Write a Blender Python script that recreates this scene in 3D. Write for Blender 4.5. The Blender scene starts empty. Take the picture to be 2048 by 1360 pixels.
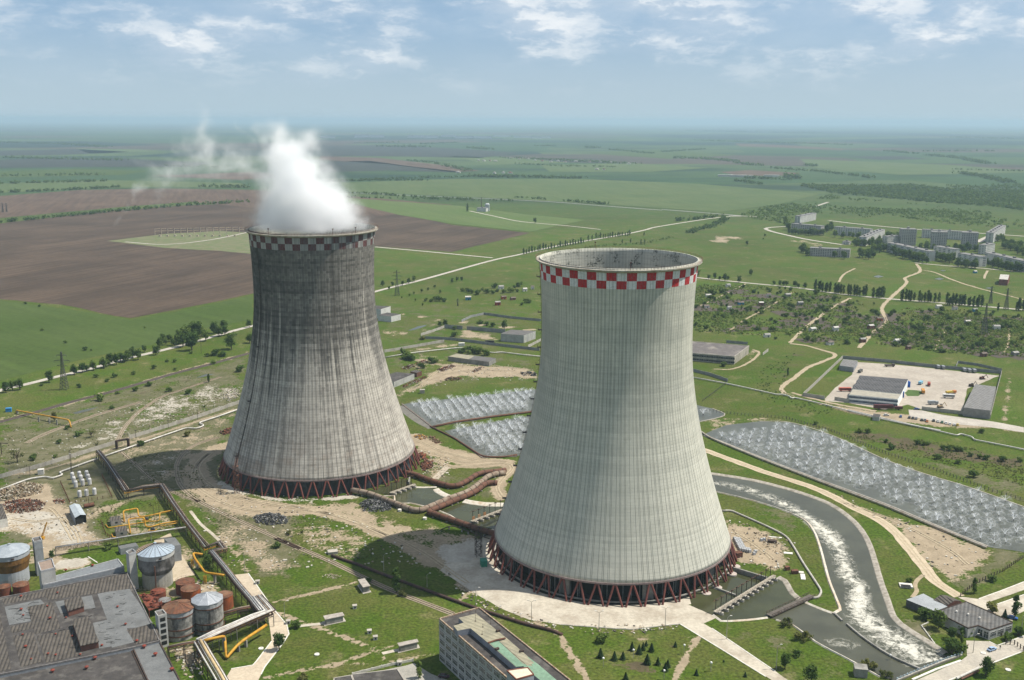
import bpy, bmesh, math, random
import numpy as np
from mathutils import Vector, Matrix, noise as mnoise

# ------------------------------------------------------------------ basics
F = 2040.0; CAMH = 220.0; PITCH = math.atan(440 / F); ROLL = math.radians(0.2)
CP, SP = math.cos(PITCH), math.sin(PITCH); CR, SR = math.cos(ROLL), math.sin(ROLL)
scn = bpy.context.scene
COL = scn.collection
rnd = random.Random(7)

def G(px, py, z=0.0):
    """ground point (at height z) seen at a photograph position"""
    x, y = px - 1024, py - 680
    x, y = x * CR + y * SR, -x * SR + y * CR
    a, b = x / F, -y / F
    dy, dz = CP + b * SP, -SP + b * CP
    t = (z - CAMH) / dz
    return Vector((a * t, dy * t, z))

def view(x0, y0, s):
    return lambda X, Y, z=0.0: G(x0 + X / s, y0 + Y / s, z)
vq = view(0, 0, 1); va = view(0, 860, 2.72); vb = view(400, 800, 2.429); vc = view(900, 960, 3.151)
vd = view(1400, 800, 2.429); ve = view(1380, 400, 2.9566); vg = view(740, 560, 3.7778); vk = view(0, 560, 3.4)
vm = view(1780, 1150, 6.478); vn = view(860, 1200, 6.827); vo = view(0, 1040, 6.8); vr = view(240, 1060, 4.534)
vs = view(200, 960, 7.314); vt = view(680, 900, 5.689); vu = view(1040, 460, 5.12); vv = view(1324, 240, 2.829)
vw = view(600, 240, 2.829); vx = view(0, 230, 2.0)

def height(v, X, Yb, Yt):
    """height of an upright edge from its foot and top"""
    p = v(X, Yb)
    lo, hi = 0.0, 200.0
    for _ in range(40):
        m = (lo + hi) / 2
        if v(X, Yt, m).y > p.y: lo = m
        else: hi = m
    return lo

def ordn(i):
    suf = 'th' if 10 <= i % 100 <= 20 else {1: 'st', 2: 'nd', 3: 'rd'}.get(i % 10, 'th')
    return f'{i}{suf}'

# ------------------------------------------------------------------ objects
ORG = {}
def tag(o, label=None, cat=None, group=None, kind=None):
    if label: o['label'] = label
    if cat: o['category'] = cat
    if group: o['group'] = group
    if kind: o['kind'] = kind
    return o

def thing(name, label, cat, loc, group=None):
    o = bpy.data.objects.new(name, None); COL.objects.link(o)
    o.empty_display_size = 0.5
    o.location = loc; ORG[o.name] = Vector(loc)
    return tag(o, label, cat, group)

class MB:
    def __init__(s): s.v = []; s.f = []; s.m = []; s.cm = 0
    def add(s, pts, faces):
        b = len(s.v); s.v += [tuple(p) for p in pts]
        s.f += [tuple(b + i for i in f) for f in faces]; s.m += [s.cm] * len(faces)
        return s
    def poly(s, pts): return s.add(pts, [tuple(range(len(pts)))])
    def prism(s, pts, z0, z1, bottom=False):
        n = len(pts)
        ar = sum(pts[i][0] * pts[(i + 1) % n][1] - pts[(i + 1) % n][0] * pts[i][1] for i in range(n))
        if ar < 0: pts = list(pts)[::-1]
        P = [(p[0], p[1], z0) for p in pts] + [(p[0], p[1], z1) for p in pts]
        fs = [tuple(range(n, 2 * n))] + [(i, (i + 1) % n, n + (i + 1) % n, n + i) for i in range(n)]
        if bottom: fs.append(tuple(range(n))[::-1])
        return s.add(P, fs)
    def box(s, o, u, v, lu, lv, z0, z1):
        """oriented box from a corner o along unit vectors u, v"""
        o = Vector((o[0], o[1])); u = Vector((u[0], u[1])); v = Vector((v[0], v[1]))
        return s.prism([o, o + u * lu, o + u * lu + v * lv, o + v * lv], z0, z1, True)
    def boxc(s, c, sx, sy, sz, rot=0.0):
        """box standing on c (bottom centre)"""
        u = Vector((math.cos(rot), math.sin(rot))); v = Vector((-u.y, u.x))
        o = Vector((c[0], c[1])) - u * sx / 2 - v * sy / 2
        return s.box(o, u, v, sx, sy, c[2], c[2] + sz)
    def tube(s, p, q, r, n=6, r2=None, caps=True):
        p = Vector(p); q = Vector(q); d = (q - p)
        if d.length < 1e-6: return s
        d.normalize(); a = d.orthogonal().normalized(); b = d.cross(a); r2 = r if r2 is None else r2
        P = []
        for c, rr in ((p, r), (q, r2)):
            P += [c + (a * math.cos(2 * math.pi * i / n) + b * math.sin(2 * math.pi * i / n)) * rr for i in range(n)]
        fs = [(i, (i + 1) % n, n + (i + 1) % n, n + i) for i in range(n)]
        if caps: fs += [tuple(range(n))[::-1], tuple(range(n, 2 * n))]
        return s.add(P, fs)
    def path(s, pts, r, n=8):
        """swept pipe with mitred bends"""
        pts = [Vector(p) for p in pts]; m = len(pts); P = []
        for i, p in enumerate(pts):
            d0 = (p - pts[i - 1]).normalized() if i else None
            d1 = (pts[i + 1] - p).normalized() if i < m - 1 else None
            t = (d0 + d1).normalized() if d0 and d1 else (d0 or d1)
            up = Vector((0, 0, 1))
            if abs(t.z) > .95: up = (d0 if d0 and abs(d0.z) < .95 else (d1 if d1 and abs(d1.z) < .95 else Vector((1, 0, 0)))); up = up if abs(up.dot(t)) < .95 else Vector((1, 0, 0))
            a = t.cross(up).normalized(); b = a.cross(t)
            k = 1.0
            if d0 and d1: k = 1 / max(.5, math.cos(d0.angle(d1) / 2))
            P += [p + (a * math.cos(2 * math.pi * j / n) * k + b * math.sin(2 * math.pi * j / n)) * r for j in range(n)]
        fs = [(i * n + j, i * n + (j + 1) % n, (i + 1) * n + (j + 1) % n, (i + 1) * n + j) for i in range(m - 1) for j in range(n)]
        fs += [tuple(range(n))[::-1], tuple(range((m - 1) * n, m * n))]
        return s.add(P, fs)
    def lathe(s, c, prof, n=32, close=False, a0=0.0, a1=None):
        full = a1 is None; a1 = a0 + 2 * math.pi if full else a1
        k = n if full else n + 1; P = []
        for r, z in prof:
            P += [(c[0] + r * math.cos(a0 + (a1 - a0) * i / n), c[1] + r * math.sin(a0 + (a1 - a0) * i / n), c[2] + z) for i in range(k)]
        m = len(prof); fs = []
        for j in range(m - 1):
            for i in range(n):
                i2 = (i + 1) % k
                fs.append((j * k + i, j * k + i2, (j + 1) * k + i2, (j + 1) * k + i))
        if close:
            for i in range(n):
                i2 = (i + 1) % k; fs.append(((m - 1) * k + i, (m - 1) * k + i2, i2, i))
        elif full:
            if prof[-1][0] > .01: fs.append(tuple((m - 1) * k + i for i in range(n)))
        return s.add(P, fs)
    def build(s, name, mat, parent=None, loc=None, smooth=False):
        org = ORG.get(parent.name, Vector()) if parent else Vector(loc if loc is not None else (0, 0, 0))
        me = bpy.data.meshes.new(name)
        me.from_pydata([(x - org.x, y - org.y, z - org.z) for x, y, z in s.v], [], s.f)
        mats = mat if isinstance(mat, (list, tuple)) else [mat]
        for m in mats: me.materials.append(m)
        if len(mats) > 1: me.polygons.foreach_set('material_index', s.m)
        if smooth: me.polygons.foreach_set('use_smooth', [True] * len(me.polygons))
        me.update()
        o = bpy.data.objects.new(name, me); COL.objects.link(o)
        if parent: o.parent = parent
        else: o.location = org
        ORG[o.name] = org
        return o

def children_of(o): return [c for c in bpy.data.objects if c.parent == o]
KIDS = {}
def dup(root, loc, rz=0.0, sc=1.0, label=None, group=None):
    """copy of a thing with copies of its parts and sub-parts (mesh data shared)"""
    if root.name not in KIDS: KIDS[root.name] = [(c, children_of(c)) for c in children_of(root)]
    r = root.copy(); COL.objects.link(r); r.location = loc; r.rotation_euler = (0, 0, rz); r.scale = (sc, sc, sc) if not isinstance(sc, tuple) else sc
    if label: r['label'] = label
    if group: r['group'] = group
    for c, sub in KIDS[root.name]:
        k = c.copy(); COL.objects.link(k); k.parent = r
        for g in sub:
            h = g.copy(); COL.objects.link(h); h.parent = k
    return r
class Proto:
    """first use moves the original itself, later uses copy it"""
    def __init__(s, root): s.root = root; s.used = False
    def put(s, loc, rz=0.0, sc=1.0, label=None, group=None):
        if s.used: return dup(s.root, loc, rz, sc, label, group)
        s.used = True; r = s.root; KIDS[r.name] = [(c, children_of(c)) for c in children_of(r)]
        r.location = loc; r.rotation_euler = (0, 0, rz); r.scale = (sc, sc, sc) if not isinstance(sc, tuple) else sc
        if label: r['label'] = label
        if group: r['group'] = group
        return r

def curve(pts, step=4.0):
    """Catmull-Rom through ground points"""
    pts = [Vector((p[0], p[1], p[2] if len(p) > 2 else 0)) for p in pts]
    if len(pts) < 3:
        n = max(1, int((pts[1] - pts[0]).length / step)); return [pts[0].lerp(pts[1], i / n) for i in range(n + 1)]
    q = [pts[0] * 2 - pts[1]] + pts + [pts[-1] * 2 - pts[-2]]; out = []
    for i in range(1, len(q) - 2):
        n = max(1, int((q[i + 1] - q[i]).length / step))
        for j in range(n):
            t = j / n; a, b, c, d = q[i - 1], q[i], q[i + 1], q[i + 2]
            out.append(.5 * ((2 * b) + (c - a) * t + (2 * a - 5 * b + 4 * c - d) * t * t + (3 * b - a - 3 * c + d) * t ** 3))
    return out + [pts[-1]]

def normals2(pts):
    out = []
    for i in range(len(pts)):
        d = pts[min(i + 1, len(pts) - 1)] - pts[max(i - 1, 0)]
        d = Vector((d.x, d.y)); d = d.normalized() if d.length > 1e-6 else Vector((1, 0)); out.append(Vector((-d.y, d.x, 0)))
    return out

def strip(name, pts, w, mat, z=.06, jit=0.0, step=4.0, smooth=True, kind='structure'):
    c = curve(pts, step) if smooth else [Vector((p[0], p[1], 0)) for p in pts]
    nn = normals2(c); m = MB(); P = []
    for i, (p, n) in enumerate(zip(c, nn)):
        ww = w[0] + (w[1] - w[0]) * i / max(1, len(c) - 1) if isinstance(w, tuple) else w
        a = ww / 2 * (1 + jit * rnd.uniform(-1, 1)); b = ww / 2 * (1 + jit * rnd.uniform(-1, 1))
        for q in (p + n * a, p - n * b): P.append((q.x, q.y, z))
    m.add(P, [(2 * i + 1, 2 * i + 3, 2 * i + 2, 2 * i) for i in range(len(c) - 1)])
    o = m.build(name, mat)
    if kind: o['kind'] = kind
    return o

def sheet(name, pts, mat, z=.05, jit=0.0, step=6.0, kind='structure'):
    P = []
    n = len(pts)
    for i in range(n):
        a, b = Vector(pts[i][:2]), Vector(pts[(i + 1) % n][:2]); k = max(1, int((b - a).length / step)) if jit else 1
        for j in range(k):
            p = a.lerp(b, j / k); P.append((p.x + rnd.uniform(-jit, jit), p.y + rnd.uniform(-jit, jit), z))
    ar = sum(P[i][0] * P[(i + 1) % len(P)][1] - P[(i + 1) % len(P)][0] * P[i][1] for i in range(len(P)))
    if ar < 0: P = P[::-1]
    m = MB(); m.poly(P); o = m.build(name, mat)
    if kind: o['kind'] = kind
    return o

def rect(A, B, C):
    """corner A, side to B; C gives the other side's length -> o,u,v,lu,lv"""
    A = Vector(A[:2]); B = Vector(B[:2]); C = Vector(C[:2])
    u = (B - A); lu = u.length; u = u / lu; v = Vector((-u.y, u.x)); lv = (C - A).dot(v)
    if lv < 0: v = -v; lv = -lv
    return A, u, v, lu, lv

# ------------------------------------------------------------------ materials
def newmat(name):
    m = bpy.data.materials.new(name); m.use_nodes = True; nt = m.node_tree; nt.nodes.clear()
    return m, nt
class NT:
    """small helper to write shader graphs as expressions"""
    def __init__(s, nt): s.nt = nt
    def n(s, t, **k):
        n = s.nt.nodes.new(t)
        for a, b in k.items(): setattr(n, a, b)
        return n
    def put(s, sock, val):
        if hasattr(val, 'is_output'): s.nt.links.new(val, sock)
        elif val is not None:
            if isinstance(val, (tuple, list)) and len(val) == 3 and sock.type == 'RGBA': val = (*val, 1)
            sock.default_value = val
    def m(s, op, a, b=None, c=None, clamp=False):
        n = s.n('ShaderNodeMath', operation=op, use_clamp=clamp); s.put(n.inputs[0], a)
        if b is not None: s.put(n.inputs[1], b)
        if c is not None: s.put(n.inputs[2], c)
        return n.outputs[0]
    def vm(s, op, a, b=None, out=0):
        n = s.n('ShaderNodeVectorMath', operation=op); s.put(n.inputs[0], a)
        if b is not None:
            if op == 'SCALE': s.put(n.inputs['Scale'], b)
            else: s.put(n.inputs[1], b)
        return n.outputs[out]
    def ss(s, x, a, b, lo=0.0, hi=1.0):
        n = s.n('ShaderNodeMapRange', interpolation_type='SMOOTHSTEP'); s.put(n.inputs[0], x)
        for i, q in enumerate((a, b, lo, hi)): s.put(n.inputs[i + 1], q)
        return n.outputs[0]
    def lin(s, x, a, b, lo=0.0, hi=1.0):
        n = s.n('ShaderNodeMapRange'); s.put(n.inputs[0], x)
        for i, q in enumerate((a, b, lo, hi)): s.put(n.inputs[i + 1], q)
        return n.outputs[0]
    def mix(s, f, a, b, bt='MIX'):
        n = s.n('ShaderNodeMix', data_type='RGBA', blend_type=bt); s.put(n.inputs[0], f); s.put(n.inputs[6], a); s.put(n.inputs[7], b)
        return n.outputs[2]
    def noise(s, vec, scale, det=3.0, rough=.55, out=0, dist=0.0, dim='3D'):
        n = s.n('ShaderNodeTexNoise', noise_dimensions=dim); s.put(n.inputs['Vector'], vec); s.put(n.inputs['Scale'], scale)
        s.put(n.inputs['Detail'], det); s.put(n.inputs['Roughness'], rough); s.put(n.inputs['Distortion'], dist)
        return n.outputs[out]
    def vor(s, vec, scale, out='Color', feat='F1', rnd_=1.0):
        n = s.n('ShaderNodeTexVoronoi', feature=feat); s.put(n.inputs['Vector'], vec); s.put(n.inputs['Scale'], scale); s.put(n.inputs['Randomness'], rnd_)
        return n.outputs[out]
    def sep(s, v):
        n = s.n('ShaderNodeSeparateXYZ'); s.put(n.inputs[0], v); return n.outputs
    def comb(s, x, y, z):
        n = s.n('ShaderNodeCombineXYZ')
        for i, q in enumerate((x, y, z)): s.put(n.inputs[i], q)
        return n.outputs[0]
    def pos(s): return s.n('ShaderNodeNewGeometry').outputs['Position']
    def obj(s): return s.n('ShaderNodeTexCoord').outputs['Object']
    def attr(s, name): return s.n('ShaderNodeAttribute', attribute_name=name).outputs['Fac']
    def bump(s, h, dist=.1, st=1.0):
        n = s.n('ShaderNodeBump'); s.put(n.inputs['Height'], h); n.inputs['Distance'].default_value = dist; n.inputs['Strength'].default_value = st
        return n.outputs[0]
    def bsdf(s, col, rough=.8, metal=0.0, normal=None, spec=.3):
        b = s.n('ShaderNodeBsdfPrincipled'); s.put(b.inputs['Base Color'], col); s.put(b.inputs['Roughness'], rough); s.put(b.inputs['Metallic'], metal)
        s.put(b.inputs['Specular IOR Level'], spec)
        if normal is not None: s.put(b.inputs['Normal'], normal)
        return b
    def out(s, surf=None, vol=None):
        o = s.n('ShaderNodeOutputMaterial')
        if surf is not None: s.nt.links.new(surf, o.inputs['Surface'])
        if vol is not None: s.nt.links.new(vol, o.inputs['Volume'])

MATS = {}
def M(name, col, col2=None, sc=.35, rough=.85, metal=0.0, var=.18, stain=0.0, stcol=(.05, .045, .04), stsc=.15, spec=.25, rib=None):
    """weathered plain surface: colour mottling at two sizes, optional stains and ribs (corrugation)"""
    if name in MATS: return MATS[name]
    m, nt = newmat(name); t = NT(nt); p = t.pos()
    n1 = t.noise(p, sc, 4); n2 = t.noise(p, sc * 7, 3)
    c2 = col2 or tuple(x * (1 - 2 * var) for x in col)
    c = t.mix(t.ss(n1, .35, .68), col, c2)
    c = t.mix(1.0, c, t.comb(*[t.lin(n2, .25, .75, 1 - var, 1 + var)] * 3), 'MULTIPLY')
    if stain:
        s = t.noise(t.vm('MULTIPLY', p, (1, 1, .35)), stsc, 5, .65)
        c = t.mix(t.m('MULTIPLY', t.ss(s, .48, .66), stain), c, stcol)
    nrm = None
    if rib:
        o = t.sep(t.obj()); ang, pitch_, amp = rib
        q = t.m('ADD', t.m('MULTIPLY', o[0], math.cos(ang)), t.m('MULTIPLY', o[1], math.sin(ang)))
        w = t.m('SINE', t.m('MULTIPLY', q, 2 * math.pi / pitch_))
        nrm = t.bump(w, amp)
        c = t.mix(t.ss(w, .1, .9, 0, .35), c, tuple(x * .45 for x in col))
    b = t.bsdf(c, rough, metal, nrm, spec); t.out(b.outputs[0]); MATS[name] = m
    return m
# ------------------------------------------------------------------ camera, sun, sky, haze
SUN_EL = math.radians(58.5); SUN_AZ = math.atan2(93, 14)
SUN = Vector((math.sin(SUN_AZ) * math.cos(SUN_EL), math.cos(SUN_AZ) * math.cos(SUN_EL), math.sin(SUN_EL)))
cam = bpy.data.objects.new('camera', bpy.data.cameras.new('camera')); COL.objects.link(cam); scn.camera = cam
cam.data.sensor_width = 36; cam.data.lens = F / 2048 * 36; cam.data.clip_start = 1; cam.data.clip_end = 200000
cam.matrix_world = Matrix.Translation((0, 0, CAMH)) @ Matrix.Rotation(math.pi / 2 - PITCH, 4, 'X') @ Matrix.Rotation(ROLL, 4, 'Z')
sl = bpy.data.objects.new('sun', bpy.data.lights.new('sun', 'SUN')); COL.objects.link(sl)
sl.data.energy = 4.7; sl.data.angle = math.radians(.5); sl.data.color = (1.0, .94, .84)
sl.rotation_euler = (-SUN).to_track_quat('-Z', 'Y').to_euler(); sl.location = (0, 0, 400)

def make_world():
    w = bpy.data.worlds.new('World'); scn.world = w; w.use_nodes = True; nt = w.node_tree; nt.nodes.clear(); t = NT(nt)
    sky = t.n('ShaderNodeTexSky', sky_type='NISHITA'); sky.sun_disc = False; sky.sun_elevation = SUN_EL; sky.sun_rotation = SUN_AZ
    sky.altitude = 300; sky.air_density = 1.0; sky.dust_density = 1.0; sky.ozone_density = 1.2
    d = t.n('ShaderNodeTexCoord').outputs['Generated']; s = t.sep(d)
    az = t.m('ARCTAN2', s[0], s[1]); el = s[2]
    # cumulus in flat-bottomed banks; narrower towards the horizon
    stretch = t.m('MULTIPLY', el, 3.2)
    q = t.comb(t.m('MULTIPLY', az, 1.25), stretch, 3.7)
    wob = t.vm('SCALE', t.noise(q, 26, 3, .6, out=1), .035)
    q2 = t.vm('ADD', q, wob)
    big = t.noise(q2, 3.6, 3, .55); n = t.noise(q2, 10, 7, .6)
    off = t.vm('ADD', q2, (.020, .022, 0)); nb = t.noise(off, 10, 5, .6)
    v = t.m('ADD', t.m('MULTIPLY', n, .62), t.m('MULTIPLY', big, .52))
    thr = t.lin(el, .03, .125,   .555, .49)
    dens = t.ss(t.m('SUBTRACT', v, thr), -.03, .23)
    dens = t.m('MULTIPLY', dens, t.ss(el, .015, .07, .0, 1))
    veil = t.m('MULTIPLY', t.ss(t.noise(q, 6, 4, .6), .38, .7), t.ss(el, .01, .1, 0, .32))
    lit = t.ss(t.m('SUBTRACT', n, nb), -.05, .10)
    cc = t.mix(lit, (5.6, 6.5, 7.5), (9.2, 9.4, 9.5))
    c = t.mix(t.ss(el, -.02, .22, .95, 0), sky.outputs[0], t.mix(t.ss(el, 0, .12), (4.45, 5.8, 6.75), (2.25, 4.05, 6.9)))
    c = t.mix(veil, c, (5.6, 6.7, 7.7))
    c = t.mix(t.m('MULTIPLY', dens, .82), c, cc)
    bg = t.n('ShaderNodeBackground'); t.put(bg.inputs[0], c); bg.inputs[1].default_value = .076
    o = t.n('ShaderNodeOutputWorld'); nt.links.new(bg.outputs[0], o.inputs[0])
make_world()

def make_haze():
    m, nt = newmat('haze_air'); t = NT(nt)
    v = t.n('ShaderNodeVolumePrincipled'); v.inputs['Color'].default_value = (.50, .68, .82, 1); v.inputs['Density'].default_value = 6.0e-5
    v.inputs['Anisotropy'].default_value = 0.1
    t.out(vol=v.outputs[0])
    b = MB(); b.prism([(-75000, -9000), (75000, -9000), (75000, 78000), (-75000, 78000)], -4.0, 262.0, True)
    o = b.build('haze', m); tag(o, 'pale blue haze lying over the whole plain', 'haze', kind='stuff')
make_haze()
scn.view_settings.view_transform = 'Standard'; scn.view_settings.look = 'None'; scn.view_settings.gamma = 1; scn.view_settings.exposure = 0.5
scn.view_settings.use_curve_mapping = False
cy = scn.cycles
cy.use_denoising = True; cy.max_bounces = 8; cy.diffuse_bounces = 2; cy.glossy_bounces = 2; cy.transparent_max_bounces = 32; cy.volume_bounces = 14
cy.transmission_bounces = 2; cy.volume_step_rate = 1.0; cy.volume_max_steps = 256
try: cy.denoiser = 'OPENIMAGEDENOISE'; cy.denoising_input_passes = 'RGB_ALBEDO_NORMAL'; cy.denoising_prefilter = 'ACCURATE'
except Exception: pass
# ------------------------------------------------------------------ cooling towers
RB, RF, RW, RT = 61.0, 64.4, 37.4, 39.0; ZB, ZW, ZT = 9.9, 118.0, 154.0
def rad(z):
    if z < ZW: b = (ZW - ZB) / math.sqrt((RB / RW) ** 2 - 1)
    else: b = (ZT - ZW) / math.sqrt((RT / RW) ** 2 - 1)
    return RW * math.sqrt(1 + ((z - ZW) / b) ** 2)

def shell_mat(name, old, inner=False):
    m, nt = newmat(name); t = NT(nt); o = t.sep(t.obj()); x, y, z = o[0], o[1], o[2]
    th = t.m('ARCTAN2', y, x); u = t.m('DIVIDE', th, 2 * math.pi)
    nv = 132 if old else 140
    cu = t.m('MULTIPLY', u, nv); cid = t.m('FLOOR', cu); fu = t.m('SUBTRACT', cu, cid)
    wn = t.n('ShaderNodeTexWhiteNoise', noise_dimensions='1D'); t.put(wn.inputs['W'], cid); rv = wn.outputs[0]
    hz = t.m('MULTIPLY', z, 1 / 1.5); fz = t.m('FRACT', hz); rid = t.m('FLOOR', hz)
    wn2 = t.n('ShaderNodeTexWhiteNoise', noise_dimensions='2D'); t.put(wn2.inputs['Vector'], t.comb(cid, rid, 0)); rp = wn2.outputs[0]
    wn3 = t.n('ShaderNodeTexWhiteNoise', noise_dimensions='1D'); t.put(wn3.inputs['W'], rid); rr = wn3.outputs[0]
    lw = .13 if old else .09
    vl = t.m('SUBTRACT', 1.0, t.ss(t.m('ABSOLUTE', t.m('SUBTRACT', fu, .5)), 0, lw))        # 1 on a seam
    fu2 = t.m('FRACT', t.m('ADD', t.m('MULTIPLY', cu, 1.0), .27)); vl2 = t.m('MULTIPLY', t.m('SUBTRACT', 1.0, t.ss(t.m('ABSOLUTE', t.m('SUBTRACT', fu2, .5)), 0, .07)), t.ss(rv, .45, .5))
    vl = t.m('MAXIMUM', vl, vl2)
    hl = t.m('SUBTRACT', 1.0, t.ss(t.m('ABSOLUTE', t.m('SUBTRACT', fz, .5)), 0, .10))
    cyl = t.comb(t.m('MULTIPLY', t.m('COSINE', th), 40), t.m('MULTIPLY', t.m('SINE', th), 40), z)
    n_big = t.noise(cyl, .035, 5, .6); n_med = t.noise(cyl, .16, 5, .62); n_fine = t.noise(cyl, 1.1, 3, .6)
    streakv = t.vm('MULTIPLY', cyl, (1, 1, .026)); st = t.noise(streakv, .42, 5, .65); st2 = t.noise(streakv, .13, 4, .6)
    if old: base, base2 = (.47, .44, .385), (.365, .34, .30)
    else: base, base2 = (.52, .51, .437), (.47, .464, .397)
    c = t.mix(t.ss(n_med, .35, .68), base, base2)
    c = t.mix(1.0, c, t.comb(*[t.lin(rp, 0, 1, .88 if old else .96, 1.1 if old else 1.03)] * 3), 'MULTIPLY')
    c = t.mix(1.0, c, t.comb(*[t.lin(rr, 0, 1, .86 if old else .92, 1.06)] * 3), 'MULTIPLY')
    c = t.mix(t.ss(st, .48, .72, 0, .62 if old else .12), c, (.16, .15, .135) if old else (.25, .26, .235))
    if not old:
        band = t.m('MULTIPLY', t.ss(t.m('ADD', n_big, t.m('MULTIPLY', st2, .4)), .62, .82), t.ss(z, 60, 112, .12, .5))
        c = t.mix(band, c, (.30, .31, .275))
    if old:
        # soot from the plume: black down to the waist, breaking up into streaks
        e = t.m('ADD', t.m('MULTIPLY', t.m('SUBTRACT', st2, .5), 58), t.m('MULTIPLY', t.m('SUBTRACT', st, .5), 170))
        e = t.m('ADD', e, t.m('MULTIPLY', t.m('SUBTRACT', n_big, .5), 40))
        soot = t.ss(t.m('ADD', z, e), 60, 96)
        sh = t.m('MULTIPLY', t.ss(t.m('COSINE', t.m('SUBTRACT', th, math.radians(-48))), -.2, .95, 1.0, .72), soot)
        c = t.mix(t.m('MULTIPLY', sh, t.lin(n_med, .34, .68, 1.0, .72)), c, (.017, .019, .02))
        c = t.mix(soot, c, t.mix(1.0, c, t.comb(*[t.m('MULTIPLY', t.lin(rp, 0, 1, .82, 1.22), t.lin(rr, 0, 1, .8, 1.2))] * 3), 'MULTIPLY'))
        # white lime runs inside the soot
        c = t.mix(t.m('MULTIPLY', t.ss(t.noise(streakv, 1.1, 3, .6), .60, .72), t.m('MULTIPLY', soot, t.ss(th, math.radians(-120), math.radians(-40), .10, .55))), c, (.36, .36, .33))
        # long stains on the lower shell
        for a, w_, s_ in ((-138, .022, .95), (-128, .02, .5), (-62, .05, .5), (-104, .018, .55), (-142, .03, .4)):
            d = t.m('ABSOLUTE', t.m('SUBTRACT', th, math.radians(a)))
            k = t.m('MULTIPLY', t.ss(d, w_, w_ * .3), t.m('MULTIPLY', t.ss(t.noise(cyl, .3, 4), .3, .55), s_))
            c = t.mix(k, c, (.07, .063, .055))
        c = t.mix(t.m('MULTIPLY', t.ss(n_med, .5, .7), t.ss(z, 42, 14, 0, .4)), c, (.30, .22, .16))
    seam = t.m('MAXIMUM', t.m('MULTIPLY', vl, .78 if old else .62), t.m('MULTIPLY', hl, .52 if old else .16))
    c = t.mix(t.m('MULTIPLY', seam, t.lin(n_fine, .3, .7, .55, 1.0)), c, (.085, .10, .088) if not old else (.075, .068, .06))
    if inner:
        spots = t.m('MULTIPLY', t.ss(n_med, .47, .62), t.m('MULTIPLY', t.ss(n_fine, .4, .6), t.ss(t.m('COSINE', t.m('SUBTRACT', th, math.radians(70))), -.2, .6, .25, 1)))
        c = t.mix(spots, c, (.05, .055, .05))
        b = t.bsdf(c, .9, 0, t.bump(t.m('ADD', vl, hl), .2, .6), .1); t.out(b.outputs[0]); return m
    # checkered warning band below the rim
    zt, zm, zb = 152.0, 148.2, 144.4
    kf = t.m('MULTIPLY', t.m("ADD", u, 1.0), 52.0); ki = t.m('FLOOR', kf); row = t.m('LESS_THAN', z, zm)
    par = t.m('MODULO', t.m('ADD', ki, row), 2.0); red = t.m('GREATER_THAN', par, .5)
    inb = t.m('MULTIPLY', t.m('GREATER_THAN', z, zb), t.m('LESS_THAN', z, zt))
    rc, wc = ((.10, .022, .022), (.36, .36, .34)) if old else ((.42, .018, .022), (.66, .67, .67))
    pc = t.mix(red, wc, rc)
    pc = t.mix(t.m('MULTIPLY', vl, .4), pc, (.09, .09, .09)); pc = t.mix(t.ss(n_fine, .4, .75, 0, .35), pc, (.22, .20, .19))
    if old:
        pc = t.mix(t.m('MULTIPLY', t.ss(st, .42, .62), t.ss(th, math.radians(-120), math.radians(-30), .25, .9)), pc, (.11, .11, .112))
    c = t.mix(inb, c, pc)
    hgt = t.m('ADD', t.m('MULTIPLY', vl, 1.0), t.m('MULTIPLY', hl, .25))
    b = t.bsdf(c, .85, 0, t.bump(hgt, .22, .8), .2); t.out(b.outputs[0])
    return m

RED_STEEL = M('column_red', (.150, .046, .036), (.105, .036, .03), sc=.8, rough=.7, stain=.35, stcol=(.1, .05, .04))
RUST = M('rust', (.155, .068, .04), (.085, .04, .028), sc=.7, rough=.85, stain=.5, stcol=(.05, .03, .022))
DARK_STEEL = M('dark_steel', (.045, .036, .032), (.075, .045, .032), sc=.6, rough=.75)
CONC = M('concrete', (.40, .37, .32), (.31, .285, .245), sc=.25, stain=.3, stcol=(.18, .165, .14))
CONC_D = M('concrete_weathered', (.27, .26, .235), (.19, .185, .165), sc=.3, stain=.5, stcol=(.1, .095, .085))
BLACK_SHEET = M('black_sheeting', (.022, .025, .03), (.012, .013, .016), sc=.4, rough=.55, rib=(0.0, 2.4, .05))
DARK_IN = M('dark_interior', (.02, .021, .02), (.012, .012, .012), sc=.3)
GREY_ASB = M('asbestos_grey', (.24, .25, .245), (.16, .165, .16), sc=.5)

def lattice(m, p, q, w0, w1, n, r, rot=0.0, horiz=True):
    """square lattice mast from p up to q"""
    p = Vector(p); q = Vector(q)
    cs = [(math.cos(rot + math.pi / 4 + k * math.pi / 2), math.sin(rot + math.pi / 4 + k * math.pi / 2)) for k in range(4)]
    def corner(k, t): c = p.lerp(q, t); w = (w0 + (w1 - w0) * t) * .7071; return Vector((c.x + cs[k % 4][0] * w, c.y + cs[k % 4][1] * w, c.z))
    for k in range(4):
        m.tube(corner(k, 0), corner(k, 1), r, 4)
        for i in range(n):
            a, b = i / n, (i + 1) / n
            m.tube(corner(k, a), corner(k + 1, b), r * .6, 3, caps=False); m.tube(corner(k + 1, a), corner(k, b), r * .6, 3, caps=False)
            if horiz: m.tube(corner(k, b), corner(k + 1, b), r * .7, 3, caps=False)

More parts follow.
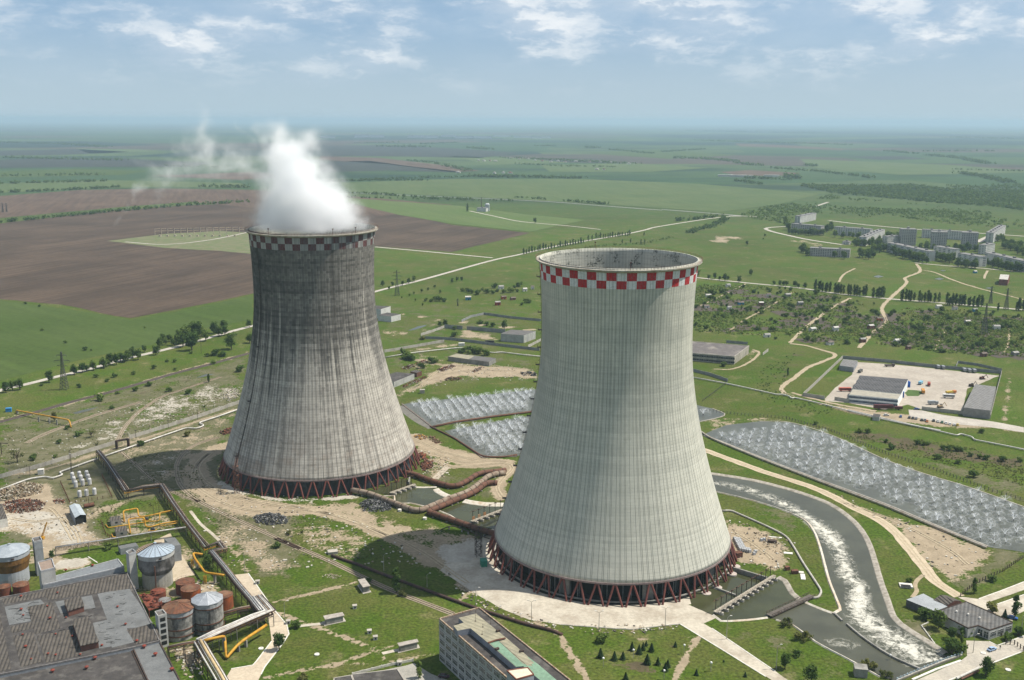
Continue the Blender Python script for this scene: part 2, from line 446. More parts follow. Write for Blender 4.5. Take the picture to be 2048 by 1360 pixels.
def cooling_tower(cx, cy, old, label, phase):
    c = Vector((cx, cy, 0)); root = thing('cooling_tower', label, 'cooling tower', c)
    zs = [ZB + (ZT - ZB) * i / 72 for i in range(73)]
    prof = [(rad(z), z) for z in zs] + [(rad(z) - .9 + (.3 if z > 100 else 0), z) for z in reversed(zs)]
    m = MB(); m.lathe(c, prof, 176, close=True); sh = m.build('shell', [shell_mat('old_shell' if old else 'new_shell', old), shell_mat('inner_shell', False, True) if 'inner_shell' not in bpy.data.materials else bpy.data.materials['inner_shell']], root, smooth=True)
    sh.data.polygons.foreach_set('material_index', [1 if i >= 73 * 176 else 0 for i in range(len(sh.data.polygons))])
    # rim gallery: overhanging ledge, railing
    m = MB(); m.lathe(c, [(RT - .02, 152.1), (RT + .9, 152.3), (RT + 1.7, 152.9), (RT + 1.7, 153.4), (RT + .02, 153.4)], 176, close=True)
    m.build('rim_gallery', M('rim_concrete', (.40, .385, .33), (.28, .25, .2), sc=.5, stain=.4, stcol=(.22, .15, .08)), root)
    m = MB()
    for i in range(150):
        a = 2 * math.pi * i / 150; p = c + Vector((math.cos(a) * (RT + 1.8), math.sin(a) * (RT + 1.8), 153.5)); m.tube(p, p + Vector((0, 0, 1.15)), .05, 3)
    for z in (154.1, 154.65): m.lathe(c, [(RT + 1.76, z), (RT + 1.84, z), (RT + 1.84, z + .07), (RT + 1.76, z + .07)], 150, close=True)
    m.build('railing', M('railing_rust', (.2, .12, .08), (.12, .07, .05), sc=.8), root)
    m = MB(); m.lathe(c, [(RB - .95, ZB - .55), (RB + .2, ZB - .55), (RB + .2, ZB + .35), (RB - .95, ZB + .35)], 176, close=True)
    m.build('ring_beam', M('ring_beam', (.26, .2, .19), (.2, .15, .14), sc=.6), root)
    # inclined columns in V pairs, each on its foot block
    K = 46
    for i in range(K):
        a = phase + 2 * math.pi * i / K
        for s in (-1, 1):
            f = a + s * .0128; g = a + s * (2 * math.pi / K) * .455
            p = c + Vector((math.cos(f) * RF, math.sin(f) * RF, 0)); q = c + Vector((math.cos(g) * (RB - .35), math.sin(g) * (RB - .35), ZB - .3))
            m = MB(); m.tube(p, q, .52, 10); m.build('column', RED_STEEL, root, smooth=False)
    if old:
        m = MB(); n = 120; P = []
        for i in range(n):
            a = 2 * math.pi * i / n; r = 59.8 + (.45 if i % 2 else -.25) + rnd.uniform(-.15, .15)
            P += [(cx + r * math.cos(a), cy + r * math.sin(a), 0.1), (cx + (r - .6) * math.cos(a), cy + (r - .6) * math.sin(a), ZB - .2)]
        m.add(P, [(2 * i, 2 * ((i + 1) % n), 2 * ((i + 1) % n) + 1, 2 * i + 1) for i in range(n)])
        m.build('wind_curtain', M('black_curtain', (.03, .034, .04), (.016, .018, .022), sc=.5, rough=.5, stain=.35, stcol=(.16, .17, .18), stsc=.25), root)
    else:
        m = MB(); m.lathe(c, [(62.6, .06), (54, .06), (54, 9.3), (0.01, 9.4)], 96); m.build('fill_block', M('inner_shade_black', (.010, .011, .010), (.006, .007, .006), sc=.3), root)  # fill and floor coloured near black to stand for the unlit interior
        m = MB(); m.lathe(c, [(60.4, .5), (60.4, 1.0), (61.2, 1.0), (61.2, .5)], 132, close=True); m.build('basin_wall', CONC_D, root)
        m = MB()
        for i in range(110):
            a = rnd.uniform(0, 2 * math.pi); r = rnd.uniform(55, 59.5)
            p = c + Vector((math.cos(a) * r, math.sin(a) * r, 0)); m.boxc(p, .42, .42, ZB - rnd.uniform(.3, .8), a)
        k = m.build('fill_support', M('strut_grey', (.13, .14, .14), (.08, .085, .085), sc=.6), root); k['kind'] = 'stuff'
        for i in range(9):
            m = MB(); a = phase + 2 * math.pi * (i + .3) / 9; p = c + Vector((math.cos(a) * 57.5, math.sin(a) * 57.5, 0)); m.boxc(p, .6, 5.5, ZB - .2, a)
            m.build('wind_wall', CONC_D, root)
        # shade under the fill is painted into fill_block's black floor
    # ladder with landings
    la = math.radians(-138) if old else math.radians(176)
    m = MB(); zz = [12 + (ZT - 13) * i / 60 for i in range(61)]
    def lp(z, dr, da=0.0): r = rad(z) + dr; a = la + da / r; return c + Vector((math.cos(a) * r, math.sin(a) * r, z))
    for i in range(60):
        for s in (-.45, .45): m.tube(lp(zz[i], .25, s), lp(zz[i + 1], .25, s), .08, 3, caps=False)
        for k in range(3):
            z = zz[i] + (zz[i + 1] - zz[i]) * k / 3; m.tube(lp(z, .25, -.45), lp(z, .25, .45), .05, 3, caps=False)
        if i % 2 == 0:
            pts = [lp(zz[i], .25 + .9 * math.sin(math.pi * k / 6), -.55 * math.cos(math.pi * k / 6)) for k in range(7)]
            for k in range(6): m.tube(pts[k], pts[k + 1], .05, 3, caps=False)
    lad = m.build('ladder', DARK_STEEL, root)
    for z in range(18, 150, 9 if not old else 33):
        m = MB(); p = lp(z, 1.0); m.boxc(p, 2.0, 2.4, .15, la)
        for s in (-1, 1):
            q = p + Vector((math.cos(la) * .9, math.sin(la) * .9, 0)) + Vector((-math.sin(la), math.cos(la), 0)) * s * 1.1; m.tube(q, q + Vector((0, 0, 1.2)), .06, 3)
        m.build('landing', DARK_STEEL, root)
    # lattice stair at the foot of the ladder
    if old: p = G(474, 986); tz = 17.0
    else: p = G(957, 1112); tz = 15.0
    m = MB(); lattice(m, p, p + Vector((0, 0, tz)), 3.0, 3.0, 5, .13, .3)
    for i in range(6):
        z = tz * (i + .5) / 6; s = 1 if i % 2 else -1
        m.tube(p + Vector((-1.2 * s, -1.2, z - tz / 12)), p + Vector((1.2 * s, -1.2, z + tz / 12)), .12, 3)
        m.boxc(p + Vector((1.1 * s, 0, z + tz / 12)), .7, 2.8, .1)
    e = lp(tz + 3 if old else tz, .4); tq = p + Vector((0, 0, tz - .3))
    for s in (-.6, .6):
        m.tube(tq + Vector((s, 0, 0)), e + Vector((s, 0, 0)), .14, 4); m.tube(tq + Vector((s, 0, 1.2)), e + Vector((s, 0, 1.2)), .08, 3)
    m.build('stair_tower', RUST if old else DARK_STEEL, root)
    # rim beacons
    for a in ((-62, -118, -40) if old else (102, -88)):
        m = MB(); r = RT + 1.4; p = c + Vector((math.cos(math.radians(a)) * r, math.sin(math.radians(a)) * r, 153.5))
        m.tube(p, p + Vector((0, 0, 3.2)), .14, 5); m.boxc(p + Vector((0, 0, 3.2)), .9, .5, .5)
        m.build('beacon', M('beacon', (.12, .04, .035), rough=.6), root)
    return root
NEAR = Vector((52.3, 499.3, 0)); FARC = Vector((-124.6, 635.5, 0))
cooling_tower(NEAR.x, NEAR.y, False, 'clean pale grey cooling tower with a bright red and white checkered band', math.radians(-90))
cooling_tower(FARC.x, FARC.y, True, 'soot blackened cooling tower with dark streaks and steam rising from its rim', math.radians(-88))

# ------------------------------------------------------------------ steam
def make_steam():
    def at(px, py): 
        d = F; y0 = FARC.y; z = 150
        g = lambda z_: G(px, py, z_)
        lo, hi = 60.0, 219.9 if py > 246 else 60.0
        # intersect the pixel ray with the upright plane y = y0
        x, y = px - 1024, py - 680; x, y = x * CR + y * SR, -x * SR + y * CR
        a, b = x / F, -y / F; dy, dz = CP + b * SP, -SP + b * CP; t = y0 / dy
        return Vector((a * t, y0, CAMH + dz * t)), t / F
    S = [(628, 488, 108, 622, 440, 90, 1.), (585, 462, 60, 560, 430, 56, .9), (668, 458, 60, 690, 440, 44, .8), (700, 452, 34, 742, 446, 16, .35), (612, 430, 80, 590, 372, 74, .95), (650, 410, 46, 640, 370, 34, .5), (585, 365, 72, 570, 318, 62, .75), (556, 330, 56, 545, 278, 40, .5), (592, 320, 54, 612, 276, 38, .45), (540, 290, 30, 518, 256, 20, .3),
         (548, 400, 42, 500, 366, 26, .36), (505, 372, 26, 440, 334, 22, .20), (445, 338, 26, 384, 312, 20, .19), (390, 316, 24, 322, 350, 20, .17), (325, 350, 20, 282, 392, 14, .13), (270, 410, 12, 246, 436, 7, .12), (442, 328, 24, 408, 246, 16, .15), (408, 250, 18, 394, 205, 8, .10), (360, 330, 22, 340, 398, 16, .10), (470, 356, 20, 370, 372, 18, .10), (300, 345, 18, 262, 300, 6, .06), (500, 300, 14, 470, 250, 8, .10), (420, 300, 22, 350, 300, 16, .10), (545, 370, 50, 400, 300, 40, .10), (480, 330, 40, 310, 360, 34, .075), (430, 300, 40, 402, 240, 22, .09)]
    hull = bmesh.new(); sp = []
    for i, (px, py, r, qx, qy, r2, dn) in enumerate(S):
        p, k = at(px, py); q, k = at(qx, qy); o = rnd.uniform(-6, 6) if i < 10 else rnd.uniform(-16, 16); p.y += o; q.y += o; g_ = 1.16; sp.append((p, q, r * k * g_, r2 * k * g_, dn if dn > .24 else dn * 1.9))
        n = max(1, int((q - p).length / 5))
        for j in range(n + 1): f = j / n; bmesh.ops.create_icosphere(hull, subdivisions=1, radius=(r + (r2 - r) * f) * k * 1.5 + 3, matrix=Matrix.Translation(p.lerp(q, f)))
    me = bpy.data.meshes.new('steam_hull'); hull.to_mesh(me); hull.free()
    tmp = bpy.data.objects.new('steam_plume', me); COL.objects.link(tmp)
    md = tmp.modifiers.new('r', 'REMESH'); md.mode = 'VOXEL'; md.voxel_size = 2.2
    dg = bpy.context.evaluated_depsgraph_get(); me2 = bpy.data.meshes.new_from_object(tmp.evaluated_get(dg)); tmp.modifiers.clear(); tmp.data = me2
    m, nt = newmat('steam'); t = NT(nt); p = t.pos()
    w1 = t.vm('SUBTRACT', t.noise(p, .030, 2, .5, out=1), (.5, .5, .5)); w2 = t.vm('SUBTRACT', t.noise(p, .12, 3, .6, out=1), (.5, .5, .5))
    q = t.vm('ADD', p, t.vm('ADD', t.vm('SCALE', w1, 30.0), t.vm('SCALE', w2, 13.0)))
    tot = None
    for a, b_, r, r2, dn in sp:
        ba = b_ - a; pa = t.vm('SUBTRACT', q, tuple(a)); h = t.m('MULTIPLY', t.vm('DOT_PRODUCT', pa, tuple(ba), out=1), 1 / ba.length_squared, clamp=True)
        d = t.vm('LENGTH', t.vm('SUBTRACT', pa, t.vm('SCALE', tuple(ba), h)), out=1); R = t.m('ADD', r, t.m('MULTIPLY', h, r2 - r))
        k = t.m('MULTIPLY', t.ss(t.m('DIVIDE', d, R), 1.12, .1), dn); tot = k if tot is None else t.m('MAXIMUM', tot, k)
    n = t.noise(t.vm('ADD', p, t.vm('SCALE', w2, 10.0)), .085, 6, .66)
    dens = t.m('MULTIPLY', tot, t.ss(t.m('ADD', n, t.m('MULTIPLY', tot, .34)), .41, .72))
    # inside the stack the steam fills the mouth
    v = t.n('ShaderNodeVolumePrincipled'); v.inputs['Color'].default_value = (.985, .99, 1, 1); t.put(v.inputs['Density'], t.m('MULTIPLY', t.m('MULTIPLY', dens, .19), t.ss(t.sep(p)[2], 150.5, 155.0))); v.inputs['Anisotropy'].default_value = .0
    t.out(vol=v.outputs[0]); me2.materials.clear(); me2.materials.append(m)
    tag(tmp, 'white steam drifting up and left from the sooty cooling tower', 'steam', kind='stuff')
make_steam()
# ------------------------------------------------------------------ ground sheet with painted-in soil kinds
def axis(lo_f, hi_f, st, lo, hi, g):
    a = list(np.arange(lo_f, hi_f + .1, st)); s = st
    while a[-1] < hi: s *= g; a.append(a[-1] + s)
    s = st; b = []
    q = lo_f
    while q > lo: s *= g; q -= s; b.append(q)
    return np.array(b[::-1] + a)
GX = axis(-430, 430, 2.6, -70000, 70000, 1.075); GY = axis(345, 900, 2.6, -8000, 76000, 1.055)
XX, YY = np.meshgrid(GX, GY); SH = XX.shape
MASK = {k: np.zeros(SH) for k in ('dirt', 'pale', 'dry', 'scrub')}

def seg_dist(pts, closed):
    d = np.full(SH, 1e9); n = len(pts)
    for i in range(n if closed else n - 1):
        ax, ay = pts[i][:2]; bx, by = pts[(i + 1) % n][:2]; dx, dy = bx - ax, by - ay; L = dx * dx + dy * dy + 1e-9
        t = np.clip(((XX - ax) * dx + (YY - ay) * dy) / L, 0, 1)
        d = np.minimum(d, np.hypot(XX - ax - t * dx, YY - ay - t * dy))
    return d
def area(ch, pts, soft=8.0, amt=1.0, erase=False):
    ins = np.zeros(SH, bool); n = len(pts)
    for i in range(n):
        ax, ay = pts[i][:2]; bx, by = pts[(i + 1) % n][:2]
        if abs(by - ay) < 1e-9: continue
        ins ^= ((ay > YY) != (by > YY)) & (XX < (bx - ax) * (YY - ay) / (by - ay) + ax)
    d = seg_dist(pts, True); sd = np.where(ins, -d, d); v = np.clip(.5 - sd / (2 * soft), 0, 1) * amt
    MASK[ch] = np.minimum(MASK[ch], 1 - v) if erase else np.maximum(MASK[ch], v)
def stroke(ch, pts, w, soft=4.0, amt=1.0, erase=False):
    d = seg_dist(curve(pts, 6), False) - w / 2; v = np.clip(.5 - d / (2 * soft), 0, 1) * amt
    MASK[ch] = np.minimum(MASK[ch], 1 - v) if erase else np.maximum(MASK[ch], v)
def L(v, *c): return [v(c[i], c[i + 1]) for i in range(0, len(c), 2)]

# dry, worn surroundings of the works
area('dry', L(vk, -60, 960, 240, 900, 700, 765, 1200, 640, 1700, 500, 1700, 900, 1500, 1400, 1000, 1400, 0, 1400), 14, .75)
area('dry', L(va, -20, 0, 560, 0, 1230, 0, 1240, 360, 1632, 460, 1632, 800, 1390, 800, 1180, 580, 950, 330, 860, 380, 600, 400, 560, 620, 0, 620), 10, 1.0)
area('dirt', L(va, 560, 30, 1230, 10, 1100, 180, 1040, 300, 900, 300, 700, 320, 620, 200), 12, .5); area('dirt', L(va, 880, 300, 1060, 330, 1300, 480, 1632, 640, 1632, 720, 1300, 640, 1150, 620, 1020, 480), 10, .5); area('dirt', L(va, 700, 560, 1100, 640, 1200, 740, 1000, 800, 880, 760), 8, .5); area('dirt', L(va, 750, 860, 1180, 820, 1260, 900, 1160, 940, 900, 900), 6, .8); area('dirt', L(va, 900, 1180, 1080, 1160, 1150, 1360, 980, 1360), 6, .7)
area('dirt', L(va, 250, 285, 340, 400, 480, 470, 490, 560, 560, 620, 400, 650, 330, 700, 160, 700, 150, 560, -40, 560, -40, 390, 100, 350), 5)
area('pale', L(va, -40, 470, 100, 450, 240, 420, 360, 480, 490, 560, 450, 650, 230, 580, 150, 560, -40, 560), 6, .8)
area('dirt', L(va, 380, 700, 500, 690, 540, 720, 430, 760, 300, 770, 240, 700, 160, 740, 160, 700, 250, 650), 4)
area('pale', L(va, 290, 700, 480, 690, 530, 720, 420, 750, 300, 760), 4)
area('dirt', L(va, 560, 400, 700, 430, 900, 440, 1000, 540, 980, 560, 600, 590, 540, 500), 6, .62)
stroke('dirt', L(va, 500, 480, 560, 430, 640, 400), 12, 5, .7)
# left tower surroundings: trampled pale ring and roads
stroke('pale', L(vb, 100, 400, 170, 440, 300, 470, 450, 490, 620, 480, 740, 465), 7, 4, .85)
stroke('dirt', L(va, 1240, 80, 1130, 130, 1060, 200, 1060, 290, 1130, 350, 1250, 410, 1400, 440, 1632, 440), 16, 5)
stroke('dirt', L(vb, 60, 250, -10, 330, 60, 420, 250, 490, 500, 530, 700, 570, 900, 650, 1080, 740, 1300, 890), 13, 5)
area('dirt', L(vb, 430, 490, 760, 500, 1000, 600, 1200, 640, 1420, 660, 1400, 900, 1300, 900, 1100, 760, 900, 640, 600, 560, 300, 540), 9, .8)
area('pale', L(vb, 1150, 700, 1400, 660, 1440, 840, 1560, 910, 1580, 980, 1380, 960, 1300, 900, 1180, 800), 5, .95)
area('dirt', L(vb, 240, 800, 420, 700, 560, 760, 640, 740, 760, 700, 800, 640, 600, 600, 400, 620, 300, 700, 150, 620, 60, 600, 100, 690, 220, 800), 9, .62)
area('dirt', L(vb, 560, 620, 760, 600, 900, 680, 760, 790, 640, 760, 540, 700), 8, .58)
area('dirt', L(vb, 150, 720, 260, 830, 380, 860, 500, 800, 400, 760, 230, 700), 6, .7)
stroke('pale', L(va, 850, 160, 880, 230, 850, 250, 940, 140, 1000, 120), 7, 5, .6)
area('pale', L(va, 640, 150, 740, 190, 790, 240, 800, 300, 720, 300, 680, 220), 8, .5)
area('scrub', L(va, 1130, 390, 1300, 470, 1500, 560, 1632, 620, 1632, 690, 1400, 600, 1150, 470), 6, .55)
area('pale', L(vk, 800, 830, 960, 800, 1200, 760, 1420, 700, 1680, 720, 1650, 800, 1380, 880, 1200, 940, 900, 1040, 780, 1060, 880, 920), 14, .52)
area('pale', L(vk, 660, 960, 860, 940, 900, 1000, 760, 1100, 640, 1130, 560, 1140, 650, 1060), 12, .55)
area('pale', L(vk, 1480, 740, 1640, 730, 1640, 800, 1520, 810), 8, .7)
stroke('pale', L(vk, 0, 1150, 300, 1140, 560, 1130, 760, 1090), 8, 8, .62)
stroke('dirt', L(vk, 0, 1335, 300, 1290, 700, 1170, 1100, 1040, 1600, 880), 7, 4, .8)
stroke('dirt', L(vk, 1600, 920, 1450, 990, 1250, 1090, 1130, 1180), 18, 8, .55)
stroke('scrub', L(vk, 480, 900, 620, 890, 1000, 760, 1330, 660, 1560, 600), 7, 6, .6)
# between the towers
stroke('dirt', L(vg, 310, 1190, 420, 1240, 560, 1300, 800, 1360), 20, 6)
stroke('dirt', L(vt, 960, 0, 1150, 60, 1400, 140, 1700, 120, 1900, 130), 13, 5)
stroke('dirt', L(vt, 1100, 110, 1250, 190, 1450, 190, 1700, 160, 1880, 150, 1960, 210, 1850, 330, 1790, 430, 1840, 540), 9, 3)
area('dirt', L(vt, 900, 0, 1080, 60, 1250, 150, 1250, 250, 1080, 330, 960, 300, 900, 200), 7, .55)
area('dry', L(vt, 700, 250, 1100, 180, 1900, 180, 1900, 480, 1700, 560, 1200, 560, 900, 400), 8, .55)
area('dirt', L(vg, 210, 860, 330, 810, 420, 740, 520, 650, 640, 620, 760, 640, 860, 650, 1060, 650, 1250, 690, 1260, 740, 900, 740, 700, 730, 560, 760, 420, 810, 300, 850, 220, 900), 8, .95)
stroke('dirt', L(vg, 690, 320, 900, 345, 1100, 365, 1290, 385), 8, 3)
area('dirt', L(vg, 650, 400, 720, 370, 960, 430, 980, 460, 850, 450, 700, 430), 6, .8)
area('dirt', L(vg, 130, 540, 420, 510, 680, 470, 700, 500, 400, 530), 5, .7)
stroke('dirt', L(vg, 160, 245, 300, 270, 520, 300), 6, 3, .9)
area('dirt', L(vg, 330, 560, 560, 560, 620, 610, 560, 680, 350, 740, 300, 640), 9, .55)
area('dirt', L(vg, 60, 360, 200, 370, 420, 400, 520, 310, 480, 330, 250, 430, 120, 440), 8, .5)
area('dry', L(vg, 100, 170, 1290, 200, 1290, 700, 200, 900, 100, 600), 15, .45)
# right of the near tower
area('dirt', L(vd, 110, 580, 250, 620, 330, 640, 420, 700, 430, 790, 370, 830, 260, 800, 150, 780, 120, 640), 5)
area('dirt', L(vd, 560, 420, 760, 500, 900, 560, 1100, 610, 1300, 690, 1410, 730, 1390, 790, 1300, 860, 1210, 890, 1100, 800, 1010, 690, 900, 600), 6, .88)
area('dry', L(vd, 1210, 880, 1300, 860, 1400, 770, 1440, 720, 1574, 730, 1560, 780, 1400, 880, 1280, 950), 6, .9)
area('scrub', L(vd, 1000, 790, 1300, 860, 1400, 770, 1574, 740, 1550, 800, 1250, 940), 7, .4)
area('scrub', L(vd, 700, 170, 820, 140, 1050, 190, 1250, 230, 1574, 280, 1640, 350, 1400, 320, 1100, 270, 850, 210), 9, .75)
area('dry', L(vd, 420, 120, 640, 150, 900, 260, 1150, 340, 1400, 440, 1600, 520, 1600, 400, 1300, 330, 900, 240, 600, 130), 8, .7)
area('dry', L(vd, 100, 440, 300, 460, 480, 530, 570, 680, 600, 860, 660, 1000, 560, 1000, 500, 800, 400, 640, 150, 540), 8, .45)
area('dry', L(vd, 960, 1030, 1080, 1080, 1200, 1230, 1100, 1190, 960, 1100), 4, .8)
area('dry', L(vd, 60, 1100, 400, 1080, 560, 1180, 800, 1330, 500, 1360, 350, 1250, 200, 1180), 8, .45)
area('dirt', L(vd, -20, 90, 60, 130, 40, 200, 200, 110, 420, 95, 600, 160, 560, 130, 400, 85, 250, 80), 4, .55)
# lawns: worn trails
for tr, w, a_ in ((L(vb, 370, 1030, 560, 1100, 730, 1165, 860, 1215, 920, 1290), 2.6, .85), (L(vb, 320, 1350, 500, 1310, 640, 1290, 840, 1220, 960, 1190), 3.0, .7),
              (L(vb, 400, 1330, 600, 1290, 900, 1275, 1150, 1230), 2.2, .55), (L(vb, 350, 985, 560, 935, 760, 885), 1.8, .9), (L(vb, 400, 975, 700, 1040, 940, 1110, 1150, 1155), 1.4, .45),
              (L(vc, 540, 895, 620, 935, 700, 980, 740, 1060, 800, 1150, 870, 1260), 3.2, .95), (L(vc, 1565, 990, 1500, 1090, 1420, 1250), 3.4, .85), (L(vc, 870, 1010, 1200, 1000, 1560, 985), 1.6, .45),
              (L(va, 1200, 560, 1300, 700, 1350, 770), 4, .8), (L(vb, 1240, 990, 1290, 950, 1350, 900), 2, .8)):
    stroke('dirt', tr, w + .5, 1.4, min(1, a_ + .06))
area('scrub', L(vc, 1020, 1165, 1180, 1150, 1360, 1215, 1340, 1250, 1200, 1210), 2.5, .95)
area('scrub', L(vc, 1690, 1135, 1760, 1135, 1765, 1160, 1690, 1160), 2, .95); area('scrub', L(vc, 1380, 1040, 1450, 1035, 1460, 1062, 1385, 1065), 2, .9)
area('dirt', L(vk, -40, 940, 240, 890, 700, 755, 1400, 560, 1700, 480, 1700, 510, 1400, 590, 700, 790, 240, 920, -40, 990), 3, .55)
# allotments and the town's bare ground
area('scrub', L(ve, -60, 480, 330, 500, 640, 530, 950, 580, 1150, 620, 1130, 800, 1000, 870, 600, 840, 300, 800, -60, 770), 25, .24)
area('scrub', L(ve, 1180, 660, 1600, 640, 1975, 680, 1975, 930, 1500, 900, 1080, 840), 25, .22)
stroke('dirt', L(ve, 1890, 1050, 1872, 1200, 1855, 1330), 5, 3, .72); stroke('dirt', L(ve, 1785, 180, 1790, 120), 6, 5, .6)
area('dirt', L(ve, 110, 230, 200, 210, 320, 205, 300, 230, 180, 255, 110, 250), 8, .8)
area('dirt', L(ve, 520, 225, 640, 235, 830, 255, 820, 275, 640, 260), 10, .6)
area('dirt', L(ve, 330, 880, 420, 890, 380, 950, 250, 1010, 200, 1020, 330, 950), 6, .5)
area('scrub', L(ve, 600, 900, 740, 890, 640, 970, 560, 1080, 420, 1110, 500, 1000), 10, .55)
area('dirt', L(ve, 560, 1140, 680, 1180, 870, 1215, 1100, 1250, 1280, 1265, 1400, 1270, 1600, 1310, 1975, 1345, 1975, 1380, 1800, 1350, 1500, 1345, 1200, 1310, 900, 1250), 5, .95)

def make_ground():
    ny, nx = SH
    me = bpy.data.meshes.new('ground')
    co = np.zeros((nx * ny, 3), np.float32); co[:, 0] = XX.ravel(); co[:, 1] = YY.ravel()
    idx = np.arange(nx * ny).reshape(ny, nx)
    q = np.stack([idx[:-1, :-1], idx[:-1, 1:], idx[1:, 1:], idx[1:, :-1]], -1).reshape(-1, 4)
    me.vertices.add(len(co)); me.vertices.foreach_set('co', co.ravel())
    me.loops.add(q.size); me.loops.foreach_set('vertex_index', q.ravel().astype(np.int32))
    me.polygons.add(len(q)); me.polygons.foreach_set('loop_start', np.arange(0, q.size, 4, dtype=np.int32))
    me.update(calc_edges=True)
    for k, a in MASK.items():
        at = me.attributes.new(k, 'FLOAT', 'POINT'); at.data.foreach_set('value', a.ravel().astype(np.float32))
    m, nt = newmat('meadow_and_soil'); t = NT(nt); p = t.pos(); s = t.sep(p)
    nA = t.noise(p, .004, 4, .6); nB = t.noise(p, .022, 5, .6); nC = t.noise(p, .12, 4, .6); nD = t.noise(p, .7, 3, .65); nE = t.noise(p, .05, 6, .7)
    lush, olive, dryc = (.049, .084, .008), (.074, .086, .019), (.150, .135, .062)
    c = t.mix(t.ss(t.m('ADD', nB, t.m('MULTIPLY', nC, .4)), .55, .85), lush, olive)
    c = t.mix(t.ss(nE, .54, .70, 0, .75), c, dryc)
    # far plain: patchwork of crops
    far = t.ss(s[1], 1700, 3600)
    fv = t.vm('MULTIPLY', t.vm('ADD', p, t.vm('SCALE', t.noise(p, .0006, 2, .5, out=1), 300)), (.00052, .00090, 0))
    cell = t.sep(t.vor(fv, 1.0, 'Color', rnd_=.85)); 
    crop = t.mix(t.ss(cell[0], .2, .8), (.036, .070, .026), (.062, .092, .034))
    crop = t.mix(t.ss(cell[1], .80, .84), crop, (.072, .058, .045))
    crop = t.mix(t.ss(cell[2], .86, .90), crop, (.016, .034, .026))
    crop = t.mix(t.ss(t.noise(t.vm('MULTIPLY', p, (.6, 1.5, 1)), .0011, 5, .65), .48, .64, 0, .8), crop, (.015, .034, .024))
    c = t.mix(far, c, crop)
    c = t.mix(1.0, c, t.comb(*[t.m('MULTIPLY', t.lin(nA, .3, .7, .86, 1.14), t.lin(nD, .32, .68, .55, 1.45))] * 3), 'MULTIPLY')
    weed = t.noise(p, .33, 4, .6); c = t.mix(t.m('MULTIPLY', t.ss(weed, .56, .72), t.ss(far, 0, 1, .6, 0)), c, (.034, .056, .014))
    def lay(c, name, col, col2, amp=.62, ns=None):
        a = t.attr(name); n = t.m('ADD', t.m('MULTIPLY', nE, .6), t.m('MULTIPLY', nC, .4)); n = t.m('ADD', n, t.m('MULTIPLY', t.m('SUBTRACT', nD, .5), .35))
        v = t.m('ADD', a, t.m('MULTIPLY', t.m('SUBTRACT', n, .53), t.m('MULTIPLY', t.ss(a, 0, .3), t.ss(a, .75, 1.0, amp * 5.6, amp * 3.0))))
        cc = t.mix(t.ss(nC, .3, .7), col, col2); cc = t.mix(1.0, cc, t.comb(*[t.lin(nD, .25, .75, .84, 1.16)] * 3), 'MULTIPLY')
        return t.mix(t.ss(v, .40, .62), c, cc)
    c = lay(c, 'dry', (.140, .128, .078), (.078, .082, .034))
    c = lay(c, 'scrub', (.105, .082, .05), (.07, .06, .034))
    c = lay(c, 'dirt', (.33, .268, .188), (.245, .198, .135), .5)
    c = lay(c, 'pale', (.42, .39, .33), (.33, .30, .25), .55)
    b = t.bsdf(c, .95, 0, t.bump(t.m('ADD', nD, t.m('MULTIPLY', nC, 2)), .35, .55), .1); t.out(b.outputs[0])
    me.materials.append(m); o = bpy.data.objects.new('ground', me); COL.objects.link(o); o['kind'] = 'structure'
make_ground()

# ------------------------------------------------------------------ ploughed fields and far fields
def field_mat(name, c1, c2, ang, pitch=9.0, st=.35):
    m, nt = newmat(name); t = NT(nt); p = t.pos(); s = t.sep(p)
    q = t.m('ADD', t.m('MULTIPLY', s[0], math.cos(ang)), t.m('MULTIPLY', s[1], math.sin(ang)))
    r = t.m('SUBTRACT', t.m('MULTIPLY', s[1], math.cos(ang)), t.m('MULTIPLY', s[0], math.sin(ang)))
    f = t.noise(t.comb(t.m('MULTIPLY', q, 1.0 / pitch), t.m('MULTIPLY', r, .004), 0), 1.0, 3, .7)
    f2 = t.noise(t.comb(t.m('MULTIPLY', q, 1.0 / (pitch * 7)), t.m('MULTIPLY', r, .002), 0), 1.0, 3, .6)
    n = t.noise(p, .007, 5, .62); n2 = t.noise(p, .15, 4, .7)
    c = t.mix(t.ss(t.m('ADD', t.m('MULTIPLY', n, .7), t.m('MULTIPLY', f2, .3)), .36, .66), c1, c2)
    c = t.mix(1.0, c, t.comb(*[t.m('MULTIPLY', t.lin(f, .25, .75, 1 - st, 1 + st), t.lin(n2, .25, .75, .8, 1.2))] * 3), 'MULTIPLY')
    t.out(t.bsdf(c, .95, 0, None, .1).outputs[0]); return m
SOIL = field_mat('ploughed_soil', (.056, .040, .029), (.088, .062, .044), 2.75, 7)
SOIL2 = field_mat('ploughed_soil_far', (.080, .053, .038), (.11, .077, .055), .3, 12)
GREEN1 = field_mat('young_crop', (.046, .074, .014), (.058, .084, .021), .9, 14, .16)
GREEN2 = field_mat('pale_crop', (.066, .098, .034), (.085, .11, .042), .2, 14, .14)
DARKF = field_mat('dark_fallow', (.032, .036, .032), (.045, .048, .04), .2, 14, .14)
BLUEF = field_mat('dark_wood_ground', (.012, .027, .022), (.02, .036, .026), .2, 9, .3)
FZ = .12
sheet('field', L(vq, -260, 560, -260, 470, 0, 447, 200, 424, 380, 410, 520, 408, 760, 418, 905, 450, 1060, 466, 905, 504, 750, 492, 690, 520, 600, 560, 505, 588, 390, 612, 262, 637, 200, 625, 120, 610, 0, 598, -150, 592), SOIL, FZ, 2.0, 30)
sheet('field', L(vq, -200, 420, 0, 392, 160, 380, 330, 377, 520, 380, 700, 392, 905, 410, 760, 432, 560, 420, 380, 404, 250, 413, 0, 436, -200, 452), SOIL2, FZ + .05, 2.0, 60)
